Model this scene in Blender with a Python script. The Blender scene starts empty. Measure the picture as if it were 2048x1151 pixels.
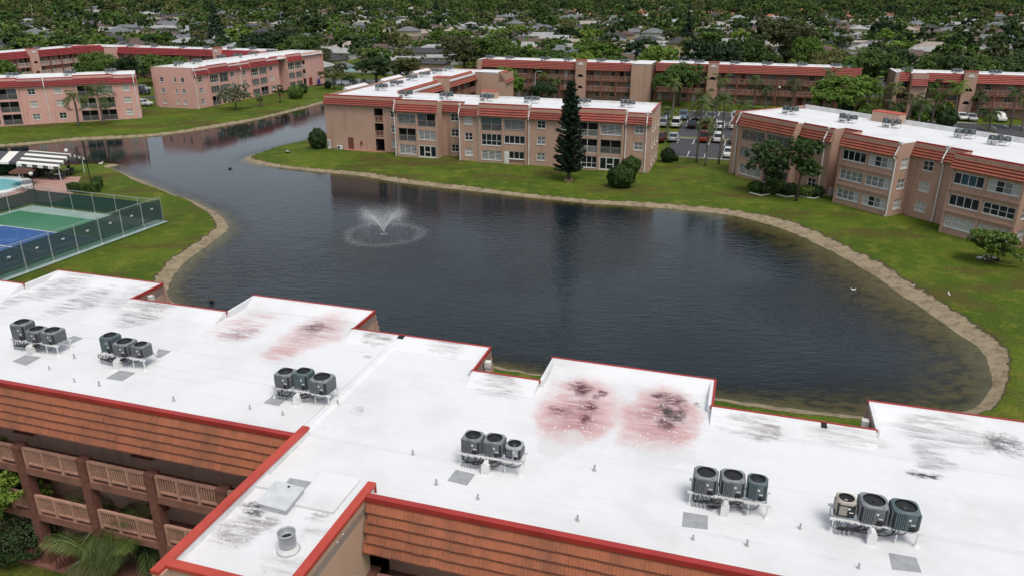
import bpy, bmesh, math, random
import numpy as np
from mathutils import Vector, Matrix

R = math.radians
PI = math.pi
rnd = random.Random(7)
sc = bpy.context.scene
COL = sc.collection

# ------------------------------------------------------------------ camera
H = 25.5
F_PX = 1520.0
PITCH, ROLL = 0.372209, 0.0028994
cam_d = bpy.data.cameras.new('camera')
cam = bpy.data.objects.new('camera', cam_d)
COL.objects.link(cam)
cam_d.sensor_width = 36.0
cam_d.lens = 36.0 * F_PX / 2048.0
cam_d.clip_start = 0.5
cam_d.clip_end = 12000.0
FW = Vector((0, math.cos(PITCH), -math.sin(PITCH)))
_r = Vector((1, 0, 0)); _u = _r.cross(FW)
RT = _r * math.cos(ROLL) + _u * math.sin(ROLL)
UP = -_r * math.sin(ROLL) + _u * math.cos(ROLL)
M = Matrix((RT, UP, -FW)).transposed().to_4x4()
M.translation = Vector((0, 0, H))
cam.matrix_world = M
sc.camera = cam

# ------------------------------------------------------------------ sky, sun, exposure
SUN_EL, SUN_AZ = R(62), R(150)         # azimuth from +Y towards +X: the veiled sun stands to the right
w = bpy.data.worlds.new('World'); sc.world = w; w.use_nodes = True
nt = w.node_tree; nt.nodes.clear()
sky = nt.nodes.new('ShaderNodeTexSky'); sky.sky_type = 'NISHITA'; sky.sun_disc = False
sky.sun_elevation = SUN_EL; sky.sun_rotation = SUN_AZ
sky.air_density = 1.0; sky.dust_density = 4.0; sky.ozone_density = 1.0; sky.altitude = 0
hs = nt.nodes.new('ShaderNodeHueSaturation'); hs.inputs['Saturation'].default_value = 0.50
hs.inputs['Value'].default_value = 1.0
# an even cloud layer: soft light-grey mottling over the whole sky
tcw = nt.nodes.new('ShaderNodeTexCoord'); nzw = nt.nodes.new('ShaderNodeTexNoise')
nzw.inputs['Scale'].default_value = 3.2; nzw.inputs['Detail'].default_value = 6
crw = nt.nodes.new('ShaderNodeMapRange'); crw.inputs[1].default_value = 0.3; crw.inputs[2].default_value = 0.7
crw.inputs[3].default_value = 0.78; crw.inputs[4].default_value = 1.22
mxw = nt.nodes.new('ShaderNodeMix'); mxw.data_type = 'RGBA'; mxw.blend_type = 'MULTIPLY'; mxw.inputs[0].default_value = 1
bg = nt.nodes.new('ShaderNodeBackground'); bg.inputs['Strength'].default_value = 0.115
wo = nt.nodes.new('ShaderNodeOutputWorld')
L = nt.links
L.new(tcw.outputs['Generated'], nzw.inputs['Vector']); L.new(nzw.outputs[0], crw.inputs[0])
mc = nt.nodes.new('ShaderNodeMix'); mc.data_type = 'RGBA'; mc.inputs[0].default_value = .50; mc.inputs[7].default_value = (4.35, 4.75, 5.3, 1)   # closed cloud layer
L.new(sky.outputs[0], hs.inputs['Color']); L.new(hs.outputs[0], mc.inputs[6]); L.new(mc.outputs[2], mxw.inputs[6]); L.new(crw.outputs[0], mxw.inputs[7])
L.new(mxw.outputs[2], bg.inputs[0]); L.new(bg.outputs[0], wo.inputs[0])
sun_d = bpy.data.lights.new('sun', 'SUN'); sun_d.energy = 1.7; sun_d.angle = R(24); sun_d.color = (1.0, 0.95, 0.88)
sun = bpy.data.objects.new('sun', sun_d); COL.objects.link(sun)
sd = Vector((math.sin(SUN_AZ) * math.cos(SUN_EL), math.cos(SUN_AZ) * math.cos(SUN_EL), math.sin(SUN_EL)))
sun.rotation_euler = sd.to_track_quat('Z', 'Y').to_euler()
sun.location = (60, 0, 80)
sc.view_settings.view_transform = 'Standard'; sc.view_settings.look = 'None'
sc.view_settings.exposure = 0.26; sc.view_settings.gamma = 1.0
sc.view_settings.use_curve_mapping = False
sc.cycles.use_denoising = True
sc.cycles.max_bounces = 6; sc.cycles.diffuse_bounces = 3; sc.cycles.glossy_bounces = 3
sc.cycles.transparent_max_bounces = 12; sc.cycles.caustics_reflective = False; sc.cycles.caustics_refractive = False

# ------------------------------------------------------------------ frames and pixels
AZ = R(-16.9)                           # the estate's building grid
def W(u, v, z=0.0, az=AZ):
    c, s = math.cos(az), math.sin(az)
    return Vector((u * c - v * s, u * s + v * c, z))
def ray(x, y):
    return FW + RT * ((x - 1024) / F_PX) - UP * ((y - 575.5) / F_PX)
def at(x, y, z=0.0):                    # pixel -> point on the level z
    d = ray(x, y); t = (z - H) / d.z
    return Vector((d.x * t, d.y * t, z))
def zat(x, y, P):                       # height of a pixel standing above ground point P
    d = ray(x, y); t = math.hypot(P[0], P[1]) / math.hypot(d.x, d.y)
    return H + d.z * t
def to_px(P):
    q = Vector(P) - Vector((0, 0, H)); wv = q.dot(FW)
    if wv <= 0.1: return None
    return (1024 + F_PX * q.dot(RT) / wv, 575.5 - F_PX * q.dot(UP) / wv, wv)
def uvof(P, az=AZ):
    c, s = math.cos(az), math.sin(az)
    return (P[0] * c + P[1] * s, -P[0] * s + P[1] * c)

# ------------------------------------------------------------------ materials
def nodes(m):
    m.use_nodes = True
    n = m.node_tree
    return n, n.nodes['Principled BSDF'], n.links
def tint(n, base, var, fac_socket):     # base +- var mixed by a factor socket
    mx = n.nodes.new('ShaderNodeMix'); mx.data_type = 'RGBA'
    mx.inputs[6].default_value = (*base, 1); mx.inputs[7].default_value = (*var, 1)
    n.links.new(fac_socket, mx.inputs[0]); return mx
def noise(n, scale, detail=4, rough=.55, coord='Object', stretch=None):
    tc = n.nodes.new('ShaderNodeTexCoord'); nz = n.nodes.new('ShaderNodeTexNoise')
    nz.inputs['Scale'].default_value = scale; nz.inputs['Detail'].default_value = detail
    nz.inputs['Roughness'].default_value = rough
    if coord == 'World':
        g = n.nodes.new('ShaderNodeNewGeometry'); src = g.outputs['Position']
    else: src = tc.outputs[coord]
    if stretch:
        mp = n.nodes.new('ShaderNodeMapping'); mp.inputs['Scale'].default_value = stretch
        n.links.new(src, mp.inputs[0]); src = mp.outputs[0]
    n.links.new(src, nz.inputs['Vector']); return nz
def maprange(n, sock, a, b, c=0.0, d=1.0):
    mr = n.nodes.new('ShaderNodeMapRange'); mr.interpolation_type = 'SMOOTHSTEP'
    for i, v in zip((1, 2, 3, 4), (a, b, c, d)): mr.inputs[i].default_value = v
    n.links.new(sock, mr.inputs[0]); return mr
MATS = {}
def mat(name, col, rough=.8, var=None, scale=1.0, stretch=None, metal=0.0, bump=0.0, bscale=20, spec=.4, coord='Object', lo=.35, hi=.68):
    if name in MATS: return MATS[name]
    m = bpy.data.materials.new(name); n, p, l = nodes(m)
    p.inputs['Base Color'].default_value = (*col, 1); p.inputs['Roughness'].default_value = rough
    p.inputs['Metallic'].default_value = metal; p.inputs['Specular IOR Level'].default_value = spec
    if var:
        nz = noise(n, scale, 5, .6, coord, stretch); mr = maprange(n, nz.outputs[0], lo, hi)
        mx = tint(n, col, var, mr.outputs[0]); l.new(mx.outputs[2], p.inputs['Base Color'])
    if bump:
        nb = noise(n, bscale, 4, .6, coord); b = n.nodes.new('ShaderNodeBump')
        b.inputs['Strength'].default_value = bump; b.inputs['Distance'].default_value = .02
        l.new(nb.outputs[0], b.inputs['Height']); l.new(b.outputs[0], p.inputs['Normal'])
    MATS[name] = m; return m
def streaked(name, col, dirt, amount=.55):   # stucco with weather streaks running down it
    m = bpy.data.materials.new(name); n, p, l = nodes(m)
    nz = noise(n, 1.0, 6, .65, 'World', (1.3, 1.3, .16)); a = maprange(n, nz.outputs[0], .5, .75, 0, amount)
    n2 = noise(n, .22, 4, .6, 'World'); b = maprange(n, n2.outputs[0], .35, .7, 0, .35)
    m1 = tint(n, col, tuple(c * .84 for c in col), b.outputs[0])
    m2 = n.nodes.new('ShaderNodeMix'); m2.data_type = 'RGBA'; m2.inputs[7].default_value = (*dirt, 1)
    l.new(m1.outputs[2], m2.inputs[6]); l.new(a.outputs[0], m2.inputs[0]); l.new(m2.outputs[2], p.inputs['Base Color'])
    p.inputs['Roughness'].default_value = .9; p.inputs['Specular IOR Level'].default_value = .2
    nb = noise(n, 14, 4, .7, 'World'); bm = n.nodes.new('ShaderNodeBump'); bm.inputs['Strength'].default_value = .25; bm.inputs['Distance'].default_value = .02
    l.new(nb.outputs[0], bm.inputs['Height']); l.new(bm.outputs[0], p.inputs['Normal'])
    MATS[name] = m; return m
def tilemat(name, col, dark, moss, vary=(.82, 1.12)):
    m = bpy.data.materials.new(name); n, p, l = nodes(m)
    nz = noise(n, .55, 6, .7, 'World', (1, 1, .35)); a = maprange(n, nz.outputs[0], .42, .72, 0, .8)
    n2 = noise(n, 6, 3, .6, 'World'); b = maprange(n, n2.outputs[0], .35, .65, 0, .6)
    oi = n.nodes.new('ShaderNodeObjectInfo')
    m1 = tint(n, col, dark, b.outputs[0]); m2 = n.nodes.new('ShaderNodeMix'); m2.data_type = 'RGBA'; m2.inputs[7].default_value = (*moss, 1)
    l.new(m1.outputs[2], m2.inputs[6]); l.new(a.outputs[0], m2.inputs[0])
    hv = n.nodes.new('ShaderNodeHueSaturation'); mr = maprange(n, oi.outputs['Random'], 0, 1, *vary)
    l.new(mr.outputs[0], hv.inputs['Value']); l.new(m2.outputs[2], hv.inputs['Color']); l.new(hv.outputs[0], p.inputs['Base Color'])
    p.inputs['Roughness'].default_value = .75; MATS[name] = m; return m
def leafmat(name, a, b, rough=.6, trans=.25):
    m = bpy.data.materials.new(name); n, p, l = nodes(m)
    nz = noise(n, .9, 3, .6, 'World'); f = maprange(n, nz.outputs[0], .35, .65)
    mx = tint(n, a, b, f.outputs[0])
    oi = n.nodes.new('ShaderNodeObjectInfo'); hv = n.nodes.new('ShaderNodeHueSaturation')
    mr = maprange(n, oi.outputs['Random'], 0, 1, .65, 1.35); l.new(mr.outputs[0], hv.inputs['Value'])
    mh = maprange(n, oi.outputs['Random'], 0, 1, .515, .485); l.new(mh.outputs[0], hv.inputs['Hue'])
    l.new(mx.outputs[2], hv.inputs['Color'])
    p.inputs['Roughness'].default_value = rough; p.inputs['Specular IOR Level'].default_value = .3
    l.new(hv.outputs[0], p.inputs['Base Color'])
    tr = n.nodes.new('ShaderNodeBsdfTranslucent'); ms = n.nodes.new('ShaderNodeMixShader'); ms.inputs[0].default_value = trans
    out = n.nodes['Material Output']; l.new(hv.outputs[0], tr.inputs[0])
    l.new(p.outputs[0], ms.inputs[1]); l.new(tr.outputs[0], ms.inputs[2]); l.new(ms.outputs[0], out.inputs[0])
    MATS[name] = m; return m

TAN = streaked('stucco_tan', (.48, .312, .24), (.26, .15, .11))
TAN_L = streaked('stucco_sand', (.52, .36, .265), (.40, .27, .20), .4)
PINK = streaked('stucco_pink', (.66, .39, .335), (.42, .20, .17), .45)
T_RED = tilemat('tile_red', (.34, .075, .055), (.26, .052, .038), (.20, .055, .042))
T_ORA = tilemat('tile_orange', (.40, .130, .062), (.35, .108, .053), (.17, .075, .045), (.93, 1.05))
T_ORA2 = tilemat('tile_orange_pale', (.36, .095, .055), (.28, .068, .04), (.18, .06, .042))
T_CRI = tilemat('tile_crimson', (.34, .032, .040), (.26, .025, .03), (.17, .03, .03))
COPE = mat('coping_red', (.38, .035, .030), .5, (.30, .028, .025), .7, coord='World')
COPE_O = mat('coping_orange', (.50, .070, .045), .5, (.42, .05, .035), .7, coord='World')
COPE_D = mat('coping_crimson', (.40, .03, .035), .5, (.33, .02, .03), .7)
WHITE = mat('white_paint', (.78, .78, .77), .5, (.62, .62, .6), 1.2, coord='World')
FRAME = mat('window_frame', (.72, .71, .68), .5)
FRAME_A = mat('aluminium_frame', (.42, .41, .39), .45, metal=.3)
GLASS = mat('dark_glass', (.012, .016, .02), .06, spec=.6)
GLASS_T = mat('teal_glass', (.02, .075, .09), .08, spec=.6)
GLASS_G = mat('grey_screen', (.10, .115, .125), .45)
BLIND = mat('closed_blinds', (.50, .49, .47), .5, (.40, .41, .41), 3)
BLIND_D = mat('dim_blinds', (.17, .19, .20), .3, (.26, .27, .27), 2)
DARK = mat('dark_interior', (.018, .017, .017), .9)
DOORW = mat('white_door', (.68, .67, .65), .5)
DOORB = mat('brown_door', (.16, .055, .035), .6)
DOORR = mat('crimson_door', (.24, .03, .035), .6)
RAILM = mat('railing_tan', (.47, .265, .20), .7, (.37, .20, .15), 2, coord='World')
RAILP = mat('railing_white', (.72, .62, .58), .7)
BRICK = mat('column_brown', (.20, .085, .06), .9, (.14, .055, .04), 6, bump=.5, bscale=25, coord='World')
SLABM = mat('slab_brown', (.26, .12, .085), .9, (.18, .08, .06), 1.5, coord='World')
METAL = mat('galvanised_metal', (.46, .48, .50), .45, (.34, .36, .38), 3, metal=.25)
POLE = mat('fence_post_metal', (.42, .44, .43), .5, metal=.2)
PORCH = mat('porch_shade', (.085, .075, .07), .9, (.055, .05, .048), 1.0, coord='World')  # shade inside deep openings, put into a dark lining colour
T_EDGE = mat('tile_lap_shade', (.10, .038, .027), .9, (.16, .055, .038), 4, coord='World')  # shadow lines under the laps, painted as a dark edge on every course

# ------------------------------------------------------------------ mesh helpers
class MB:
    def __init__(s): s.v = []; s.f = []; s.m = []; s.mats = []
    def mi(s, m):
        if m not in s.mats: s.mats.append(m)
        return s.mats.index(m)
    def poly(s, pts, m):
        i = len(s.v); s.v += [tuple(p) for p in pts]; s.f.append(tuple(range(i, i + len(pts)))); s.m.append(s.mi(m))
    def box(s, c, d, m, rz=0.0, T=None):
        x, y, z = d[0] / 2, d[1] / 2, d[2] / 2; i = len(s.v); cr, sr = math.cos(rz), math.sin(rz)
        for a, b, e in ((-x, -y, -z), (x, -y, -z), (x, y, -z), (-x, y, -z), (-x, -y, z), (x, -y, z), (x, y, z), (-x, y, z)):
            p = (c[0] + a * cr - b * sr, c[1] + a * sr + b * cr, c[2] + e)
            s.v.append(tuple(T @ Vector(p)) if T else p)
        k = s.mi(m)
        for q in ((0, 3, 2, 1), (4, 5, 6, 7), (0, 1, 5, 4), (1, 2, 6, 5), (2, 3, 7, 6), (3, 0, 4, 7)):
            s.f.append(tuple(i + j for j in q)); s.m.append(k)
    def loft(s, rings, m, caps=True, closed=True):   # rings: lists of points, same count
        i0 = len(s.v); n = len(rings[0]); k = s.mi(m)
        for r in rings: s.v += [tuple(p) for p in r]
        for a in range(len(rings) - 1):
            for j in range(n if closed else n - 1):
                j2 = (j + 1) % n
                s.f.append((i0 + a * n + j, i0 + a * n + j2, i0 + (a + 1) * n + j2, i0 + (a + 1) * n + j)); s.m.append(k)
        if caps:
            s.f.append(tuple(i0 + j for j in reversed(range(n)))); s.m.append(k)
            b = i0 + (len(rings) - 1) * n; s.f.append(tuple(b + j for j in range(n))); s.m.append(k)
    def lathe(s, prof, m, n=16, c=(0, 0, 0), caps=True):
        s.loft([[(c[0] + r * math.cos(2 * PI * j / n), c[1] + r * math.sin(2 * PI * j / n), c[2] + z) for j in range(n)] for r, z in prof], m, caps)
    def tube(s, path, r, m, n=6, caps=True):
        rings = []; P = [Vector(p) for p in path]
        for i, p in enumerate(P):
            d = (P[min(i + 1, len(P) - 1)] - P[max(i - 1, 0)]).normalized()
            a = d.orthogonal().normalized() if abs(d.z) > .9 else Vector((0, 0, 1)).cross(d).normalized()
            b = d.cross(a); rr = r[i] if isinstance(r, (list, tuple)) else r
            rings.append([p + a * (rr * math.cos(2 * PI * j / n)) + b * (rr * math.sin(2 * PI * j / n)) for j in range(n)])
        s.loft(rings, m, caps)
    def mesh(s, name, smooth=False):
        me = bpy.data.meshes.new(name); me.from_pydata(s.v, [], s.f)
        for m in s.mats: me.materials.append(m)
        me.polygons.foreach_set('material_index', s.m)
        if smooth: me.polygons.foreach_set('use_smooth', [True] * len(s.f))
        me.update(); return me
    def build(s, name, parent=None, smooth=False, **kw):
        return ob(name, s.mesh(name, smooth), parent, **kw)
def ob(name, data, parent=None, loc=(0, 0, 0), rz=0.0, rot=None, scale=None, label=None, cat=None, group=None, kind=None):
    o = bpy.data.objects.new(name, data); COL.objects.link(o); o.location = loc
    o.rotation_euler = rot if rot else (0, 0, rz)
    if scale is not None: o.scale = (scale,) * 3 if isinstance(scale, (int, float)) else scale
    if parent: o.parent = parent
    if label: o['label'] = label
    if cat: o['category'] = cat
    if group: o['group'] = group
    if kind: o['kind'] = kind
    return o
def empty(name, loc, rz=0.0, label=None, cat=None, group=None):
    o = ob(name, None, None, loc, rz, label=label, cat=cat, group=group); o.empty_display_size = .5; return o
CACHE = {}
def cached(key, fn):
    if key not in CACHE: CACHE[key] = fn()
    return CACHE[key]
def copy_tree(root, loc, rz, label=None, group=None, scale=None):
    r = root.copy(); COL.objects.link(r); r.location = loc; r.rotation_euler = (0, 0, rz)
    if scale: r.scale = (scale,) * 3
    if label: r['label'] = label
    if group: r['group'] = group
    for ch in root.children:
        c = ch.copy(); COL.objects.link(c); c.parent = r
        for g in ch.children:
            d = g.copy(); COL.objects.link(d); d.parent = c
    return r

# ------------------------------------------------------------------ facades
class Fac:
    """a straight wall line inside a building: origin, direction; s runs right seen from outside, o is outward"""
    def __init__(f, root, x, y, ang=0.0):
        f.root = root; f.x = x; f.y = y; f.a = ang; f.d = (math.cos(ang), math.sin(ang)); f.n = (math.sin(ang), -math.cos(ang))
    def P(f, s, o, z): return (f.x + f.d[0] * s + f.n[0] * o, f.y + f.d[1] * s + f.n[1] * o, z)
    def bx(f, mb, s0, s1, o0, o1, z0, z1, m):
        mb.box(f.P((s0 + s1) / 2, (o0 + o1) / 2, (z0 + z1) / 2), (abs(s1 - s0), abs(o1 - o0), abs(z1 - z0)), m, f.a)
def wall(f, s0, s1, z0, z1, m, ops=(), o=0.0, name='wall', inner=None):
    """front face with real openings; ops: (s0, s1, z0, z1, depth)"""
    mb = MB(); ss = sorted({s0, s1, *[q for p in ops for q in p[:2]]}); zz = sorted({z0, z1, *[q for p in ops for q in p[2:4]]})
    for a, b in zip(ss, ss[1:]):
        for c, d in zip(zz, zz[1:]):
            if any(p[0] <= (a + b) / 2 <= p[1] and p[2] <= (c + d) / 2 <= p[3] for p in ops): continue
            mb.poly([f.P(a, o, c), f.P(b, o, c), f.P(b, o, d), f.P(a, o, d)], m)
    im = inner or m
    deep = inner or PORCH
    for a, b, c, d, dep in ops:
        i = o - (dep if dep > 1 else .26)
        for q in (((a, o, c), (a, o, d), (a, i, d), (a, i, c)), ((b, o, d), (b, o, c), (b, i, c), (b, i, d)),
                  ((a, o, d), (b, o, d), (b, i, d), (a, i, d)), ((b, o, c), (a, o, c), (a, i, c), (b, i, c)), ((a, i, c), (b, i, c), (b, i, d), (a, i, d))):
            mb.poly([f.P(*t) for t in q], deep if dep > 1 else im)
    return mb.build(name, f.root)
def win_mesh(w, h, cols, rows, fm, t=.07, slats=0, split=None):
    mb = MB()
    for x in (-w / 2 + t / 2, w / 2 - t / 2): mb.box((x, .03, h / 2), (t, .09, h), fm)
    for z in (t / 2, h - t / 2): mb.box((0, .03, z), (w - 2 * t, .09, t), fm)
    for i in range(1, cols): mb.box((-w / 2 + w * i / cols, .032, h / 2), (t * .8, .08, h - 2 * t), fm)
    for j in range(1, rows): mb.box((0, .036, h * (split if split else j / rows)), (w - 2 * t, .06, t * .6), fm)
    for k in range(1, slats): mb.box((0, .05, h * k / slats), (w - 2 * t, .05, .05), fm)
    mb.box((0, -.05, -.03), (w + .1, .12, .06), fm)
    return mb.mesh('window')
def pane_mesh(w, h, m):
    mb = MB(); mb.box((0, 0, h / 2), (w, .02, h), m); return mb.mesh('pane')
def window(f, s, z, w, h, cols=2, rows=2, fm=None, gm=None, o=0.0, dep=.10, slats=0, sep=False, split=None, name='window'):
    fm = fm or FRAME; gm = gm or GLASS
    me = cached(('w', w, h, cols, rows, fm.name, slats, split), lambda: win_mesh(w, h, cols, rows, fm, slats=slats, split=split))
    wo_ = ob(name, me, f.root, f.P(s, o - dep + .04, z), f.a)
    if not sep:
        g = cached(('p', round(w - .1, 3), round(h - .08, 3), gm.name), lambda: pane_mesh(w - .1, h - .08, gm))
        ob('pane', g, wo_, (0, .085, .04))
    else:
        gs = gm if isinstance(gm, (list, tuple)) else [gm] * cols
        pw = w / cols - .03
        for i in range(cols):
            g = cached(('p', round(pw, 3), round(h - .08, 3), gs[i].name), lambda: pane_mesh(pw, h - .08, gs[i]))
            ob('pane', g, wo_, (-w / 2 + w * (i + .5) / cols, .085, .04))
    return wo_
def porch(f, s, z, w, h, o=0.0, m=None, screens=0, name='porch_screen'):
    """screened balcony: mullion, handrail and horizontal bars in a deep opening"""
    m = m or FRAME_A
    def mk():
        mb = MB()
        for x in (-w / 2 + .04, 0, w / 2 - .04): mb.box((x, 0, h / 2), (.07, .07, h), m)
        for zz in (.03, h - .03): mb.box((0, .005, zz), (w - .16, .06, .06), m)
        for k in range(5): mb.box((0, .01, .16 + k * .17), (w - .16, .035, .035), m)
        mb.box((0, .0, .98), (w - .16, .06, .05), m)
        return mb.mesh('porch_screen')
    p = ob(name, cached(('porch', w, h, m.name), mk), f.root, f.P(s, o - .08, z), f.a)
    if screens:
        g = cached(('ps', w, h), lambda: pane_mesh(w / 2 - .08, h - 1.04, GLASS_G))
        if screens & 1: ob('shade', g, p, (-w / 4, .1, 1.0))
        if screens & 2: ob('shade', g, p, (w / 4, .1, 1.0))
    return p
def patio(f, s, z, w, h, o=0.0):
    def mk():
        mb = MB()
        for x in (-w / 2 + .05, -w * .17, w * .17, w / 2 - .05): mb.box((x, 0, h / 2), (.12, .1, h), DOORW)
        for zz in (.12, h - .08): mb.box((0, .004, zz), (w - .2, .08, .2), DOORW)
        mb.box((0, .006, h * .45), (w * .3, .07, .12), DOORW)
        return mb.mesh('patio_door')
    p = ob('patio_door', cached(('patio', w, h), mk), f.root, f.P(s, o - .06, z), f.a)
    ob('pane', cached(('pp', w, h), lambda: pane_mesh(w - .1, h - .1, GLASS)), p, (0, .06, .05)); return p
def door(f, s, z, w, h, m, o=0.0):
    def mk():
        mb = MB(); mb.box((0, 0, h / 2), (w, .06, h), m)
        for q in (.28, .72): mb.box((0, -.04, h * q), (w * .62, .03, h * .32), m)
        return mb.mesh('door')
    d = ob('door', cached(('door', w, h, m.name), mk), f.root, f.P(s, o - .01, z), f.a)
    def hk():
        mb = MB(); mb.lathe([(.035, 0), (.035, .03), (.02, .05)], METAL, 8); return mb.mesh('handle')
    ob('handle', cached('handle', hk), d, (w * .38, -.035, h * .48), rot=(PI / 2, 0, 0)); return d
def mansard(f, s0, s1, ztop, zbot, tm, cm, otop=-.25, obot=.42, n=5, side=None, cap=True, tiles=False, lap=.065):
    """sloping tile skirt in stepped courses, a red coping along its top edge, closed ends"""
    mb = MB(); prof = []
    for k in range(n + 1):
        t = k / n; oo = otop + (obot - otop) * t; zz = ztop + (zbot - ztop) * t
        if k: prof.append((oo + lap, zz + .055)); prof.append((oo + lap, zz - .0)); prof.append((oo - .02, zz - .0)); prof.append((oo - .02, zz - .045))
        else: prof.append((oo, zz))
    prof = prof[:-2] + [(obot - .12, zbot - .0)]
    back = [(otop - .02, zbot + .03), (otop - .02, ztop)]
    full = prof + back
    A = [f.P(s0, a, b) for a, b in full]; B = [f.P(s1, a, b) for a, b in full]; k = len(full)
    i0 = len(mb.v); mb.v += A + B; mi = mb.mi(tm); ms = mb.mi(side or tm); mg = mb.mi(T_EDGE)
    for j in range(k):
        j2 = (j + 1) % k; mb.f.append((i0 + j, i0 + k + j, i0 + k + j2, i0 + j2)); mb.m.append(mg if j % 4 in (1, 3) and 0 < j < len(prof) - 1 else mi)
    mb.f.append(tuple(i0 + j for j in range(k))); mb.m.append(ms)
    mb.f.append(tuple(i0 + k + j for j in reversed(range(k)))); mb.m.append(ms)
    o = mb.build('mansard', f.root)
    if cap:
        c = MB(); f.bx(c, s0 - .03, s1 + .03, otop - .13, otop + .05, ztop - .06, ztop + .09, cm); c.build('coping', f.root)
    return o
def downpipe(f, s, ztop, zman, o=.1, oman=.55, m=None):
    mb = MB(); m = m or WHITE
    mb.loft([[f.P(s + a, -.35 + b, ztop + zz) for a, b in ((-r, -.1), (r, -.1), (r, .22), (-r, .22))] for r, zz in ((.12, -.30), (.2, -.22), (.2, .06))], m)
    pts = [f.P(s, -.25, ztop - .25), f.P(s, oman - .05, zman + .25), f.P(s, oman, zman - .1), f.P(s, o, zman - .45), f.P(s, o, .25), f.P(s, o + .22, .08)]
    mb.tube(pts, .085, m, 6); return mb.build('downpipe', f.root)
def roof_poly(root, pts, z, m, name='roof_deck', cant=None, th=.3):
    """flat roof sheet with a fall of thickness below it"""
    mb = MB(); mb.poly([(x, y, z) for x, y in pts], m)
    n = len(pts)
    for i in range(n):
        a, b = pts[i], pts[(i + 1) % n]; mb.poly([(a[0], a[1], z), (a[0], a[1], z - th), (b[0], b[1], z - th), (b[0], b[1], z)], m)
    o = mb.build(name, root); return o
def railing_mesh(w, m, h=1.0, npan=3, nb=7, fine=True, bal=True):
    mb = MB()
    for i in range(npan + 1):
        x = -w / 2 + .06 + (w - .12) * i / npan; mb.box((x, 0, h / 2 - .03), (.13, .1, h + .06), m)
    for i in range(npan):
        xa = -w / 2 + .06 + (w - .12) * (i + .5) / npan; pw = (w - .12) / npan - .13
        mb.box((xa, .003, h - .05), (pw, .08, .09), m); mb.box((xa, .003, .18), (pw, .08, .08), m)
        if bal:
            for j in range(nb): mb.box((xa - pw / 2 + pw * (j + .5) / nb, 0, .56), (.05, .05, .70), m)
    return mb.mesh('railing')
def walkway(f, s0, s1, bay, wm, rm, cm, sm, floors=(2.48, 4.96), z0=0.0, ztop=7.25, dep=1.7, doors=True, seed=1, nb=4, npan=3):
    """open gallery front: back wall with doors and windows, slabs, brick columns and railings"""
    r = random.Random(seed); n = max(1, round((s1 - s0) / bay)); bw = (s1 - s0) / n
    wall(f, s0, s1, z0, ztop + .2, wm, o=-dep)
    for z in floors:
        mb = MB(); f.bx(mb, s0, s1, -dep + .01, .06, z - .30, z, sm); mb.build('gallery_slab', f.root)
    mc = cached(('col', ztop - z0, cm.name), lambda: (lambda b: (b.box((0, 0, (ztop - z0) / 2), (.42, .36, ztop - z0), cm), b.mesh('column'))[1])(MB()))
    for i in range(n + 1):
        ob('column', mc, f.root, f.P(s0 + i * bw, -.05, z0), f.a)
    rw = round(bw - .44, 2); rmsh = cached(('rail', rw, rm.name, nb, npan), lambda: railing_mesh(rw, rm, npan=npan, nb=nb))
    for i in range(n):
        sc_ = s0 + (i + .5) * bw
        for z in floors: ob('railing', rmsh, f.root, f.P(sc_, -.02, z), f.a)
        if doors:
            for z in (z0,) + tuple(floors):
                k = r.random()
                if k < .45: door(f, sc_ - bw * .22, z + .02, .95, 2.05, r.choice((DOORB, DARK, DOORW)) , -dep + .05)
                window(f, sc_ + bw * .2, z + .85, 1.2, 1.15, 2, 2, FRAME, r.choice((GLASS, BLIND_D, GLASS)), -dep + .1, .02)
def arch_front(f, s0, s1, z0, z1, m, arches, o=0.0, depth=.5):
    """wall strip with half-round openings: arches = (centre z of springing, radius)"""
    mb = MB(); sc_ = (s0 + s1) / 2; zc = z0
    for zs, rr in arches:
        mb.poly([f.P(s0, o, zc), f.P(s1, o, zc), f.P(s1, o, zs), f.P(s0, o, zs)], m)
        N = 10; arc = [(sc_ - rr * math.cos(PI * k / N), zs + rr * math.sin(PI * k / N)) for k in range(N + 1)]; zt = zs + rr + .1
        for (a, b), (c, d) in zip(arc, arc[1:]):
            mb.poly([f.P(a, o, b), f.P(c, o, d), f.P(c, o, zt), f.P(a, o, zt)], m)
            mb.poly([f.P(a, o, b), f.P(a, o - depth, b), f.P(c, o - depth, d), f.P(c, o, d)], m)
        mb.poly([f.P(s0, o, zs), f.P(arc[0][0], o, zs), f.P(arc[0][0], o, zt), f.P(s0, o, zt)], m)
        mb.poly([f.P(arc[-1][0], o, zs), f.P(s1, o, zs), f.P(s1, o, zt), f.P(arc[-1][0], o, zt)], m)
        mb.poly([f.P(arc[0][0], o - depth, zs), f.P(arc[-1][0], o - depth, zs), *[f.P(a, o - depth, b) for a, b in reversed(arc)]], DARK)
        mb.poly([f.P(arc[0][0], o, zs), f.P(arc[-1][0], o, zs), f.P(arc[-1][0], o - depth, zs), f.P(arc[0][0], o - depth, zs)], m)
        zc = zt
    mb.poly([f.P(s0, o, zc), f.P(s1, o, zc), f.P(s1, o, z1), f.P(s0, o, z1)], m)
    return mb.build('stair_tower_front', f.root)

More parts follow.
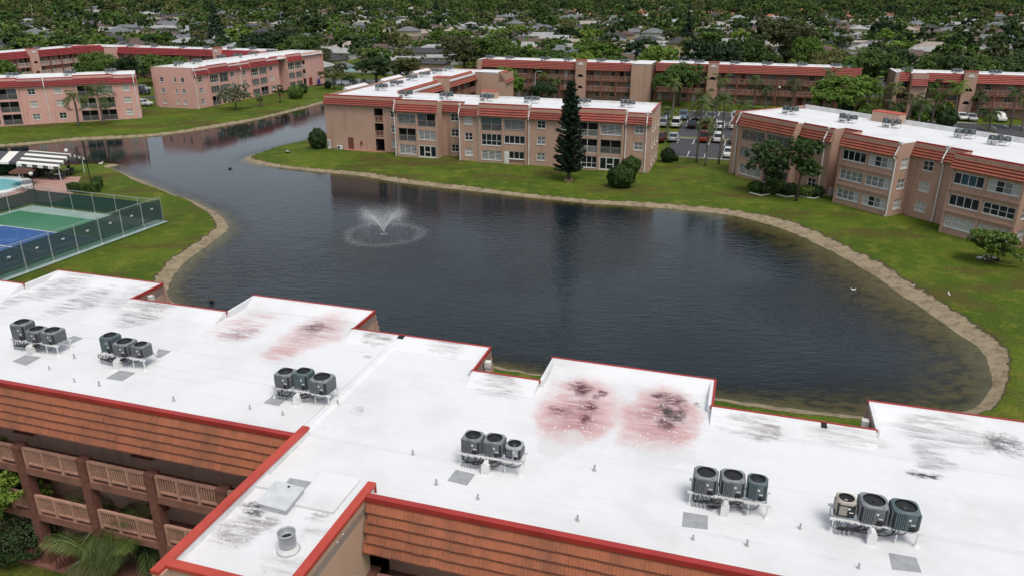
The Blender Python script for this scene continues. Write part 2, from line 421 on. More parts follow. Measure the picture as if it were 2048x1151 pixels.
# ------------------------------------------------------------------ ground and lake
WL = -0.45
def catmull(pts, k=6):
    out = []; n = len(pts)
    for i in range(n):
        p0, p1, p2, p3 = (pts[(i + j - 1) % n] for j in range(4))
        for t in range(k):
            t = t / k; a = 2 * p1; b = p2 - p0; c = 2 * p0 - 5 * p1 + 4 * p2 - p3; d = -p0 + 3 * p1 - 3 * p2 + p3
            out.append((a + b * t + c * t * t + d * t ** 3) * .5)
    return out
def PX(*q): return [at(x, y, WL).xy for x, y in q]
def UV(*q): return [W(u, v).xy for u, v in q]
lake_pts = (UV((-170, 66)) + PX((0, 293), (150, 281), (300, 273), (420, 257), (520, 238), (600, 219), (640, 208)) + UV((-101, 190), (-99, 222), (-86, 224), (-80, 195), (-78, 150))
            + PX((619, 280), (542, 299), (490, 318), (515, 328), (560, 335), (640, 344), (720, 352), (800, 365), (900, 377), (1000, 388), (1100, 399), (1200, 408), (1300, 415), (1400, 423), (1480, 435), (1560, 457), (1620, 482), (1680, 512), (1760, 562), (1830, 610), (1900, 655), (1955, 697), (1985, 760), (1972, 800), (1930, 822), (1850, 832), (1730, 830), (1600, 818), (1430, 797), (1250, 772), (1080, 748))
            + UV((-26, 48.5), (-40, 48.5)) + PX((340, 600), (337, 575), (350, 548), (378, 520), (412, 495), (446, 470), (455, 455), (444, 436), (425, 420), (385, 402), (345, 388), (300, 369), (262, 352), (215, 337), (165, 332)) + UV((-145, 60)))
pond_pts = PX((560, 158), (640, 158), (720, 160), (800, 158), (780, 168), (700, 172), (640, 171), (570, 166))
LAKE = np.array([tuple(p) for p in catmull(lake_pts, 5)]); POND = np.array([tuple(p) for p in catmull(pond_pts, 4)])
def sdist(px, py, poly):
    """signed distance to a polygon, negative inside"""
    best = np.full(px.shape, 1e9); inside = np.zeros(px.shape, bool); n = len(poly)
    for i in range(n):
        ax, ay = poly[i]; bx, by = poly[(i + 1) % n]; dx, dy = bx - ax, by - ay
        t = np.clip(((px - ax) * dx + (py - ay) * dy) / (dx * dx + dy * dy + 1e-9), 0, 1)
        best = np.minimum(best, np.hypot(px - ax - t * dx, py - ay - t * dy))
        if ay != by:
            c = ((ay > py) != (by > py)) & (px < (bx - ax) * (py - ay) / (by - ay) + ax); inside ^= c
    return np.where(inside, -best, best)
def vnoise(x, y, s, seed=0):
    x = x / s; y = y / s; xi = np.floor(x).astype(int); yi = np.floor(y).astype(int); fx = x - xi; fy = y - yi
    h = lambda a, b: (np.sin(a * 127.1 + b * 311.7 + seed * 17.3) * 43758.5453) % 1.0
    fx = fx * fx * (3 - 2 * fx); fy = fy * fy * (3 - 2 * fy)
    return (h(xi, yi) * (1 - fx) + h(xi + 1, yi) * fx) * (1 - fy) + (h(xi, yi + 1) * (1 - fx) + h(xi + 1, yi + 1) * fx) * fy
def axis(lo, hi, step, far_lo, far_hi):
    a = list(np.arange(lo, hi + .001, step)); s = step; x = hi
    while x < far_hi: s *= 1.35; x += s; a.append(x)
    s = step; x = lo; b = []
    while x > far_lo: s *= 1.35; x -= s; b.append(x)
    return np.array(b[::-1] + a)
def smooth(a, b, x): t = np.clip((x - a) / (b - a), 0, 1); return t * t * (3 - 2 * t)
gx = axis(-98, 46, .6, -7000, 7000); gy = axis(38, 192, .6, -300, 9000)
GX, GY = np.meshgrid(gx, gy); fx_, fy_ = GX.ravel(), GY.ravel()
near = (fx_ > -220) & (fx_ < 120) & (fy_ > 20) & (fy_ < 300)
D = np.full(fx_.shape, 99.0); D[near] = np.minimum(sdist(fx_[near], fy_[near], LAKE), sdist(fx_[near], fy_[near], POND))
D += (vnoise(fx_, fy_, 3.3, 3) - .5) * .35 * (np.abs(D) < 12)
SW = .75 + 1.35 * smooth(16, 34, fx_) * (1 - smooth(84, 100, fy_)) * smooth(46, 56, fy_) + .7 * smooth(-26, -32, fx_) * smooth(100, 86, fy_) * smooth(55, 66, fy_) + (vnoise(fx_, fy_, 9.0, 9) - .4) * 1.2 * smooth(-200, -20, fx_ * 0 - 10)
c_, s_ = math.cos(AZ), math.sin(AZ); VV = -fx_ * s_ + fy_ * c_
Z = np.where(D > SW, 0.0, np.where(D > 0, WL + (.30) * smooth(0, 1, D / SW), WL + np.maximum(D * .22, -2.0)))
Z = Z + .9 * (1 - smooth(33, 42, VV)) * (D > SW) + (vnoise(fx_, fy_, 9, 5) - .5) * .12 * (D > SW) * (np.hypot(fx_, fy_) < 300)
nx, ny = len(gx), len(gy)
idx = np.arange(nx * ny).reshape(ny, nx)
quads = np.stack([idx[:-1, :-1], idx[:-1, 1:], idx[1:, 1:], idx[1:, :-1]], -1).reshape(-1, 4)
def fast_mesh(name, verts, quads_, mats, attrs=None, mi=None, smooth_=False):
    me = bpy.data.meshes.new(name); nv, nf, k = len(verts), len(quads_), quads_.shape[1]
    me.vertices.add(nv); me.vertices.foreach_set('co', np.ascontiguousarray(verts, np.float32).ravel())
    me.loops.add(nf * k); me.loops.foreach_set('vertex_index', np.ascontiguousarray(quads_, np.int32).ravel())
    me.polygons.add(nf); me.polygons.foreach_set('loop_start', np.arange(nf, dtype=np.int32) * k)
    for m in mats: me.materials.append(m)
    if mi is not None: me.polygons.foreach_set('material_index', np.asarray(mi, np.int32))
    if smooth_: me.polygons.foreach_set('use_smooth', np.ones(nf, bool))
    for a, v in (attrs or {}).items():
        at_ = me.attributes.new(a, 'FLOAT', 'POINT'); at_.data.foreach_set('value', np.ascontiguousarray(v, np.float32))
    me.update(calc_edges=True); return me
def ground_mat():
    m = bpy.data.materials.new('lawn'); n, p, l = nodes(m)
    def mixc(a, b, f):
        mx = n.nodes.new('ShaderNodeMix'); mx.data_type = 'RGBA'
        for i, c in ((6, a), (7, b)):
            if isinstance(c, tuple): mx.inputs[i].default_value = (*c, 1)
            else: l.new(c, mx.inputs[i])
        l.new(f, mx.inputs[0]); return mx.outputs[2]
    big = maprange(n, noise(n, .11, 4, .6, 'World').outputs[0], .40, .62).outputs[0]
    mid = maprange(n, noise(n, .45, 5, .7, 'World').outputs[0], .48, .70).outputs[0]
    pat = maprange(n, noise(n, .07, 5, .65, 'World', (1, 1.6, 1)).outputs[0], .49, .64).outputs[0]
    fin = maprange(n, noise(n, 5.0, 3, .7, 'World').outputs[0], .3, .7).outputs[0]
    g = mixc((.062, .104, .012), (.098, .138, .017), big)
    g = mixc(g, (.165, .172, .027), mid)
    g = mixc(g, (.090, .080, .022), pat)
    dk = n.nodes.new('ShaderNodeMix'); dk.data_type = 'RGBA'; dk.blend_type = 'MULTIPLY'; dk.inputs[0].default_value = 1
    l.new(g, dk.inputs[6]); l.new(mixc((.62, .66, .6), (1.15, 1.12, 1.1), fin), dk.inputs[7]); g = dk.outputs[2]
    a = n.nodes.new('ShaderNodeAttribute'); a.attribute_name = 'shore'
    sandn = noise(n, 1.3, 6, .7, 'World')
    sand = mixc((.30, .24, .16), (.18, .145, .09), maprange(n, sandn.outputs[0], .42, .66).outputs[0])
    sand = mixc(sand, (.085, .07, .04), maprange(n, noise(n, 4.0, 3, .7, 'World').outputs[0], .62, .76).outputs[0])
    wet = maprange(n, a.outputs['Fac'], 0.0, -1.2).outputs[0]
    silt = mixc((.24, .175, .065), (.06, .055, .022), maprange(n, noise(n, .8, 5, .7, 'World').outputs[0], .42, .6).outputs[0])
    sand = mixc(sand, silt, wet)
    ad = n.nodes.new('ShaderNodeMath'); ad.operation = 'ADD'; l.new(a.outputs['Fac'], ad.inputs[0])
    nn = maprange(n, noise(n, .9, 5, .7, 'World').outputs[0], .2, .8, -.16, .16); l.new(nn.outputs[0], ad.inputs[1])
    ledge = mixc(sand, (.06, .052, .028), maprange(n, ad.outputs[0], .88, 1.0).outputs[0])
    g = mixc(ledge, g, maprange(n, ad.outputs[0], .98, 1.12).outputs[0])
    l.new(g, p.inputs['Base Color']); p.inputs['Roughness'].default_value = .95; p.inputs['Specular IOR Level'].default_value = .1
    b = n.nodes.new('ShaderNodeBump'); b.inputs['Strength'].default_value = .5; b.inputs['Distance'].default_value = .06
    l.new(noise(n, 7, 4, .7, 'World').outputs[0], b.inputs['Height']); l.new(b.outputs[0], p.inputs['Normal'])
    return m
gme = fast_mesh('ground', np.stack([fx_, fy_, Z], 1), quads, [ground_mat()], {'shore': D / SW}, smooth_=True)
ob('ground', gme, kind='structure', label='lawns and open ground reaching out to the horizon')
def ground_z(x, y):
    a = np.array([x], float); b = np.array([y], float); d = min(sdist(a, b, LAKE)[0], sdist(a, b, POND)[0]); v = uvof((x, y))[1]
    return float(.9 * (1 - smooth(33, 42, np.array([v]))[0])) if d > 1.5 else (0.0 if d > 0 else WL)

def water_mat():
    m = bpy.data.materials.new('lake_water'); n, p, l = nodes(m)
    p.inputs['Base Color'].default_value = (.0075, .0145, .0185, 1); p.inputs['Roughness'].default_value = .04; p.inputs['IOR'].default_value = 1.33
    p.inputs['Specular IOR Level'].default_value = .5
    g = n.nodes.new('ShaderNodeNewGeometry')
    def wave(sc_, st, rot):
        mp = n.nodes.new('ShaderNodeMapping'); mp.inputs['Scale'].default_value = st; mp.inputs['Rotation'].default_value = (0, 0, rot)
        l.new(g.outputs['Position'], mp.inputs[0]); nz = n.nodes.new('ShaderNodeTexNoise'); nz.inputs['Scale'].default_value = sc_; nz.inputs['Detail'].default_value = 3; nz.inputs['Roughness'].default_value = .55
        l.new(mp.outputs[0], nz.inputs['Vector']); return nz.outputs[0]
    a1 = wave(.85, (.75, 2.0, 1), R(20)); a2 = wave(2.2, (.8, 1.8, 1), R(-12))
    ad = n.nodes.new('ShaderNodeMath'); ad.operation = 'MULTIPLY_ADD'; ad.inputs[1].default_value = .45; l.new(a2, ad.inputs[0]); l.new(a1, ad.inputs[2])
    # calmer water in the channel and in the lee of the banks
    calm = maprange(n, noise(n, .035, 3, .5, 'World').outputs[0], .38, .62, .25, 1.0)
    sep = n.nodes.new('ShaderNodeSeparateXYZ'); l.new(g.outputs['Position'], sep.inputs[0])
    far = maprange(n, sep.outputs[1], 62, 116, 1.0, .08)
    st = n.nodes.new('ShaderNodeMath'); st.operation = 'MULTIPLY'; l.new(calm.outputs[0], st.inputs[0]); l.new(far.outputs[0], st.inputs[1])
    b = n.nodes.new('ShaderNodeBump'); b.inputs['Distance'].default_value = .15; l.new(ad.outputs[0], b.inputs['Height']); l.new(st.outputs[0], b.inputs['Strength'])
    l.new(b.outputs[0], p.inputs['Normal'])
    # shallow margins let the bed show
    a = n.nodes.new('ShaderNodeAttribute'); a.attribute_name = 'shore'
    tr = n.nodes.new('ShaderNodeBsdfTransparent'); tr.inputs[0].default_value = (.62, .66, .52, 1)
    gl = n.nodes.new('ShaderNodeBsdfGlossy'); gl.inputs['Roughness'].default_value = .05; l.new(b.outputs[0], gl.inputs['Normal'])
    fr = n.nodes.new('ShaderNodeFresnel'); fr.inputs[0].default_value = 1.33; l.new(b.outputs[0], fr.inputs['Normal'])
    sh = n.nodes.new('ShaderNodeMixShader'); l.new(fr.outputs[0], sh.inputs[0]); l.new(tr.outputs[0], sh.inputs[1]); l.new(gl.outputs[0], sh.inputs[2])
    ms = n.nodes.new('ShaderNodeMixShader'); f = maprange(n, a.outputs['Fac'], -.15, -3.4)
    l.new(f.outputs[0], ms.inputs[0]); l.new(sh.outputs[0], ms.inputs[1]); l.new(p.outputs[0], ms.inputs[2])
    l.new(ms.outputs[0], n.nodes['Material Output'].inputs[0]); return m
wx = np.arange(-200, 60, 1.0); wy = np.arange(38, 262, 1.0); WX, WY = np.meshgrid(wx, wy); a_, b_ = WX.ravel(), WY.ravel()
wd = np.minimum(sdist(a_, b_, LAKE), sdist(a_, b_, POND)); ii = np.arange(len(wx) * len(wy)).reshape(len(wy), len(wx))
wq = np.stack([ii[:-1, :-1], ii[:-1, 1:], ii[1:, 1:], ii[1:, :-1]], -1).reshape(-1, 4)
wq = wq[(wd[wq].min(1) < 2.0)]
used, inv = np.unique(wq, return_inverse=True)
ob('lake_water', fast_mesh('lake_water', np.stack([a_[used], b_[used], np.full(len(used), WL)], 1), inv.reshape(-1, 4), [water_mat()], {'shore': (wd * (1 - .62 * smooth(8, 26, a_) * smooth(98, 84, b_)))[used]}), kind='structure', label='dark rippled lake water between the apartment blocks')

# ------------------------------------------------------------------ white roofs
def roof_mat(name, stains=(), base=(.73, .735, .745)):
    m = bpy.data.materials.new(name); n, p, l = nodes(m)
    tc = n.nodes.new('ShaderNodeTexCoord')
    def mixc(a, b, f):
        mx = n.nodes.new('ShaderNodeMix'); mx.data_type = 'RGBA'
        for i, c in ((6, a), (7, b)):
            if isinstance(c, tuple): mx.inputs[i].default_value = (*c, 1)
            else: l.new(c, mx.inputs[i])
        l.new(f, mx.inputs[0]); return mx.outputs[2]
    def mul(a, b):
        k = n.nodes.new('ShaderNodeMath'); k.operation = 'MULTIPLY'
        for i, c in ((0, a), (1, b)):
            if isinstance(c, (int, float)): k.inputs[i].default_value = c
            else: l.new(c, k.inputs[i])
        return k.outputs[0]
    soft = maprange(n, noise(n, .35, 5, .6).outputs[0], .42, .72).outputs[0]
    speck = maprange(n, noise(n, 2.2, 6, .75, stretch=(.55, 1.6, 1)).outputs[0], .60, .74).outputs[0]
    c = mixc(base, tuple(b * .90 for b in base), soft)
    c = mixc(c, (.46, .46, .46), mul(speck, .45))
    seam = maprange(n, noise(n, 1.3, 5, .7, stretch=(.05, 2.0, 1)).outputs[0], .53, .70).outputs[0]; c = mixc(c, (.52, .53, .54), mul(seam, .30))
    blo2 = maprange(n, noise(n, .16, 6, .7).outputs[0], .50, .72).outputs[0]; c = mixc(c, (.58, .575, .57), mul(blo2, .55))
    streak = maprange(n, noise(n, 2.2, 8, .80, stretch=(.26, 1.9, 1)).outputs[0], .40, .62)
    grain = maprange(n, noise(n, 4.5, 9, .85, stretch=(.45, 1.3, 1)).outputs[0], .44, .60)
    warp = noise(n, .5, 6, .72)
    grit = maprange(n, noise(n, 3.2, 9, .82, stretch=(.5, 1.3, 1)).outputs[0], .40, .54)
    blot = maprange(n, noise(n, .9, 6, .7, stretch=(.6, 1.3, 1)).outputs[0], .25, .6, .35, 1.0)
    for (u, v, ru, rv, kind, amt, rz) in stains:
        mp = n.nodes.new('ShaderNodeMapping'); mp.vector_type = 'TEXTURE'
        mp.inputs['Location'].default_value = (u, v, 0); mp.inputs['Rotation'].default_value = (0, 0, rz); mp.inputs['Scale'].default_value = (ru, rv, 1000)
        wv = n.nodes.new('ShaderNodeVectorMath'); wv.operation = 'SCALE'; wv.inputs['Scale'].default_value = 2.3
        off = n.nodes.new('ShaderNodeVectorMath'); off.operation = 'ADD'; l.new(tc.outputs['Object'], off.inputs[0]); l.new(warp.outputs['Color'], wv.inputs[0])
        of2 = n.nodes.new('ShaderNodeVectorMath'); of2.operation = 'SUBTRACT'; l.new(wv.outputs[0], of2.inputs[0]); of2.inputs[1].default_value = (1.15, 1.15, 1.15)
        l.new(of2.outputs[0], off.inputs[1])
        l.new(off.outputs[0], mp.inputs[0]); ln = n.nodes.new('ShaderNodeVectorMath'); ln.operation = 'LENGTH'; l.new(mp.outputs[0], ln.inputs[0])
        if kind == 'pink':
            k = mul(maprange(n, ln.outputs['Value'], 1.12, .70).outputs[0], blot.outputs[0]); c = mixc(c, (.58, .365, .36), mul(k, amt))
            k2 = mul(maprange(n, ln.outputs['Value'], .85, .2).outputs[0], streak.outputs[0]); c = mixc(c, (.30, .13, .145), mul(k2, .85))
        elif kind == 'pinksoft':
            k = mul(maprange(n, ln.outputs['Value'], 1.0, .3).outputs[0], streak.outputs[0]); c = mixc(c, (.55, .33, .33), mul(k, amt))
        elif kind == 'grey':
            k = mul(maprange(n, ln.outputs['Value'], 1.05, .45).outputs[0], streak.outputs[0]); c = mixc(c, (.30, .275, .28), mul(k, amt))
        elif kind == 'damp':
            k = maprange(n, ln.outputs['Value'], 1.0, .8).outputs[0]; c = mixc(c, (.60, .60, .60), mul(k, amt))
        elif kind == 'dark':
            k = mul(maprange(n, ln.outputs['Value'], 1.1, .25).outputs[0], grit.outputs[0]); c = mixc(c, (.09, .028, .04), mul(k, amt))
        elif kind == 'black':
            k = mul(maprange(n, ln.outputs['Value'], 1.05, .4).outputs[0], grit.outputs[0]); c = mixc(c, (.035, .033, .035), mul(k, amt))
    l.new(c, p.inputs['Base Color']); p.inputs['Roughness'].default_value = .62; p.inputs['Specular IOR Level'].default_value = .3
    b = n.nodes.new('ShaderNodeBump'); b.inputs['Strength'].default_value = .3; b.inputs['Distance'].default_value = .03
    l.new(noise(n, 1.8, 6, .7).outputs[0], b.inputs['Height']); l.new(b.outputs[0], p.inputs['Normal'])
    MATS[name] = m; return m
WROOF = roof_mat('white_roof')

# ------------------------------------------------------------------ roof-top air conditioners
G_BODY = mat('ac_grey', (.155, .165, .175), .5, (.12, .13, .14), 3); G_TEAL = mat('ac_slate', (.105, .145, .155), .5, (.08, .115, .125), 3)
G_LIGHT = mat('ac_silver', (.34, .36, .38), .45); G_TAN = mat('ac_beige', (.42, .39, .33), .5, (.34, .31, .26), 3)
G_TOP = mat('ac_top', (.24, .255, .27), .5, (.13, .14, .15), 4); BLACK = mat('black_rubber', (.012, .012, .013), .6); STICK = mat('white_sticker', (.7, .7, .68), .5)
G_CORE = mat('ac_coil', (.03, .032, .035), .7)
YELL = mat('yellow_sticker', (.65, .55, .08), .5)
def rsq(a, r, n=5):          # rounded square outline
    o = []
    for q in range(4):
        cx, cy = ((1, 1), (-1, 1), (-1, -1), (1, -1))[q]
        for k in range(n + 1):
            t = q * PI / 2 + k * PI / 2 / n; o.append((cx * (a - r) + r * math.cos(t), cy * (a - r) + r * math.sin(t)))
    return o
def ac_meshes(kind, a, h):
    body = {'ribbed': G_BODY, 'slate': G_TEAL, 'silver': G_BODY, 'beige': G_TAN}[kind]; top = {'ribbed': G_TOP, 'slate': G_TEAL, 'silver': G_LIGHT, 'beige': G_TAN}[kind]
    mb = MB(); o = rsq(a / 2 * .96, a * .13, 4)
    mb.loft([[(x, y, .03) for x, y in o], [(x, y, h - .06) for x, y in o]], G_CORE)
    hor = kind in ('silver', 'beige')
    for q in range(4):
        T = Matrix.Rotation(q * PI / 2, 4, 'Z'); y = -a / 2 * .96
        if kind != 'beige' and q == 0 or (kind == 'beige' and q == 3):
            mb.box((a * .20, y - .004, h * .52), (a * .34, .035, h * .86), top if hor else body, 0, T)     # service panel
            mb.box((a * .24, y - .03, h * .18), (a * .22, .03, h * .22), BLACK, 0, T)
        if hor:
            for k in range(8):
                wd_ = a * .80 if q else a * .42; xo = 0 if q else -a * .17
                mb.box((xo, y - .012, .10 + (h - .24) * (k + .5) / 8), (wd_, .03, (h - .24) / 8 * .62), body, 0, T)
        else:
            for k in range(11):
                x = -a * .37 + a * .74 * k / 10
                if q == 0 and x > a * .03: continue
                mb.box((x, y - .018, h * .48), (a * .045, .045, h * .84), body, 0, T)
    cab = mb.mesh('cabinet')
    mt = MB(); n = 40; rr = a * .425
    sq = []
    for k in range(n):
        t = 2 * PI * k / n; c_, s_ = math.cos(t), math.sin(t); e = (abs(c_) ** 5 + abs(s_) ** 5) ** (-.2); sq.append((c_ * e * a / 2, s_ * e * a / 2))
    ci = [(math.cos(2 * PI * k / n), math.sin(2 * PI * k / n)) for k in range(n)]
    mt.loft([[(x, y, h - .09) for x, y in sq], [(x, y, h - .02) for x, y in sq], [(x * .95, y * .95, h) for x, y in sq], [(x * rr, y * rr, h + .025) for x, y in ci], [(x * rr * .96, y * rr * .96, h + .02) for x, y in ci]], top, False)
    mt.loft([[(x * rr * .96, y * rr * .96, h + .02) for x, y in ci], [(x * rr * .9, y * rr * .9, h - .22) for x, y in ci], [(x * .01, y * .01, h - .24) for x, y in ci]], BLACK, False)
    for k in range(3):          # guard rings
        r0 = rr * (.35 + .2 * k); mt.tube([(r0 * math.cos(2 * PI * j / 20), r0 * math.sin(2 * PI * j / 20), h + .018) for j in range(21)], .006, BLACK, 4, False)
    tp = mt.mesh('top_cover')
    mf = MB(); fm = G_LIGHT if kind == 'silver' else (STICK if kind == 'beige' else G_BODY)
    mf.lathe([(.09 * a / .8, -.05), (.09 * a / .8, .05), (.05, .06)], fm, 12)
    for k in range(4):
        t = k * PI / 2; pts = []
        for rr_, w_ in ((.07, .05), (.16, .10), (rr * .9, .13)):
            pts.append((rr_ * math.cos(t - w_), rr_ * math.sin(t - w_), -.03))
        for rr_, w_ in ((rr * .9, .42), (.16, .3), (.07, .3)):
            pts.append((rr_ * math.cos(t + w_), rr_ * math.sin(t + w_), .035))
        mf.poly(pts, fm)
    fan = mf.mesh('fan')
    ms = MB()
    for x, z, sx, sz, mm in ((a * .12, h * .66, .07, .07, STICK), (a * .26, h * .42, .12, .035, STICK)):
        ms.box((x, -a / 2 * .96 - .027, z), (sx, .006, sz), mm)
    return cab, tp, fan, ms.mesh('sticker')
def ac_unit(loc, rz, kind='ribbed', a=.78, h=.78, label='', group=None, cat='air conditioner'):
    cab, tp, fan, st = cached(('ac', kind, a, h), lambda: ac_meshes(kind, a, h))
    e = empty('air_conditioner', loc, rz, label, cat, group)
    ob('cabinet', cab, e); ob('top_cover', tp, e); ob('fan', fan, e, (0, 0, h - .12), rnd.random() * 3); ob('sticker', st, e)
    return e
def rack_mesh(Lr, dp, hz):
    mb = MB()
    for y in (-dp / 2, dp / 2):
        mb.box((0, y, hz), (Lr, .07, .07), WHITE)
        for x in (-Lr / 2 + .1, Lr / 2 - .1, 0 if y > 0 else Lr * .24): mb.tube([(x, y, 0), (x, y, hz)], .028, WHITE, 6)
        for x in (-Lr / 2 + .1, Lr / 2 - .1): mb.lathe([(.11, 0), (.09, .03), (.04, .10)], WHITE, 8, (x, y, 0))
    for k in range(7): mb.box((-Lr / 2 + .15 + (Lr - .3) * k / 6, 0, hz + .012), (.06, dp - .08, .05), METAL)
    return mb.mesh('frame')
def cable_pipe_mesh(Lr, dp, hz, seed):
    r = random.Random(seed); mb = MB(); px = -Lr / 2 + .25; y = -dp / 2
    def curve(P, rad, k=12):
        pts = []
        for q in range(k + 1):
            t = q / k; B = [(1 - t) ** 3, 3 * t * (1 - t) ** 2, 3 * t * t * (1 - t), t ** 3]; pts.append(tuple(sum(b * p[i] for b, p in zip(B, P)) for i in range(3)))
        mb.tube(pts, rad, BLACK, 4)
    for k in range(12):                    # long loops hanging down to the roof pipes
        x0 = r.uniform(-Lr / 2 + .1, Lr * .2); x1 = px + r.uniform(-.06, .42)
        curve([(x0, y + r.uniform(-.05, .2), hz), (x0 + r.uniform(-.35, .1), y - r.uniform(.0, .25), hz * r.uniform(.1, .6)), (x1 + r.uniform(-.3, .35), y - r.uniform(.0, .25), hz * r.uniform(.5, 1.0)), (x1, y - .07, .18)], r.choice((.012, .014, .02)))
    for k in range(7):                     # slack swags under the units
        x0 = -Lr / 2 + .2 + (Lr - .8) * k / 7; x1 = x0 + r.uniform(.35, .8); d = r.uniform(.12, .34)
        curve([(x0, y - .03, hz + .02), (x0 + .05, y - .09, hz - d), (x1 - .05, y - .09, hz - d), (x1, y - .03, hz + .02)], r.choice((.012, .016)))
    for k in range(4): mb.tube([(px - .05 + k * .13, y - .08, 0), (px - .05 + k * .13, y - .08, .22)], .026, METAL, 6)  # metal roof pipe stubs, built into the same mesh as the cables
    curve([(Lr * .16, y, hz), (Lr * .05, y - .05, hz * .95), (Lr * .0, y - .15, hz * .7), (-Lr * .02, y - .14, .36)], .036)
    return mb.mesh('cable')
def pipe_box_mesh(Lr, dp):
    mb = MB(); x, y = -Lr * .03, -dp / 2 - .18
    mb.box((x, y, .17), (.26, .26, .34), WHITE); mb.loft([[(x + a * .13, y + b * .13, .34) for a, b in ((-1, -1), (1, -1), (1, 1), (-1, 1))], [(x + a * .05, y + b * .13, .46) for a, b in ((-1, -1), (1, -1), (1, 1), (-1, 1))]], WHITE)
    return mb.mesh('pipe_box')
def rack(loc, rz, units, label, where, group='equipment racks on the white roofs', hz=.48, far=False, gap=.10):
    units = [(k_, round(a_ * .90, 2), round(h_ * .70, 2), l_) for k_, a_, h_, l_ in units]
    Lr = sum(u[1] for u in units) + gap * (len(units) + 1) + .1; dp = .72
    Lr = round(Lr, 1)
    e = empty('equipment_rack', loc, rz, label, 'rack', group)
    ob('frame', cached(('rack', Lr, hz), lambda: rack_mesh(Lr, dp, hz)), e)
    seed = rnd.randint(0, 5 if far else 99)
    ob('cable', cached(('cab', Lr, hz, seed), lambda: cable_pipe_mesh(Lr, dp, hz, seed)), e, kind='stuff')
    ob('pipe_box', cached(('pb', Lr), lambda: pipe_box_mesh(Lr, dp)), e)
    x = -Lr / 2 + .05 + gap; c, s = math.cos(rz), math.sin(rz)
    for kind, a, h, lab in units:
        x += a / 2; j = rnd.uniform(-.06, .06)
        ac_unit((loc[0] + x * c - j * s, loc[1] + x * s + j * c, loc[2] + hz + .038), rz + rnd.uniform(-.07, .07), kind, a, h, lab, where)
        x += a / 2 + gap
    return e
ORD = ('first', 'second', 'third', 'fourth', 'fifth', 'sixth')
def far_rack(root_az, P, rz, name, k, mark):
    us = []; o_ = ORD[k]
    for slot in ('end', 'middle', 'end'):
        kind = rnd.choice(('ribbed', 'ribbed', 'slate')); a, h = rnd.choice(((.78, .72), (.72, .9), (.85, .72)))
        us.append((kind, a, h, f'air conditioner, {slot} of {o_} rack from {mark}, {name}'))
    rack(P, rz, us, f'steel rack of three air conditioners, {o_} from {mark}, {name}', f'air conditioners on the {name}', f'equipment racks on the {name}', .55, True)

# ------------------------------------------------------------------ the near apartment block (roof below the camera)
FU, FV = -12.6, 22.0                       # its local origin on the grid
DK, ZT, G0 = 9.83, 10.15, 0.0
fg = empty('apartment_building', W(FU, FV, 0), AZ, 'tan apartment block with wide stained white roof, red edging and open railed galleries', 'building', 'three-storey apartment blocks')
def FP(x, y, z=DK):                        # pixel on the roof deck -> local point
    u, v = uvof(at(x, y, z)); return (u - FU, v - FV)
far = [(-64, 30.05), (-37.75, 30.05), (-37.75, 32.4), (-30.4, 32.4), (-30.4, 30.05), (-24.45, 30.05), (-24.45, 32.4), (-17.25, 32.4), (-17.25, 30.1), (-10.2, 30.1), (-10.2, 27.68), (-7.19, 27.68), (-7.19, 29.95), (-.08, 29.95), (-.08, 27.65), (5.95, 27.65), (5.95, 29.95), (13.1, 29.95), (13.1, 27.65), (42, 27.65)]
nearp = [(42, 18.37), (-10.55, 18.37), (-10.55, 13.75), (-14.7, 13.75), (-14.7, 20.84), (-64, 20.84)]
foot = [(u - FU, v - FV) for u, v in far + nearp]
def stain(x0, x1, y0, y1, kind, amt, rz=0.0):
    a = FP((x0 + x1) / 2, (y0 + y1) / 2); b = FP(x1, (y0 + y1) / 2); c = FP((x0 + x1) / 2, y0)
    return (a[0], a[1], max(.3, math.hypot(b[0] - a[0], b[1] - a[1])), max(.3, math.hypot(c[0] - a[0], c[1] - a[1])), kind, amt, rz)
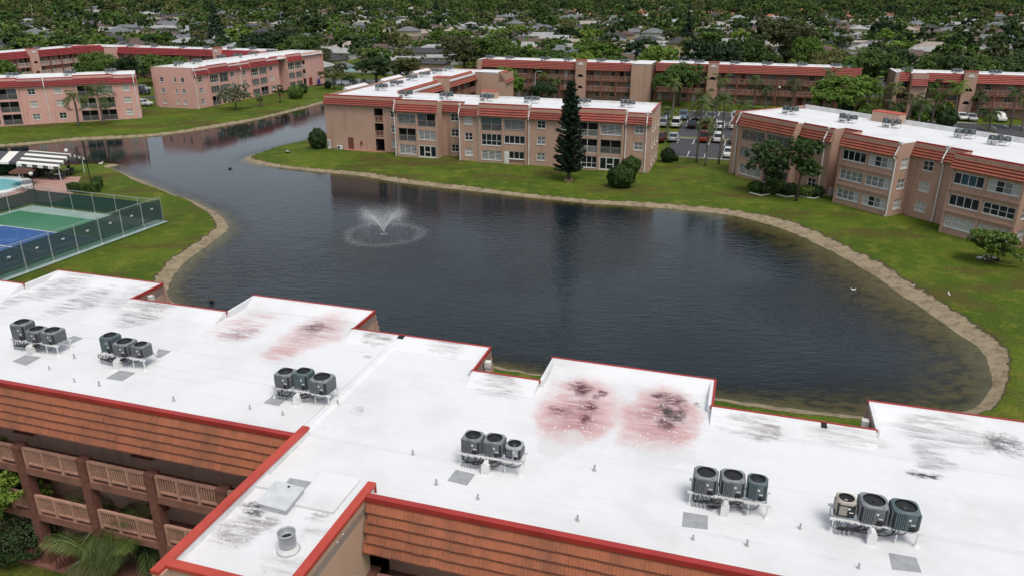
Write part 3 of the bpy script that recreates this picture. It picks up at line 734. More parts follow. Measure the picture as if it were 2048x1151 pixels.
ST = [stain(1068, 1245, 752, 885, 'pink', .95), stain(1235, 1408, 772, 900, 'pink', .95), stain(1080, 1170, 850, 918, 'damp', .5), stain(1255, 1400, 880, 930, 'damp', .45),
      stain(560, 692, 630, 705, 'pink', .55, -.15), stain(520, 620, 675, 730, 'pinksoft', .9), stain(410, 560, 615, 690, 'pinksoft', 1.0),
      stain(1125, 1190, 762, 790, 'dark', 1), stain(1085, 1150, 800, 835, 'dark', 1), stain(1150, 1215, 795, 830, 'dark', 1), stain(1190, 1220, 775, 800, 'dark', .9), stain(1150, 1185, 828, 848, 'dark', .9),
      stain(1300, 1375, 785, 812, 'dark', 1), stain(1305, 1380, 805, 840, 'black', 1), stain(1305, 1350, 828, 860, 'dark', .9), stain(1380, 1412, 798, 812, 'dark', .9), stain(430, 520, 650, 685, 'dark', .5), stain(590, 650, 640, 672, 'dark', .9),
      stain(60, 185, 552, 600, 'grey', .8), stain(120, 210, 570, 635, 'grey', .9), stain(200, 345, 570, 625, 'grey', .55), stain(225, 340, 608, 655, 'grey', 1), stain(0, 60, 585, 620, 'grey', .7),
      stain(715, 800, 672, 692, 'grey', 1), stain(720, 750, 705, 720, 'grey', .8), stain(840, 950, 690, 715, 'grey', .7), stain(940, 1060, 755, 800, 'grey', .8), stain(700, 735, 805, 830, 'grey', .6),
      stain(1430, 1580, 835, 880, 'grey', .85), stain(1500, 1565, 850, 890, 'grey', .8), stain(1600, 1770, 860, 900, 'grey', .6), stain(1775, 1990, 830, 900, 'grey', .75), stain(1810, 1915, 885, 945, 'grey', 1.0), stain(1950, 2048, 870, 910, 'black', .8), stain(1820, 1890, 942, 962, 'black', 1),
      stain(415, 545, 1025, 1095, 'grey', .95), stain(470, 530, 1005, 1035, 'black', .9), stain(490, 560, 1030, 1070, 'grey', 1), stain(590, 650, 1015, 1045, 'grey', .9), stain(585, 660, 1050, 1085, 'grey', .5), stain(500, 640, 1110, 1150, 'grey', .5),
      stain(1405, 1435, 1005, 1015, 'black', 1), stain(1460, 1500, 1015, 1030, 'black', .9), stain(1690, 1720, 1062, 1076, 'black', 1), stain(970, 1000, 925, 935, 'black', .8), stain(575, 640, 745, 765, 'grey', .4)]
DECK = roof_mat('stained_white_roof', ST)
roof_poly(fg, foot, DK, DECK, 'roof_deck')
n = len(foot)
copes = []
for i in range(len(far) - 1):              # lake-side parapets: membrane slopes up to a red metal edge
    a, b = foot[i], foot[i + 1]; along = abs(a[1] - b[1]) < .01
    wallb = MB()
    if along:
        run = 1.0; x0, x1 = min(a[0], b[0]), max(a[0], b[0]); y = a[1]
        mb = MB(); mb.loft([[(x0 + .01, y - run, DK + .004), (x0 + .01, y - .2, ZT - .02), (x0 + .01, y - .004, ZT), (x0 + .01, y - .004, DK + .004)], [(x1 - .01, y - run, DK + .004), (x1 - .01, y - .2, ZT - .02), (x1 - .01, y - .004, ZT), (x1 - .01, y - .004, DK + .004)]], DECK)
        mb.build('parapet', fg)
        c = MB(); c.box(((x0 + x1) / 2, y + .02, ZT - .045), (x1 - x0 + .1, .08, .15), COPE); c.build('coping', fg)
        wallb.poly([(x0, y, -.2), (x0, y, ZT - .1), (x1, y, ZT - .1), (x1, y, -.2)], TAN); wallb.build('wall', fg)
        if 3 < x1 - x0 < 9 and y + FV > 29:  # tile skirts facing the lake
            mansard(Fac(fg, x1, y + .05, PI), .0, x1 - x0, ZT - .14, 8.35, T_RED, COPE, .0, .55, cap=False, side=TAN)
    else:
        x = a[0]; y0, y1 = min(a[1], b[1]), max(a[1], b[1]); right = a[1] > b[1]; sgn = 1 if right else -1
        mb = MB(); mb.box((x - sgn * .08, (y0 + y1) / 2 - .02, (DK + ZT) / 2), (.15, y1 - y0 - .1, ZT - DK), DECK); mb.build('parapet', fg)
        if right:
            c = MB(); c.box((x + .03, (y0 + y1) / 2 + .02, ZT - .045), (.09, y1 - y0 - .06, .15), COPE); c.build('coping', fg)
        wallb.poly([(x, y0, -.2), (x, y1, -.2), (x, y1, ZT - .1), (x, y0, ZT - .1)], TAN); wallb.build('wall', fg)
for k in (2, 8): pass
for (u, v) in ((-30.4 + .22, 31.2), (-10.2 + .2, 29.2), (5.95 - .2, 28.8)):     # rain heads in the notches
    mb = MB(); x, y = u - FU, v - FV
    mb.loft([[(x + a * r, y + b * r, zz) for a, b in ((-1, -1), (1, -1), (1, 1), (-1, 1))] for r, zz in ((.08, 9.35), (.09, 9.5), (.13, 9.65), (.13, 9.9))], WHITE)
    mb.tube([(x, y, 9.25), (x, y, 8.9), (x + .1, y + .35, 8.5), (x + .1, y + .4, 8.0), (x, y + .3, .2)], .06, WHITE, 6); mb.build('downpipe', fg)
mb = MB()                                  # expansion joint across the roof
mb.loft([[(-14.85 - FU + dx, yy, DK + dz) for dx, dz in ((-.26, .003), (-.12, .10), (.12, .10), (.26, .003))] for yy in (21.4 - FV, 29.3 - FV)], DECK); mb.build('expansion_joint', fg)
for sx, sy, sw in ((-14.62, 30.0, .3), (4.1, 27.52, .2)): mb = MB(); mb.box((sx - FU, sy - FV, ZT - .1), (sw, .36, .22), BLACK); mb.build('scupper', fg)

# stair wing with its parapets
x0, x1, y0, y1 = -14.7 - FU, -10.55 - FU, 13.75 - FV, 21.45 - FV
def bar(mb, x0, x1, y0, y1, z0, z1, m): mb.box(((x0 + x1) / 2, (y0 + y1) / 2, (z0 + z1) / 2), (x1 - x0, y1 - y0, z1 - z0), m)
for nm, q in (('parapet', (x0 + .02, x0 + .2, y0 + .22, y1 - .02)), ('parapet', (x1 - .2, x1 - .02, y0 + .22, 19.0 - FV)), ('parapet', (x0 + .02, x1 - .02, y0 + .02, y0 + .2))):
    mb = MB(); bar(mb, *q, DK - .2, ZT - .03, WHITE); mb.build(nm, fg)
for q in ((x0 - .06, x0 + .24, y0 - .35, y1), (x1 - .24, x1 + .06, y0 - .35, 19.02 - FV), (x0 + .243, x1 - .243, y0 - .06, y0 + .24)):
    mb = MB(); bar(mb, *q, ZT - .028, ZT + .09, COPE_O); mb.build('coping', fg)
mb = MB(); bar(mb, x1 - .12, x1 + .05, 18.99 - FV, 19.03 - FV, DK - .05, ZT + .085, COPE); mb.build('coping_end', fg)
fl = Fac(fg, x0, y1, -PI / 2); fr_ = Fac(fg, x1, y0, PI / 2); ff = Fac(fg, x0, y0, 0)
wall(fl, 0, y1 - y0, 0, ZT - .03, TAN_L); wall(ff, 0, x1 - x0, 0, ZT - .03, TAN_L)
wall(fr_, 0, 18.3 - 13.75, 0, ZT - .03, TAN_L, [(2.6, 3.6, 6.6, 7.9, .12)]); window(fr_, 3.1, 6.6, 1.0, 1.3, 1, 2, FRAME, GLASS, 0, .1)
mb = MB(); bar(mb, x0 - .04, x0 + .3, y0 - .33, y0 - .0, 0, ZT - .03, TAN_L); mb.build('corner_pier', fg)
mb = MB(); bar(mb, x1 - .3, x1 + .04, y0 - .33, y0 - .0, 0, ZT - .03, TAN_L); mb.build('corner_pier', fg)

# near tile skirts: every tile its own piece where they show largest
TL, NC = .335, 5
def tile_mesh():
    mb = MB(); prof = []
    for k in range(13):
        x = -.1675 + .335 * k / 12; prof.append((x, .009 * abs(math.sin(3 * PI * (x + .1675) / .335)) ))
    Lc = .43
    top = [(x, 0, .012 + y) for x, y in prof]; lip = [(x, -Lc + .035, .079 + y) for x, y in prof]; bot = [(x, -Lc, .085 + y) for x, y in prof]; und = [(x, -Lc, .02) for x, y in prof]
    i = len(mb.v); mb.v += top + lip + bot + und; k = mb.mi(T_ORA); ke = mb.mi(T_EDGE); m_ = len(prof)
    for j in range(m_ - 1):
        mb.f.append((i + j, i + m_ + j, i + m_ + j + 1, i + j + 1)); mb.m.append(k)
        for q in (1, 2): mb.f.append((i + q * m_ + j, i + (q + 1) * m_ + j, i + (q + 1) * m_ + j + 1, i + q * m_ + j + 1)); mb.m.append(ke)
    return mb.mesh('tile')
TILE = tile_mesh()
def tiled_skirt(ua, ub, v, zt, zb, keep):
    """keep(u) says which columns are single tiles; the rest are joined"""
    y = v - FV; ot, obt = .02, .50
    base = MB(); f = Fac(fg, ua - FU, y, 0)
    pr = [(ot, zt), (obt, zb), (obt - .05, zb), (ot - .12, zb + .05), (ot - .12, zt)]
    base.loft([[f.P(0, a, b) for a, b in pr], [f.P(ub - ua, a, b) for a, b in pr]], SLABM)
    sk = base.build('mansard', fg)
    slope = math.atan2(obt - ot, zt - zb); ln = math.hypot(obt - ot, zt - zb); ex = ln / NC
    cnt = int((ub - ua) / TL); restb = MB(); T0 = bpy.data.meshes['tile']
    tv = [v_.co.copy() for v_ in T0.vertices]; tf = [tuple(p_.vertices) for p_ in T0.polygons]; tmi = [p_.material_index for p_ in T0.polygons]
    for c in range(NC):
        t = c * ex
        for k in range(cnt):
            s = (k + .5 + (.25 if c % 2 else 0)) * TL; p = f.P(s, ot + math.sin(slope) * t, zt - math.cos(slope) * t)
            jz = rnd.uniform(-.012, .012); rot = Matrix.Rotation(PI / 2 - slope + rnd.uniform(-.012, .012), 4, 'X') @ Matrix.Rotation(rnd.uniform(-.015, .015), 4, 'Z')
            if keep(ua + s):
                o = ob('tile', TILE, sk, (p[0], p[1], p[2] + jz)); o.rotation_euler = rot.to_euler()
            else:
                i = len(restb.v); Mx = Matrix.Translation((p[0], p[1], p[2] + jz)) @ rot; restb.v += [tuple(Mx @ q) for q in tv]
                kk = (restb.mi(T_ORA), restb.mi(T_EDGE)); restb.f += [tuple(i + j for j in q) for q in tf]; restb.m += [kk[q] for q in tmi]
    if restb.v: restb.build('tile_field', sk, kind='stuff')
    c = MB(); f.bx(c, -.02, ub - ua + .02, -.10, .13, zt - .01, zt + .17, COPE); c.build('coping', fg)
    return sk
tiled_skirt(-10.5, 34.0, 18.37, ZT - .1, 8.42, lambda u: u < 1.6)
tiled_skirt(-64, -14.72, 20.84, ZT - .1, 8.42, lambda u: u > -21.2)

# open galleries under the skirts
def gallery(ua, ub, v, bay, wins):
    f = Fac(fg, ua - FU, v - FV, 0); Ls = ub - ua; nb_ = round(Ls / bay); bw = Ls / nb_; fz = (.95, 3.72, 6.18)
    wall(f, 0, Ls, 0, 8.9, TAN, o=-1.4)
    for z in fz[1:]:
        mb = MB(); f.bx(mb, 0, Ls, -1.39, .05, z - .34, z, SLABM); mb.build('gallery_slab', fg)
    mb = MB(); f.bx(mb, 0, Ls, -1.39, .02, 8.47, 8.55, SLABM); mb.build('gallery_ceiling', fg)
    mb = MB(); f.bx(mb, 0, Ls, -1.39, .3, .55, .95, SLABM); mb.build('gallery_floor', fg)
    cm_ = MB(); cm_.box((0, 0, 3.55), (.42, .42, 7.1), BRICK); cm_.box((0, 0, 7.15), (.47, .47, .14), BRICK); cmesh = cm_.mesh('column')
    bal = MB(); bal.box((0, 0, .55), (.06, .045, .72), RAILM); balm = bal.mesh('baluster')
    npan, nbal = 3, 7; w = bw - .5
    rb = MB(); pw = w / npan
    for i in range(npan):
        xa = -w / 2 + i * pw
        rb.box((xa + .07, -.02, .47), (.14, .13, 1.06), RAILM)
        rb.box((xa + .07 + pw / 2, 0, .95), (pw - .15, .12, .10), RAILM); rb.box((xa + .07 + pw / 2, 0, .20), (pw - .15, .12, .09), RAILM)
    rmesh = rb.mesh('railing')
    for i in range(nb_ + 1):
        ob('column', cmesh, fg, f.P(i * bw, -.12, 0), f.a)
    for i in range(nb_):
        s = (i + .5) * bw; u = ua + s
        for z in fz[1:]:
            r = ob('railing', rmesh, fg, f.P(s, -.06, z), f.a)
            if -32 < u < -13:
                for p_ in range(npan):
                    for k in range(nbal): ob('baluster', balm, r, (-w / 2 + p_ * pw + .14 + (pw - .14) * (k + .5) / nbal, 0, .02))
    for s, z in wins: window(f, s - ua, z, 1.0, 1.5, 1, 2, DARK if False else DOORB, GLASS, -1.35, .02)
    return f
gallery(-14.75 - 3.45 * 14, -14.75, 20.60, 3.45, [(-23.2, 6.9), (-16.6, 6.9), (-22.9, 4.4), (-29.7, 6.9), (-29.4, 4.4), (-16.6, 4.4)])
gallery(-10.5, -10.5 + 3.45 * 12, 18.15, 3.45, [(-3.5, 6.9), (3.4, 6.9)])
for s_, v_, w_ in ((-64, 20.84, 9.2), (42, 18.37, 9.3)):
    mb = MB(); x = s_ - FU; mb.poly([(x, v_ - FV, 0), (x, v_ - FV + w_, 0), (x, v_ - FV + w_, ZT - .1), (x, v_ - FV, ZT - .1)], TAN); mb.build('wall', fg)

# roof-top things of the near block
def FW_(x, y, z=DK): return at(x, y, z)
A1 = 'on the roof rack'
def frack(x, y, units, label): 
    u, v = uvof(at(x, y, DK)); rack(W(u, v, DK), AZ, units, label, 'air conditioners on the near white roof')
def U(kind, a, h, lab): return (kind, a, h, lab)
frack(86, 697, [U('ribbed', .84, 1.08, 'tall dark grey air conditioner beside two squat ones, rack closest to tennis court'), U('ribbed', .80, .76, 'squat grey air conditioner in the middle of the rack closest to tennis court'), U('ribbed', .86, .78, 'squat ribbed air conditioner at the mat end of the rack closest to tennis court')], 'white steel rack with cables carrying the air conditioners closest to the tennis court')
frack(258, 725, [U('slate', .74, 1.05, 'tall slate air conditioner, second rack from the tennis court'), U('ribbed', .88, .82, 'wide ribbed air conditioner between a tall slate and a small unit'), U('ribbed', .72, .74, 'small dark air conditioner next to a wide ribbed one and grey mat')], 'white steel rack with thick black cables, second from the tennis court')
frack(613, 795, [U('ribbed', .80, .84, 'grey air conditioner with yellow tag beside a slate one'), U('slate', .74, .98, 'slate air conditioner squeezed between two ribbed grey ones'), U('ribbed', .92, .82, 'wide ribbed air conditioner beside a slate one, near the expansion joint')], 'white steel rack with tangled cables beside the roof expansion joint')
frack(985, 928, [U('ribbed', .76, .78, 'grey air conditioner at the cable-loop end of the rack beside the pink stains'), U('ribbed', .76, .80, 'grey air conditioner in the middle of the rack beside the pink stains'), U('silver', .64, .66, 'small silver-cornered air conditioner with louvred sides beside the pink stains')], 'white steel rack with looped black cables beside the pink stained roof')
frack(1455, 1008, [U('ribbed', .82, .86, 'grey air conditioner with a pale object lying in its fan well'), U('ribbed', .82, .86, 'grey ribbed air conditioner beside the narrow slate one'), U('slate', .66, .92, 'narrow slate air conditioner at the end of a rack beside two ribbed ones')], 'white steel rack with two ribbed and one narrow slate air conditioner')
frack(1742, 1062, [U('beige', .62, .78, 'small beige air conditioner with louvred sides'), U('ribbed', .88, .88, 'large grey air conditioner beside the small beige one'), U('slate', .86, .92, 'large slate air conditioner at the end of the rack with the beige one')], 'white steel rack carrying the beige air conditioner and two large grey ones')
MATG = mat('grey_mat', (.36, .37, .385), .8, (.29, .30, .315), 3)
def quadmat(c, label, name='roof_mat'):
    P = [FP(*q) for q in c]; cx = sum(p[0] for p in P) / 4; cy = sum(p[1] for p in P) / 4
    mb = MB(); mb.loft([[(p[0] - cx, p[1] - cy, z) for p in P] for z in (.004, .018)], MATG)
    mb.build(name, None, loc=W(cx + FU, cy + FV, DK), rz=AZ, label=label, cat='mat', group='grey mats on the near white roof')
for c, lb in ((((25, 722), (52, 709), (82, 714), (52, 730)), 'grey mat on the roof in front of the rack closest to tennis court'), (((118, 683), (148, 671), (166, 676), (140, 688)), 'grey mat half behind the rack closest to tennis court'), (((212, 756), (240, 740), (271, 745), (245, 761)), 'grey mat in front of the second rack from the tennis court'), (((308, 712), (318, 697), (342, 702), (320, 715)), 'grey mat behind the second rack from the tennis court'), (((527, 805), (547, 790), (577, 795), (557, 811)), 'grey mat with a dark scuff in front of the rack by the expansion joint'), (((895, 960), (912, 939), (950, 948), (934, 970)), 'grey mat in front of the rack beside the pink stains'), (((1364, 1052), (1367, 1023), (1416, 1031), (1415, 1058)), 'grey mat in front of the rack with the narrow slate unit'), (((1785, 1138), (1778, 1105), (1832, 1115), (1843, 1144)), 'grey mat in front of the rack with the beige unit'), (((556, 982), (578, 955), (623, 963), (601, 990)), 'grey mat beside the tilted metal hatch lid')): quadmat(c, lb)
# hatch with its lid ajar, raised pads, large vent
HATCH = mat('hatch_sheet', (.60, .62, .64), .45, (.50, .52, .54), 2)
u, v = uvof(at(562, 1005, DK)); h = empty('roof_hatch', W(u, v, DK), AZ, 'metal roof hatch with a tilted grey sheet lid on the stair wing', 'hatch')
mb = MB(); mb.box((0, 0, .11), (.95, .9, .22), WHITE); mb.build('curb', h)
mb = MB(); mb.box((0, 0, 0), (1.1, 1.12, .05), HATCH); mb.box((0, -.52, -.05), (1.1, .05, .1), METAL); mb.box((.52, 0, -.05), (.05, 1.0, .1), METAL); mb.box((0.05, .42, .04), (.06, .06, .05), BLACK); mb.build('lid', h, loc=(.02, 0, .30), rot=(R(5), R(3), 0))
for q, lb in (((535, 545, 965, 990, 1.3, .7), 'small raised white pad beside the roof hatch'), ((655, 660, 985, 1000, 1.5, 1.9), 'large raised white pad between roof hatch and red parapet')):
    u, v = uvof(at(q[0], q[2], DK)); mb = MB(); a, b = q[4] / 2, q[5] / 2
    mb.loft([[(-a, -b, .003), (a, -b, .003), (a, b, .003), (-a, b, .003)], [(-a, -b, .1), (a, -b, .1), (a, b, .1), (-a, b, .1)], [(-a + .03, -b + .03, .12), (a - .03, -b + .03, .12), (a - .03, b - .03, .12), (-a + .03, b - .03, .12)]], DECK)
    mb.build('roof_pad', None, loc=W(u, v, DK), rz=AZ, label=lb, cat='roof pad')
u, v = uvof(at(577, 1098, DK)); vt = empty('roof_vent', W(u, v, DK), AZ, 'wide white cylinder roof vent with dark open throat near the stair wing end', 'vent')
mb = MB(); mb.lathe([(.36, 0), (.31, .08), (.275, .14), (.275, .16)], WHITE, 28); mb.build('flashing', vt, True)
mb = MB(); mb.lathe([(.255, .12), (.255, .60), (.275, .605), (.275, .66), (.25, .66), (.235, .62), (.235, .40), (.02, .38)], METAL, 28, caps=False); mb.build('drum', vt, True)
mb = MB(); mb.lathe([(.16, .40), (.16, .47), (.05, .50)], BLACK, 18); mb.build('throat', vt)
def vp():
    mb = MB(); mb.lathe([(.12, 0), (.05, .06), (.045, .26), (.06, .27), (.06, .33), (.01, .33)], mat('lead_grey', (.38, .38, .38), .6), 10); return mb.mesh('vent_pipe')
vpm = vp()
vps = mat('lead_grey', (.38, .38, .38), .6)
for x, y in ((149, 716), (99, 738), (199, 771), (149, 763), (500, 817), (566, 829), (348, 801), (676, 808), (826, 908), (873, 968), (956, 997), (1155, 1040), (1386, 1078), (1494, 1090), (1600, 1056), (1717, 1135), (1189, 940)):
    u, v = uvof(at(x, y, DK)); ob('vent_pipe', vpm, None, W(u, v, DK), AZ + rnd.random(), scale=rnd.uniform(.5, .7), label='short white plumbing vent pipe standing on the stained white roof', cat='vent pipe', group='plumbing vent pipes on the near roof')
fc = MB(); r7 = random.Random(3)           # fastener plates showing through the membrane
def dots(x0, x1, y0, y1, k):
    for _ in range(k):
        p = FP(r7.uniform(x0, x1), r7.uniform(y0, y1)); fc.lathe([(.042, .002), (.036, .010), (.005, .012)], WHITE, 6, (p[0], p[1], DK), False)
for q in ((1060, 1230, 850, 920, 40), (1240, 1420, 860, 935, 45), (940, 1060, 760, 810, 25), (1430, 1580, 840, 890, 35), (1590, 1760, 865, 900, 25), (420, 560, 1030, 1110, 30), (580, 690, 1020, 1090, 25), (1080, 1400, 780, 860, 26), (840, 960, 690, 725, 15), (1960, 2040, 870, 910, 12), (640, 740, 830, 960, 14)): dots(*q)
fc.build('fastener_plate', fg, kind='stuff')

# ------------------------------------------------------------------ lake-front apartment blocks
FH = 2.48
def cell(f, s, w, z, code, o, ops, later, F=FRAME):
    """one bay cell: adds its opening and queues what stands in it"""
    if code[0] == 'J':
        h = 1.5; fm = FRAME if 'w' in code else FRAME_A; g = {'d': GLASS, 'g': GLASS_G, 't': BLIND_D}.get(code[-1], GLASS_G)
        ops.append((s - w / 2, s + w / 2, z + .48, z + .48 + h, .12)); later.append(lambda: window(f, s, z + .48, round(w, 2), h, 3, 1, fm, g, o, .1, slats=7))
    elif code[0] == 'P':
        k = {'L': 1, 'R': 2, 'B': 3}.get(code[-1], 0); h = 2.1
        ops.append((s - w / 2, s + w / 2, z + .1, z + .1 + h, 2.0)); later.append(lambda: porch(f, s, z + .1, round(w, 2), h, o, FRAME if 'w' in code else FRAME_A, k))
    elif code[0] == 'D':
        ops.append((s - w / 2, s + w / 2, z + .06, z + 2.1, .12)); later.append(lambda: patio(f, s, z + .06, round(w, 2), 2.04, o))
    elif code[0] == 'S':
        g = {'d': [GLASS] * 4, 't': [GLASS, GLASS_T, GLASS_T, GLASS], 'b': [BLIND_D, BLIND_D, BLIND_D, BLIND], 'w': [BLIND] * 4, 'm': [BLIND, GLASS, BLIND_D, BLIND], 'g': [BLIND_D] * 4}[code[-1]]
        rows = 2 if '2' in code else 1
        ops.append((s - w / 2, s + w / 2, z + .76, z + 2.02, .12)); later.append(lambda: window(f, s, z + .76, round(w, 2), 1.26, 4, rows, FRAME, g, o, .1, sep=True))
    elif code[0] == 'G':          # tall glazed grid with spandrels
        ops.append((s - w / 2, s + w / 2, z + .3, z + 2.1, .12)); later.append(lambda: window(f, s, z + .3, round(w, 2), 1.8, 4, 2, FRAME, GLASS, o, .1, split=.4))
    elif code[0] == 'E':          # door with windows beside it
        ops.append((s - w / 2, s + w / 2, z + .06, z + 2.05, .12))
        later.append(lambda: (window(f, s + .35, z + .85, round(w - .8, 2), 1.2, 3, 1, FRAME, GLASS, o, .1), door(f, s - w / 2 + .42, z + .06, .8, 1.98, DOORW, o - .03)))
def bay(f, s0, s1, o, spec, wm, tm, cm, zt=9.15, zb=7.38, back=2.6, ledge=False, lcheek=True, rcheek=True, sidewin=None):
    """projecting bay, two cells wide and three storeys high, under its own tile skirt"""
    w = (s1 - s0) / 2; ops, later = [], []
    for fl, row in enumerate(spec):
        for k, code in enumerate(row):
            if code: cell(f, s0 + w * (k + .5) + (.06 if k == 0 else -.06), w - .52, fl * FH, code, o, ops, later)
    wall(f, s0, s1, -.2, zt - .1, wm, ops, o)
    for q in later: q()
    for s in (s0 + .14, (s0 + s1) / 2, s1 - .14): mb = MB(); f.bx(mb, s - .14, s + .14, o - .02, o + .12, -.2, zb, wm); mb.build('pilaster', f.root)
    if ledge:
        for z in (FH + .22, 2 * FH + .22):
            mb = MB(); f.bx(mb, s0 + .02, s1 - .02, o - .02, o + .18, z - .22, z, wm); mb.build('ledge', f.root)
    A, B = f.P(s0, o, 0), f.P(s1, o, 0)
    for s, left in ((s0, True), (s1, False)):
        sf = Fac(f.root, *f.P(s, o - back, 0)[:2], f.a - PI / 2 if left else f.a + PI / 2)
        if left: sf = Fac(f.root, *f.P(s, o - back, 0)[:2], f.a - PI / 2)
        else: sf = Fac(f.root, *f.P(s, o, 0)[:2], f.a + PI / 2)
        if not left and sidewin:
            op = [(back / 2 - .7, back / 2 + .7, fl * FH + .8, fl * FH + 2.0, .12) for fl in range(3)]
            wall(sf, 0, back, -.2, zt - .1, wm, op)
            for fl in range(3): window(sf, back / 2, fl * FH + .8, 1.4, 1.2, 2, 2, FRAME, sidewin[fl], 0, .1)
        else: wall(sf, 0, back, -.2, zt - .1, wm)
    mansard(f, s0 - .05, s1 + .05, zt, zb, tm, cm, o - .25, o + .42, 5, side=wm)
def plain(f, s0, s1, o, cols, wm, tm, cm, zt=8.8, zb=7.22, gl=None, zr=(0, FH, 2 * FH), w=1.35, h=1.2, seed=0, skirt=True):
    r = random.Random(seed); ops = [(c - w / 2, c + w / 2, z + .84, z + .84 + h, .12) for c in cols for z in zr]
    wall(f, s0, s1, -.2, zt - .1, wm, ops, o)
    for c in cols:
        for z in zr: window(f, c, z + .84, w, h, 2, 2, FRAME, r.choice(gl or (GLASS, BLIND, BLIND_D, GLASS)), o, .1)
    if skirt: mansard(f, s0, s1, zt, zb, tm, cm, o - .25, o + .4, 5, side=wm)
def edge_parapet(root, pts, z0, z1, m, cm=None, th=.2):
    for (ax, ay), (bx_, by_) in zip(pts, pts[1:]):
        Ln = math.hypot(bx_ - ax, by_ - ay); an = math.atan2(by_ - ay, bx_ - ax)
        mb = MB(); mb.box(((ax + bx_) / 2, (ay + by_) / 2, (z0 + z1) / 2), (Ln, th, z1 - z0), m, an); mb.build('parapet', root)
        if cm:
            mb = MB(); mb.box(((ax + bx_) / 2, (ay + by_) / 2, z1 + .035), (Ln + .05, th + .08, .07), cm, an); mb.build('coping', root)

# --- block across the lake
MU, MV = -68.9, 114.0
mid = empty('apartment_building', W(MU, MV), AZ, 'tan L-shaped apartment block with red tile skirt standing across the lake behind a tall pine', 'building', 'three-storey apartment blocks')
f = Fac(mid, 0, 0, 0); ZR = 8.62
# stair end
ops = [(9.3, 10.9, .05, 2.15, 3.0), (9.3, 10.9, 2.5, 4.75, 3.0), (9.3, 10.9, 4.98, 7.2, 3.0), (12.2, 13.6, .84, 2.04, .12), (12.2, 13.6, 3.32, 4.52, .12), (12.2, 13.6, 5.8, 7.0, .12)]
wall(f, 0, 14.5, -.2, 8.9, TAN, ops, -2.6)
for z, g in ((.84, BLIND), (3.32, BLIND_D), (5.8, GLASS)): window(f, 12.9, z, 1.4, 1.2, 2, 2, FRAME, g, -2.6, .1)
for z in (2.52, 5.0): ob('railing', cached('sr', lambda: railing_mesh(1.5, RAILM, npan=2, nb=2)), mid, f.P(10.1, -2.66, z), 0)
mansard(f, 0, 14.45, 9.05, 7.6, T_RED, COPE, -2.85, -2.2, 5, side=TAN)
door(f, 4.6, .05, 1.0, 2.05, DOORB, -2.56)
mb = MB(); f.bx(mb, 3.6, 11.3, -2.6, -1.7, -.2, .12, mat('path_terracotta', (.36, .17, .12), .9)); mb.build('step', mid)
bay(f, 14.5, 21.7, 0, [('Jw', 'D'), ('P', 'Jw'), ('Jg', 'PL')], TAN, T_RED, COPE)
plain(f, 21.7, 25.4, -2.5, [23.7], TAN, T_RED, COPE, 8.85, 7.3, seed=2)
plain(f, 25.4, 28.9, 0, [27.0], TAN, T_RED, COPE, 8.75, 7.2, (BLIND, GLASS, BLIND), seed=5)
bay(f, 28.9, 36.7, .3, [('Jw', 'E'), ('G', 'Sd'), ('PB', 'Jg')], TAN, T_RED, COPE)
plain(f, 36.7, 44.3, 0, [38.9, 42.6], TAN, T_RED, COPE, 8.75, 7.2, (BLIND_D, GLASS), seed=3)
bay(f, 44.3, 51.7, .3, [('G', 'D'), ('Pw', 'P'), ('Pw', 'Jw')], TAN, T_RED, COPE)
plain(f, 51.7, 55.7, 0, [53.9], TAN, T_RED, COPE, 8.75, 7.2, (BLIND, BLIND_D, GLASS), seed=8)
for s in (25.5, 28.75, 36.95, 51.95, 55.0): downpipe(f, s, 8.95, 7.2)
for s in (14.3,): downpipe(f, s, 9.0, 7.4, .15, .5)
mb = MB()
for s in (22.6, 22.9): mb.tube([f.P(s, -2.4, 7.3), f.P(s, -2.4, .1)], .06, TAN, 6)
mb.build('conduit', mid)
fs = Fac(mid, 55.7, 0, PI / 2)
ops = [(s - .5, s + .5, z + .84, z + 1.9, .1) for s in (2.4, 5.2, 8.4) for z in (0, FH, 2 * FH)]
wall(fs, 0, 10.6, -.2, 9.05, TAN_L, ops)
for s in (2.4, 5.2, 8.4):
    for z in (0, FH, 2 * FH): window(fs, s, z + .84, 1.0, 1.06, 1, 2, FRAME, BLIND_D, 0, .08)
edge_parapet(mid, [(55.6, .2), (55.6, 10.6)], ZR - .05, 9.05, WHITE, COPE)
edge_parapet(mid, [(55.6, 10.6), (11.1, 10.6)], ZR - .05, 8.98, WHITE)
wall(Fac(mid, 55.7, 10.7, PI), 0, 44.6, -.2, 8.98, TAN)
wall(Fac(mid, 0, 54, -PI / 2), 0, 51.4, -.2, 8.95, TAN)
roof_poly(mid, [(.25, 2.8), (14.5, 2.8), (14.7, .2), (21.5, .2), (21.7, 2.6), (25.4, 2.6), (25.5, .2), (55.6, .2), (55.6, 10.6), (10.9, 10.6), (10.9, 54), (.25, 54)], ZR, WROOF)
# wing running away: lake-side bays on its left, tile skirt and gallery on its right
for y0, y1 in ((12.2, 20.4), (27.0, 36.0), (42.5, 51)):
    fb = Fac(mid, 0, y1, -PI / 2); wall(fb, 0, y1 - y0, -.2, 9.0, TAN, o=1.6)
    mb = MB(); mb.loft([[(-1.7, y0, 8.2), (-1.45, y0, 9.2), (-.1, y0, ZR + .02), (-.1, y0, 8.2)], [(-1.7, y1, 8.2), (-1.45, y1, 9.2), (-.1, y1, ZR + .02), (-.1, y1, 8.2)]], WROOF); mb.build('bay_roof', mid)
    for yy in (y0, y1):
        mb = MB(); mb.poly([(-1.6, yy + .01, -.2), (.01, yy + .01, -.2), (.01, yy + .01, 8.6), (-1.6, yy + .01, 8.9)], TAN); mb.build('wall', mid)
    mansard(fb, 0, y1 - y0, 9.1, 7.4, T_RED, COPE, 1.45, 2.1, 5, side=TAN)
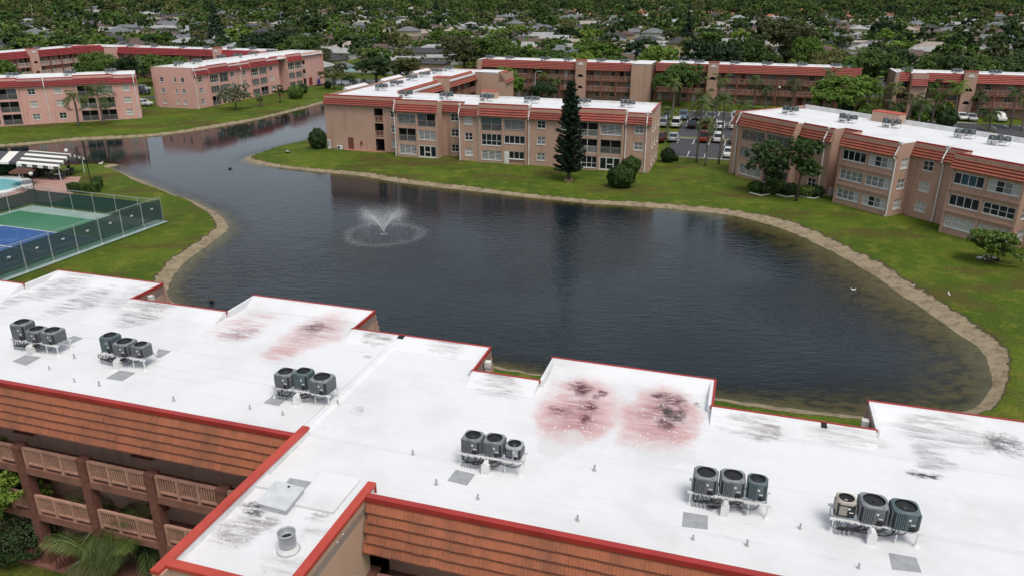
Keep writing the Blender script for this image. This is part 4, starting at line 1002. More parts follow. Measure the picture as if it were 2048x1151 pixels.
fw = Fac(mid, 10.9, 10.6, PI / 2)
walkway(fw, 0, 17.5, 4.3, TAN, RAILM, BRICK, SLABM, seed=4); walkway(fw, 21.0, 38.0, 4.3, TAN, RAILM, BRICK, SLABM, seed=5)
mansard(fw, 0, 18.0, 9.05, 7.4, T_ORA2, COPE_O, -.9, .65, 5, side=TAN); mansard(fw, 20.6, 38.0, 9.05, 7.4, T_ORA2, COPE_O, -.9, .65, 5, side=TAN)
mb = MB(); mb.box((10.4, 30.0, 4.7), (2.6, 2.4, 9.9), TAN); mb.build('stair_tower', mid)
mb = MB(); mb.box((10.4, 30.0, 9.7), (2.7, 2.5, .1), COPE_O); mb.build('coping', mid)
wall(Fac(mid, .2, 54, 0), 0, 1, 0, 1, TAN); wall(Fac(mid, 11, 54, PI), 0, 10.9, -.2, 8.9, TAN)
edge_parapet(mid, [(.3, 54), (10.9, 54)], ZR - .05, 8.95, WHITE, COPE)
# end block at the back of the wing
wall(Fac(mid, 10.9, 48.4, 0), 0, 7.0, -.2, 8.95, TAN); wall(Fac(mid, 17.9, 48.4, PI / 2), 0, 6, -.2, 8.9, TAN)
mansard(Fac(mid, 17.9, 48.4, PI / 2), 0, 6, 9.0, 6.9, T_ORA2, COPE_O, -1.4, .4, 6, side=TAN)
roof_poly(mid, [(10.9, 48.4), (16.6, 48.4), (16.6, 54.4), (10.9, 54.4)], 8.93, WROOF)
# stair bulkhead on the back edge
mb = MB(); mb.box((27.2, 10.2, 9.2), (2.6, 1.4, 1.3), TAN_L); mb.build('bulkhead', mid)
mb = MB(); mb.box((27.2, 10.2, 9.88), (2.75, 1.55, .08), COPE_O); mb.build('coping', mid)
for k, u in enumerate((-55.5, -48.1, -41.0, -33.4, -24.9, -17.9)): far_rack(AZ, W(u, 120.6, ZR), AZ, 'long roof across the lake', k, 'the stair end')
for k, (v, u) in enumerate(((128, -63.6), (134.8, -63.8), (144.5, -65.0), (151.5, -65.2), (158.5, -65.2), (165, -65.2))): far_rack(AZ, W(u, v, ZR), AZ + R(20), 'wing across the lake', k, 'the stair end')
# things by its stair end
def wall_ac(P, rz, label):
    e = empty('wall_air_conditioner', P, rz, label, 'air conditioner'); mb = MB(); mb.box((0, 0, .38), (.9, .36, .62), WHITE); mb.box((0, 0, .04), (.8, .3, .08), BLACK); mb.build('casing', e)
    mb = MB(); mb.lathe([(.24, 0), (.24, .02), (.2, .03)], BLACK, 18); mb.build('grille', e, loc=(-.12, -.182, .38), rot=(PI / 2, 0, 0)); return e
wall_ac(W(MU + 2.6, MV + 2.2), AZ, 'white boxy outdoor unit on the ground beside the brown door')
mb = MB(); mb.box((0, 0, .75), (.5, .3, 1.5), WHITE); mb.box((0, -.16, .95), (.4, .02, .9), METAL); mb.build('utility_cabinet', None, loc=W(MU + .5, MV + 2.35), rz=AZ, label='tall pale utility cabinet at the corner of the block across the lake', cat='cabinet')
mb = MB(); mb.box((0, 0, 0), (.28, .2, .55), DOORB); mb.box((0, -.11, .05), (.18, .03, .3), COPE); mb.build('hose_box', None, loc=W(MU + 6.6, MV + 2.49, 1.3), rz=AZ, label='small red-brown hose box on the tan wall beside the brown door', cat='hose box')

# --- block on the right bank
RA = R(-61); RU, RV = -84.0, 83.2
rb = empty('apartment_building', W(RU, RV, 0, RA), RA, 'tan apartment block with orange-red tile skirt and long ribbon windows above the sandy shore', 'building', 'three-storey apartment blocks')
f = Fac(rb, 0, 0, 0)
plain(f, .4, 2.6, -.6, [], TAN, T_ORA2, COPE, 9.0, 7.4)
bay(f, 2.6, 12.4, 0, [('Jw', 'PR'), ('Jt', 'Jg'), ('Jd', 'Jd')], TAN, T_ORA2, COPE, 9.1, 7.4, 1.2)
plain(f, 12.4, 17.5, -1.2, [15.2], TAN, T_ORA2, COPE, 8.95, 7.3, (GLASS, BLIND_D), seed=4)
sf = Fac(rb, 17.5, 1.2, PI / 2); wall(sf, 0, 2.2, -.2, 8.95, TAN)
plain(f, 17.5, 20.0, -3.2, [], TAN, T_ORA2, COPE, 8.85, 7.3)
bay(f, 20.0, 27.9, 0, [('S2b', 'S2m'), ('S2g', 'S2b'), ('Sd', 'S2m')], TAN, T_ORA2, COPE, 8.95, 7.4, 3.2, True, sidewin=(BLIND, BLIND_D, BLIND))
plain(f, 27.9, 34.7, -2.8, [30.1, 34.0], TAN, T_ORA2, COPE, 8.85, 7.3, (BLIND_D, BLIND, GLASS), seed=12)
bay(f, 34.7, 42.6, 0, [('S2w', 'S2w'), ('Sd', 'S2d'), ('St', 'S2m')], TAN, T_ORA2, COPE, 8.95, 7.4, 2.8, True, sidewin=(BLIND, BLIND_D, BLIND))
plain(f, 42.6, 49.4, -2.8, [44.8, 48.3], TAN, T_ORA2, COPE, 8.85, 7.3, seed=13)
bay(f, 49.4, 57.2, 0, [('S2w', 'S2b'), ('Sd', 'S2d'), ('S2m', 'S2m')], TAN, T_ORA2, COPE, 8.95, 7.4, 2.8, True)
for s, o, om in ((1.5, -.4, .0), (16.6, -1.05, -.7), (27.85, .12, .5), (32.0, -2.65, -2.2), (47, -2.65, -2.2)): 
    mb = MB(); ff_ = Fac(rb, *f.P(0, om - .45, 0)[:2], 0); downpipe(ff_, s, 9.0, 7.35, o - (om - .45), .5)
mb = MB()
for s in (28.5, 28.8): mb.tube([f.P(s, -2.7, 7.3), f.P(s, -2.7, .1)], .06, TAN_L, 6)
mb.build('conduit', rb)
for s0, s1, y in ((.4, 57.2, 15.4),): wall(Fac(rb, s1, y, PI), 0, s1 - s0, -.2, 8.95, TAN)
wall(Fac(rb, .4, 15.4, -PI / 2), 0, 14.8, -.2, 9.0, TAN); wall(Fac(rb, 57.2, 0, PI / 2), 0, 15.4, -.2, 9.0, TAN)
roof_poly(rb, [(.6, .9), (2.7, .9), (2.7, .2), (12.3, .2), (12.3, 1.4), (17.4, 1.4), (17.4, 3.4), (20.0, 3.4), (20.2, .2), (27.8, .2), (27.9, 3.0), (34.7, 3.0), (34.8, .2), (42.5, .2), (42.6, 3), (49.4, 3), (49.5, .2), (57, .2), (57, 15.3), (.6, 15.3)], 8.55, WROOF)
edge_parapet(rb, [(.55, 1), (.55, 12.5)], 8.5, 8.98, WHITE, COPE); edge_parapet(rb, [(.6, 15.2), (57, 15.2)], 8.5, 9.15, WHITE)
mb = MB(); mb.box((15.5, 14.7, 9.2), (4.2, 1.6, 1.4), TAN_L); mb.build('bulkhead', rb); mb = MB(); mb.box((15.5, 14.7, 9.93), (4.35, 1.75, .08), COPE_O); mb.build('coping', rb)
for k, (x, y) in enumerate(((1580, 229), (1695, 246), (1782, 256), (1928, 277), (1996, 291))):
    p = at(x, y, 8.55); far_rack(RA, p, RA + R(rnd.uniform(20, 30)), 'ribbon-window block', k, 'the parking end')
mb = MB(); mb.box((0, 0, .55), (.75, .75, 1.1), WHITE); mb.box((0, -.38, .55), (.5, .03, .8), METAL); mb.build('utility_cabinet', None, loc=at(1657, 391), rz=RA, label='pale utility cabinet at the foot of the ribbon-window block', cat='cabinet')

# --- pink block on the left bank
LA = R(24.8); LU, LV = -46.0, 181.9
lb = empty('apartment_building', W(LU, LV, 0, LA), LA, 'pink apartment block with crimson tile skirt behind two coconut palms', 'building', 'three-storey apartment blocks')
f = Fac(lb, 0, 0, 0)
plain(f, 0, 14.0, -.2, [3, 9.5, 12.6], PINK, T_CRI, COPE_D, 8.8, 7.4, seed=1)
bay(f, 14.0, 21.7, 0, [('Jd', 'P'), ('P', 'P'), ('PL', 'PR')], PINK, T_CRI, COPE_D, 9.15, 7.5)
plain(f, 21.7, 31.7, -.2, [23.9, 28.6], PINK, T_CRI, COPE_D, 8.9, 7.45, (BLIND, GLASS, BLIND_D), seed=6)
bay(f, 31.7, 38.9, 0, [('P', 'P'), ('Pw', 'P'), ('P', 'Jw')], PINK, T_CRI, COPE_D, 9.2, 7.5)
plain(f, 38.9, 43.2, -.2, [41.0], PINK, T_CRI, COPE_D, 8.95, 7.45, (BLIND, GLASS), seed=2)
for s in (26.3, 42.7): downpipe(f, s, 9.05, 7.4, -.05, .4)
fs = Fac(lb, 43.2, .2, PI / 2); wall(fs, 0, 10.4, -.2, 9.0, PINK, [(s - .5, s + .5, z + .84, z + 1.9, .1) for s in (3, 7) for z in (0, FH, 2 * FH)])
for s in (3, 7):
    for z in (0, FH, 2 * FH): window(fs, s, z + .84, 1, 1.06, 1, 2, FRAME, BLIND_D, 0, .08)
wall(Fac(lb, 43.2, 10.6, PI), 0, 43.2, -.2, 8.9, PINK); roof_poly(lb, [(0, .2), (43.1, .2), (43.1, 10.5), (0, 10.5)], 8.6, WROOF)
edge_parapet(lb, [(43.05, .4), (43.05, 10.5), (0, 10.5)], 8.55, 8.95, WHITE)
for k, u in enumerate((-7.5, -15.2, -25.5)): far_rack(LA, W(u, 188.5, 8.6, LA), LA, 'pink block behind palms', k, 'the drainpipe corner')

# --- pink block beyond it, end wall towards the camera
PU, PV = -131.2, 148.5
pb = empty('apartment_building', W(PU, PV), AZ, 'pink apartment block seen end-on with windows up its blank end wall', 'building', 'three-storey apartment blocks')
f = Fac(pb, 0, 0, 0)
wc = [(1.9, 1.0), (5.6, .7), (7.6, 1.0)]
wall(f, 0, 10.7, -.2, 9.15, PINK, [(s - w / 2, s + w / 2, z + .9, z + 1.9, .1) for s, w in wc for z in (0, FH, 2 * FH)])
for s, w in wc:
    for i, z in enumerate((0, FH, 2 * FH)): window(f, s, z + .9, w, 1.0, 1, 2, FRAME, (BLIND, BLIND_D, GLASS)[i], 0, .08)
wall(Fac(pb, -1.9, 1.4, 0), 0, 1.9, -.2, 9.0, PINK)
f = Fac(pb, 10.7, 0, PI / 2)
plain(f, 0, 5.2, -.15, [2.4], PINK, T_CRI, COPE_D, 8.9, 7.4, (BLIND_D, GLASS), seed=3)
bay(f, 5.2, 12.6, 0, [('P', 'Jg'), ('Jd', 'Jg'), ('G', 'PB')], PINK, T_CRI, COPE_D, 9.15, 7.45, 2.4)
plain(f, 12.6, 21.2, -.15, [14.3, 19.0], PINK, T_CRI, COPE_D, 8.9, 7.4, (GLASS, BLIND_D), seed=4)
bay(f, 21.2, 28.6, 0, [('Jd', 'P'), ('Jg', 'Jg'), ('G', 'Jg')], PINK, T_CRI, COPE_D, 9.15, 7.45, 2.4)
plain(f, 28.6, 34.0, -.15, [30.6], PINK, T_CRI, COPE_D, 8.9, 7.4, seed=7)
plain(f, 34.0, 38.0, -2.4, [], PINK, T_CRI, COPE_D, 8.85, 7.4)
bay(f, 38.0, 45.4, 0, [('Jd', 'Jg'), ('Jg', 'Jg'), ('G', 'G')], PINK, T_CRI, COPE_D, 9.2, 7.45, 2.4)
ops = [(46.3, 47.9, .05, 2.15, 1.5), (46.3, 47.9, 2.6, 4.7, 1.5), (46.3, 47.9, 5.1, 7.1, 1.5)]
wall(f, 45.4, 57, -.2, 9.1, PINK, ops, -.6)
for z in (2.55, 5.05): ob('railing', cached('srp', lambda: railing_mesh(1.55, RAILP, npan=2, nb=2)), pb, f.P(47.1, -.66, z), PI / 2)
door(f, 50.2, .05, 1.7, 2.1, DOORR, -.57)
mb = MB(); mb.box((0, 0, .5), (.9, .5, 1.0), mat('blue_fabric', (.05, .04, .20), .7)); mb.box((.1, .05, 1.25), (.5, .4, .55), mat('blue_fabric', (.05, .04, .20), .7)); mb.build('utility_bin', None, loc=W(*[PU + 10.9, PV + 53.2]), rz=AZ + PI / 2, label='dark blue bin standing by the crimson door of the pink block', cat='bin')
downpipe(f, .4, 9.0, 7.35, -.05, .4); downpipe(f, 17.2, 9.0, 7.35, -.05, .4)
roof_poly(pb, [(.1, .1), (10.6, .1), (10.6, 56.9), (.1, 56.9)], 8.6, WROOF); roof_poly(pb, [(-1.9, 1.4), (.0, 1.4), (.0, 12), (-1.9, 12)], 8.9, WROOF)
wall(Fac(pb, 0, 57, -PI / 2), 0, 57, -.2, 8.9, PINK); wall(Fac(pb, -1.9, 12, -PI / 2), 0, 10.6, -.2, 8.9, PINK); wall(Fac(pb, 10.7, 57, PI), 0, 10.7, -.2, 8.9, PINK)
edge_parapet(pb, [(10.5, 56.8), (.2, 56.8), (.2, .2), (10.5, .2)], 8.55, 9.12, WHITE)
for k, (x, y) in enumerate(((358, 133), (396, 129), (443, 120), (477, 116.5), (506, 112.5), (543, 107.5))):
    far_rack(AZ, at(x, y, 8.6), AZ + R(20), 'end-on pink block', k, 'the blank end wall')

# --- gallery blocks at the back
def gallery_block(u0, u1, v, az, wm, rm, tm, cm, label, towers=(), ends=(), racks=(), seed=1, dep=10.0, rackname='', origin=None, slabm=None, colm=None):
    root = empty('apartment_building', W(u0, v, 0, az), az, label, 'building', 'three-storey apartment blocks'); Lb = u1 - u0; f = Fac(root, 0, 0, 0)
    s = 0.0; cuts = sorted(list(towers) + list(ends))
    for a, b, kind in cuts + [(Lb, Lb, None)]:
        if a - s > 2:
            walkway(f, s, a, 4.4, wm, rm, colm or BRICK, slabm or SLABM, seed=seed); seed += 1
            mansard(f, s, a, 9.05, 7.3, tm, cm, -.5, .45, 5, side=wm)
        if kind == 'tower':
            tf = Fac(root, 0, -.9, 0); arch_front(tf, a, b, -.2, 9.7, wm, ((2.9, .7), (5.6, .75)))
            for x, an in ((a, -PI / 2), (b, PI / 2)):
                mb = MB(); mb.poly([(x, -.9, -.2), (x, .8, -.2), (x, .8, 9.7), (x, -.9, 9.7)], wm); mb.build('stair_tower_side', root)
            mb = MB(); mb.box(((a + b) / 2, -.05, 9.74), (b - a + .12, 1.8, .1), cm); mb.build('coping', root)
            mb = MB(); N = 10; rr = .62; xc = (a + b) / 2
            mb.loft([[(xc - rr * math.cos(PI * k / N), yy, 8.55 + rr * math.sin(PI * k / N)) for k in range(N + 1)] for yy in (-.96, -.89)], WHITE); mb.build('white_lunette', root)
        elif kind == 'end':
            ef = Fac(root, 0, -1.2, 0); wall(ef, a, b, -.2, 9.2, wm)
            for x in (a, b):
                mb = MB(); mb.poly([(x, -1.2, -.2), (x, dep, -.2), (x, dep, 9.2), (x, -1.2, 9.2)], wm); mb.build('wall', root)
            roof_poly(root, [(a, -1.2), (b, -1.2), (b, dep), (a, dep)], 9.12, WROOF)
        elif kind == 'skirt':
            ef = Fac(root, 0, -2.0, 0); wall(ef, a, b, -.2, 9.1, wm); mansard(ef, a, b, 9.1, 6.6, tm, cm, -.4, .5, 6, side=wm)
            for x in (a, b):
                mb = MB(); mb.poly([(x, -2.0, -.2), (x, 1, -.2), (x, 1, 9.0), (x, -2.0, 9.0)], wm); mb.build('wall', root)
            roof_poly(root, [(a, -1.8), (b, -1.8), (b, 1.3), (a, 1.3)], 9.0, WROOF)
        s = b
    wall(Fac(root, Lb, dep, PI), 0, Lb, -.2, 8.9, wm)
    for x in (0, Lb):
        mb = MB(); mb.poly([(x, .1, -.2), (x, dep, -.2), (x, dep, 9.0), (x, .1, 9.0)], wm); mb.build('wall', root)
    roof_poly(root, [(.02, .4), (Lb - .02, .4), (Lb - .02, dep), (.02, dep)], 8.62, WROOF)
    edge_parapet(root, [(Lb - .1, dep - .1), (.1, dep - .1)], 8.57, 8.98, WHITE)
    for k, x in enumerate(racks): far_rack(az, W(u0 + x, v + 4.6, 8.62, az), az + R(rnd.uniform(-8, 8)), rackname, k, 'near end')
    return root
gallery_block(-67.5, -23.2, 192.0, AZ, TAN, RAILM, T_RED, COPE, 'long tan gallery block with arched stair tower directly behind the block across the lake', [(25.7, 28.3, 'tower')], [(0, 1.0, 'end'), (39.6, 44.3, 'end')], (1.5, 7, 16.5, 22.5, 31, 37), 11, rackname='gallery roof behind the pine')
gallery_block(-22.6, 24.2, 195.8, AZ, TAN, RAILM, T_RED, COPE, 'long tan gallery block with arched stair tower behind the parked cars', [(12.5, 15.0, 'tower')], [], (10, 18.5, 26, 34, 41.5), 21, rackname='gallery roof behind parked cars')
gallery_block(30.2, 84.0, 189.5, AZ, TAN, RAILM, T_RED, COPE, 'tan gallery block with stepped tile-skirted end and stair tower among palms', [(13.5, 16.0, 'tower')], [(0, .8, 'end'), (3.2, 6.4, 'skirt')], (3, 13, 20.5, 30), 31, rackname='gallery roof among palms')
gallery_block(-205.0, -137.0, 198.0, AZ, PINK, RAILP, T_CRI, COPE_D, 'pink gallery block with crimson tile skirt behind the end-on pink block', [(53, 55.5, 'tower')], [(14, 18, 'end')], (19, 28, 38.5, 47, 55.5, 63), 41, rackname='pink gallery roof behind trees', slabm=PINK)
LZ = AZ + PI / 2
gallery_block(150.0, 204.0, 198.5, LZ, PINK, RAILP, T_CRI, COPE_D, 'pink gallery block with white railings and stair tower beyond the coconut palms', [(26.5, 29.2, 'tower')], [], (20, 34, 45), 51, rackname='white-railed pink gallery block', slabm=PINK)

# ------------------------------------------------------------------ plants
LF_A = leafmat('leaves_green', (0.06, 0.115, 0.022), (0.105, 0.17, 0.035)); LF_B = leafmat('leaves_bright', (0.085, 0.165, 0.02), (0.14, 0.225, 0.034)); LF_C = leafmat('leaves_dark', (0.03, 0.065, 0.02), (0.055, 0.095, 0.028))
LF_O = leafmat('leaves_olive', (0.095, 0.11, 0.036), (0.145, 0.155, 0.055)); LF_G = leafmat('leaves_grey', (0.14, 0.16, 0.085), (0.2, 0.21, 0.12)); LF_P = leafmat('palm_leaves', (0.075, 0.12, 0.03), (0.12, 0.165, 0.045), .45)
LF_Y = leafmat('leaves_yellowing', (.10, .12, .014), (.15, .15, .02)); LF_N = leafmat('pine_needles', (0.02, 0.045, 0.026), (0.035, 0.065, 0.032)); LF_H = leafmat('hedge_leaves', (0.05, 0.105, 0.018), (0.085, 0.145, 0.026))
BARK = mat('bark', (.10, .075, .055), .95, (.06, .045, .035), 4); BARK_P = mat('palm_bark', (.20, .17, .14), .95, (.12, .10, .085), 5)
def leaf_cloud(lobes, n, size, seed, flat=.35, m=None):
    """lobes: (x, y, z, rx, ry, rz); leaves gather in small clumps near the lobe skins"""
    g = np.random.default_rng(seed); w = np.array([l[3] * l[4] + l[3] * l[5] for l in lobes]); w = w / w.sum()
    nclump = max(8, n // 28); which = g.choice(len(lobes), nclump, p=w); lb = np.array(lobes)[which]
    d = g.normal(size=(nclump, 3)); d /= np.linalg.norm(d, axis=1, keepdims=True); d[:, 2] = np.where(d[:, 2] < -.55, -d[:, 2], d[:, 2])
    rad = g.uniform(.62, 1.0, (nclump, 1)) ** .6; cc = lb[:, :3] + d * lb[:, 3:6] * rad
    csz = lb[:, 3:6].mean(1) * g.uniform(.16, .34, nclump)
    k = n // nclump; ci = np.repeat(np.arange(nclump), k); N = len(ci)
    off = g.normal(size=(N, 3)); off /= np.linalg.norm(off, axis=1, keepdims=True) + 1e-9; off *= g.uniform(.35, 1, (N, 1)); off[:, 2] *= .75
    c = cc[ci] + off * csz[ci][:, None]
    nr = off * .7 + d[ci] * .5 + g.normal(size=(N, 3)) * .55 + np.array([0, 0, flat]); nr /= np.linalg.norm(nr, axis=1, keepdims=True)
    t = np.cross(nr, g.normal(size=(N, 3))); t /= np.linalg.norm(t, axis=1, keepdims=True) + 1e-9; b = np.cross(nr, t)
    s = size * g.uniform(.6, 1.35, (N, 1)); asp = g.uniform(.45, .75, (N, 1))
    v = np.stack([c - t * s, c - b * s * asp, c + t * s, c + b * s * asp], 1).reshape(-1, 3); q = np.arange(4 * N).reshape(-1, 4)
    return fast_mesh('crown', v, q, [m or LF_A])
def limb_mesh(h, r, lobes, bark, seed, lean=0.0):
    g = random.Random(seed); mb = MB(); fork = h * .62
    mb.tube([(0, 0, -.15), (lean * .2, 0, fork * .5), (lean * .5, .02, fork)], [r * 1.35, r, r * .8], bark, 8)
    for l in lobes[:6]:
        p = (l[0] * .55 + lean * .5, l[1] * .55, fork + (l[2] - fork) * .55); mb.tube([(lean * .5, .02, fork - .1), ((lean * .5 + p[0]) / 2, p[1] / 2, (fork + p[2]) / 2 + .1), p, (l[0] * .85, l[1] * .85, l[2])], [r * .6, r * .42, r * .28, r * .12], bark, 6)
    return mb.mesh('trunk', True)
def rand_lobes(seed, k, rx, ry, rz, zc, ball=.5):
    g = random.Random(seed); L_ = [(0, 0, zc, rx * .62, ry * .62, rz * .7)]
    for i in range(k):
        t = 2 * PI * (i + g.uniform(-.3, .3)) / k; q = g.uniform(.45, .68); L_.append((rx * q * math.cos(t), ry * q * math.sin(t), zc + rz * g.uniform(-.35, .4), rx * ball * g.uniform(.7, 1.05), ry * ball * g.uniform(.7, 1.05), rz * ball * g.uniform(.7, 1.1)))
    return L_
def proto(seed, k, rx, rz, zc, n, size, m, h, r, ball=.5):
    lo = rand_lobes(seed, k, rx, rx, rz, zc, ball); return (leaf_cloud(lo, n, size, seed, m=m), limb_mesh(h, r, lo, BARK, seed))
# unit-size trees: about 10 m wide, 9 m tall
BROAD = [proto(i, 6 + i % 3, 5, 3.9, 5.1, 9500, .21, (LF_A, LF_B, LF_C, LF_A, LF_O, LF_C)[i], 4.5, .28, .5) for i in range(6)]
MIDT = [proto(20 + i, 6 + i % 2, 5, (4.0, 4.6, 3.4, 4.2, 4.3)[i], 4.7, 2100, .42, (LF_A, LF_C, LF_B, LF_O, LF_B)[i], 4.5, .3, .55) for i in range(5)]
FART = [proto(40 + i, 5, 5, 4.2, 4.2, 520, .80, (LF_A, LF_A, LF_C, LF_O)[i], 4, .3, .6) for i in range(4)]
def tree(P, pr, s, label, group='trees', rz=None, sz=1.0, name='broadleaf_tree', cat='tree'):
    e = empty(name, (P[0], P[1], P[2] if len(P) > 2 else 0), rnd.random() * 6.28 if rz is None else rz, label, cat, group)
    ob('crown', pr[0], e, scale=(s, s, s * sz)); ob('trunk', pr[1], e, scale=(s, s, s * sz)); return e
def frond_mesh(Lf, droop, pairs, lw, seed, m, up=.9):
    g = random.Random(seed); mb = MB(); pts = []; N = 12; ang = up; p = Vector((0, 0, 0))
    for i in range(N + 1):
        pts.append(p.copy()); p = p + Vector((math.cos(ang), 0, math.sin(ang))) * (Lf / N); ang -= droop / N * (1 + i / N)
    mb.tube(pts, [.05 * (1 - i / (N + 2)) for i in range(N + 1)], m, 4)
    for k in range(pairs):
        t = .14 + .86 * (k + .5) / pairs; i = min(int(t * N), N - 1); fr = t * N - i; c = pts[i].lerp(pts[i + 1], fr); d = (pts[i + 1] - pts[i]).normalized()
        ll = Lf * .30 * math.sin(PI * (.16 + .80 * t)) + .08
        for sgn in (-1, 1):
            dr = (Vector((0, sgn, 0)) * .8 + d * .62 + Vector((0, 0, -.28 + g.uniform(-.18, .12)))).normalized(); tip = c + dr * ll * g.uniform(.85, 1.1) + Vector((0, 0, -.14 * ll)); ww = d * lw
            mid_ = c.lerp(tip, .5) + Vector((0, 0, .05 * ll)); mb.poly([c - ww * .4, mid_ - ww, tip, mid_ + ww], m)
    return mb.mesh('frond')
def palm_crown(seed, nf, Lf, m, pairs, lw):
    g = random.Random(seed); V, Fc = [], []
    for i in range(nf):
        me = cached(('fr', Lf, i % 4, pairs, m.name), lambda: frond_mesh(Lf, (1.2, 1.7, 2.1, 2.6)[i % 4], pairs, lw, i, m, (1.15, .8, .5, .15)[i % 4]))
        R_ = Matrix.Rotation(i * 2.399 + g.uniform(-.2, .2), 4, 'Z'); o = len(V); V += [tuple(R_ @ v.co) for v in me.vertices]; Fc += [tuple(o + j for j in p_.vertices) for p_ in me.polygons]
    me = bpy.data.meshes.new('crown'); me.from_pydata(V, [], Fc); me.materials.append(m); return me
def palm_trunk(h, r0, r1, lean, seed):
    g = random.Random(seed); mb = MB(); N = 9; pts = []; rr = []
    for i in range(N + 1):
        t = i / N; pts.append((lean * t * t, lean * .3 * math.sin(t * 2), h * t - .1)); rr.append(r0 + (r1 - r0) * min(1, t * 1.4) + (.03 if i % 2 else 0))
    mb.tube(pts, rr, BARK_P, 8); return mb.mesh('trunk', True), pts[-1]
def palm(P, h, Lf, label, group, sep=False, nf=16, m=None, lean=.4, name='palm_tree', pairs=14, lw=.07, r=.16, seed=None):
    m = m or LF_P; seed = rnd.randint(0, 3) if seed is None else seed; hk = round(h * 2) / 2
    tm_, top = cached(('pt', hk, lean, r, seed % 2), lambda: palm_trunk(hk, r * 1.5, r, lean, seed))
    e = empty(name, (P[0], P[1], P[2] if len(P) > 2 else 0), rnd.random() * 6.28, label, 'palm tree', group)
    ob('trunk', tm_, e)
    if sep:
        for i in range(nf):
            k = i % 4; me = cached(('fr', Lf, k, pairs, m.name), lambda: frond_mesh(Lf, (1.2, 1.7, 2.1, 2.6)[k], pairs, lw, k, m, (1.15, .8, .5, .15)[k]))
            ob('frond', me, e, (top[0], top[1], top[2] - .1), i * 2.399 + rnd.uniform(-.2, .2), scale=rnd.uniform(.85, 1.1))
    else:
        ob('crown', cached(('pc', Lf, nf, m.name, pairs, seed % 3), lambda: palm_crown(seed, nf, Lf, m, pairs, lw)), e, (top[0], top[1], top[2] - .1))
    return e
def bush_mesh(seed, rx, ry, rz, n, size, m):
    """dense leaf shell over a ball, lumpy outline"""
    g = np.random.default_rng(seed); N = int(n * 1.6); d = g.normal(size=(N, 3)); d /= np.linalg.norm(d, axis=1, keepdims=True)
    lump = 1 + .13 * np.sin(d[:, 0] * 7 + seed) * np.sin(d[:, 1] * 6 + 2) + .06 * np.sin(d[:, 2] * 9 + d[:, 0] * 5)
    c = d * np.array([rx, ry, rz * .98]) * (lump * g.uniform(.80, 1.04, N) ** .7)[:, None] + np.array([0, 0, rz * .92]); c[:, 2] = np.maximum(c[:, 2], .05)
    nr = d + g.normal(size=(N, 3)) * .6; nr /= np.linalg.norm(nr, axis=1, keepdims=True); t = np.cross(nr, g.normal(size=(N, 3))); t /= np.linalg.norm(t, axis=1, keepdims=True); b = np.cross(nr, t); s = size * g.uniform(.6, 1.3, (N, 1))
    return fast_mesh('foliage', np.stack([c - t * s, c - b * s * .6, c + t * s, c + b * s * .6], 1).reshape(-1, 3), np.arange(4 * N).reshape(-1, 4), [m])
def bush(P, rx, rz, label, m=None, n=2200, size=.14, seed=1, ry=None, name='round_bush', group=None, cat='bush', rzrot=0.0):
    e = empty(name, (P[0], P[1], P[2] if len(P) > 2 else 0), rzrot, label, cat, group); mm = m or LF_H
    ob('foliage', cached(('bush', rx, ry or rx, rz, n, size, mm.name, seed), lambda: bush_mesh(seed, rx, ry or rx, rz, n, size, mm)), e)
    mb = MB()
    for k in range(4): mb.tube([(0, 0, -.1), (.25 * rx * math.cos(k * 1.6), .25 * rx * math.sin(k * 1.6), rz * .5), (.5 * rx * math.cos(k * 1.6), .5 * rx * math.sin(k * 1.6), rz)], [.07, .05, .02], BARK, 5)
    mb.build('stem', e); return e

# tall pine on the lawn across the lake
P = at(1137, 361); pine = empty('pine_tree', P, 0, 'tall dark tiered pine on the lawn before the block across the lake', 'tree')
mb = MB(); mb.tube([(0, 0, -.2), (.05, 0, 7), (0, 0, 14.0)], [.26, .15, .03], BARK, 8); mb.build('trunk', pine)
def pine_branch(Lb, seed):
    g = np.random.default_rng(seed); V, Q = [], []; N = int(260 * Lb / 2.5) + 60
    for i in range(N):
        t = g.uniform(.08, 1); c = np.array([Lb * t, 0, .28 * Lb * t * t - .10 * Lb * t]); a = g.uniform(0, 2 * PI); ln = g.uniform(.14, .30) * (1.1 - .5 * t)
        d = np.array([.7, math.cos(a), math.sin(a)]); d /= np.linalg.norm(d); s = np.cross(d, g.normal(size=3)); s /= np.linalg.norm(s); s *= .065
        c = c + np.array([0, g.uniform(-.22, .22) * (1 - t * .4), g.uniform(-.06, .06)]); o = len(V); V += [c - s, c + d * ln - s * .3, c + d * ln + s * .3, c + s]; Q.append((o, o + 1, o + 2, o + 3))
    o = len(V)
    for t in (0, .5, 1): V += [np.array([Lb * t, -.03, .28 * Lb * t * t - .1 * Lb * t]), np.array([Lb * t, .03, .28 * Lb * t * t - .1 * Lb * t])]
    Q += [(o, o + 1, o + 3, o + 2), (o + 2, o + 3, o + 5, o + 4)]
    return fast_mesh('branch', np.array(V), np.array(Q), [LF_N])
pbm = [pine_branch(1.0, 3), pine_branch(1.9, 4), pine_branch(2.7, 5)]
z = 1.6; tier = 0
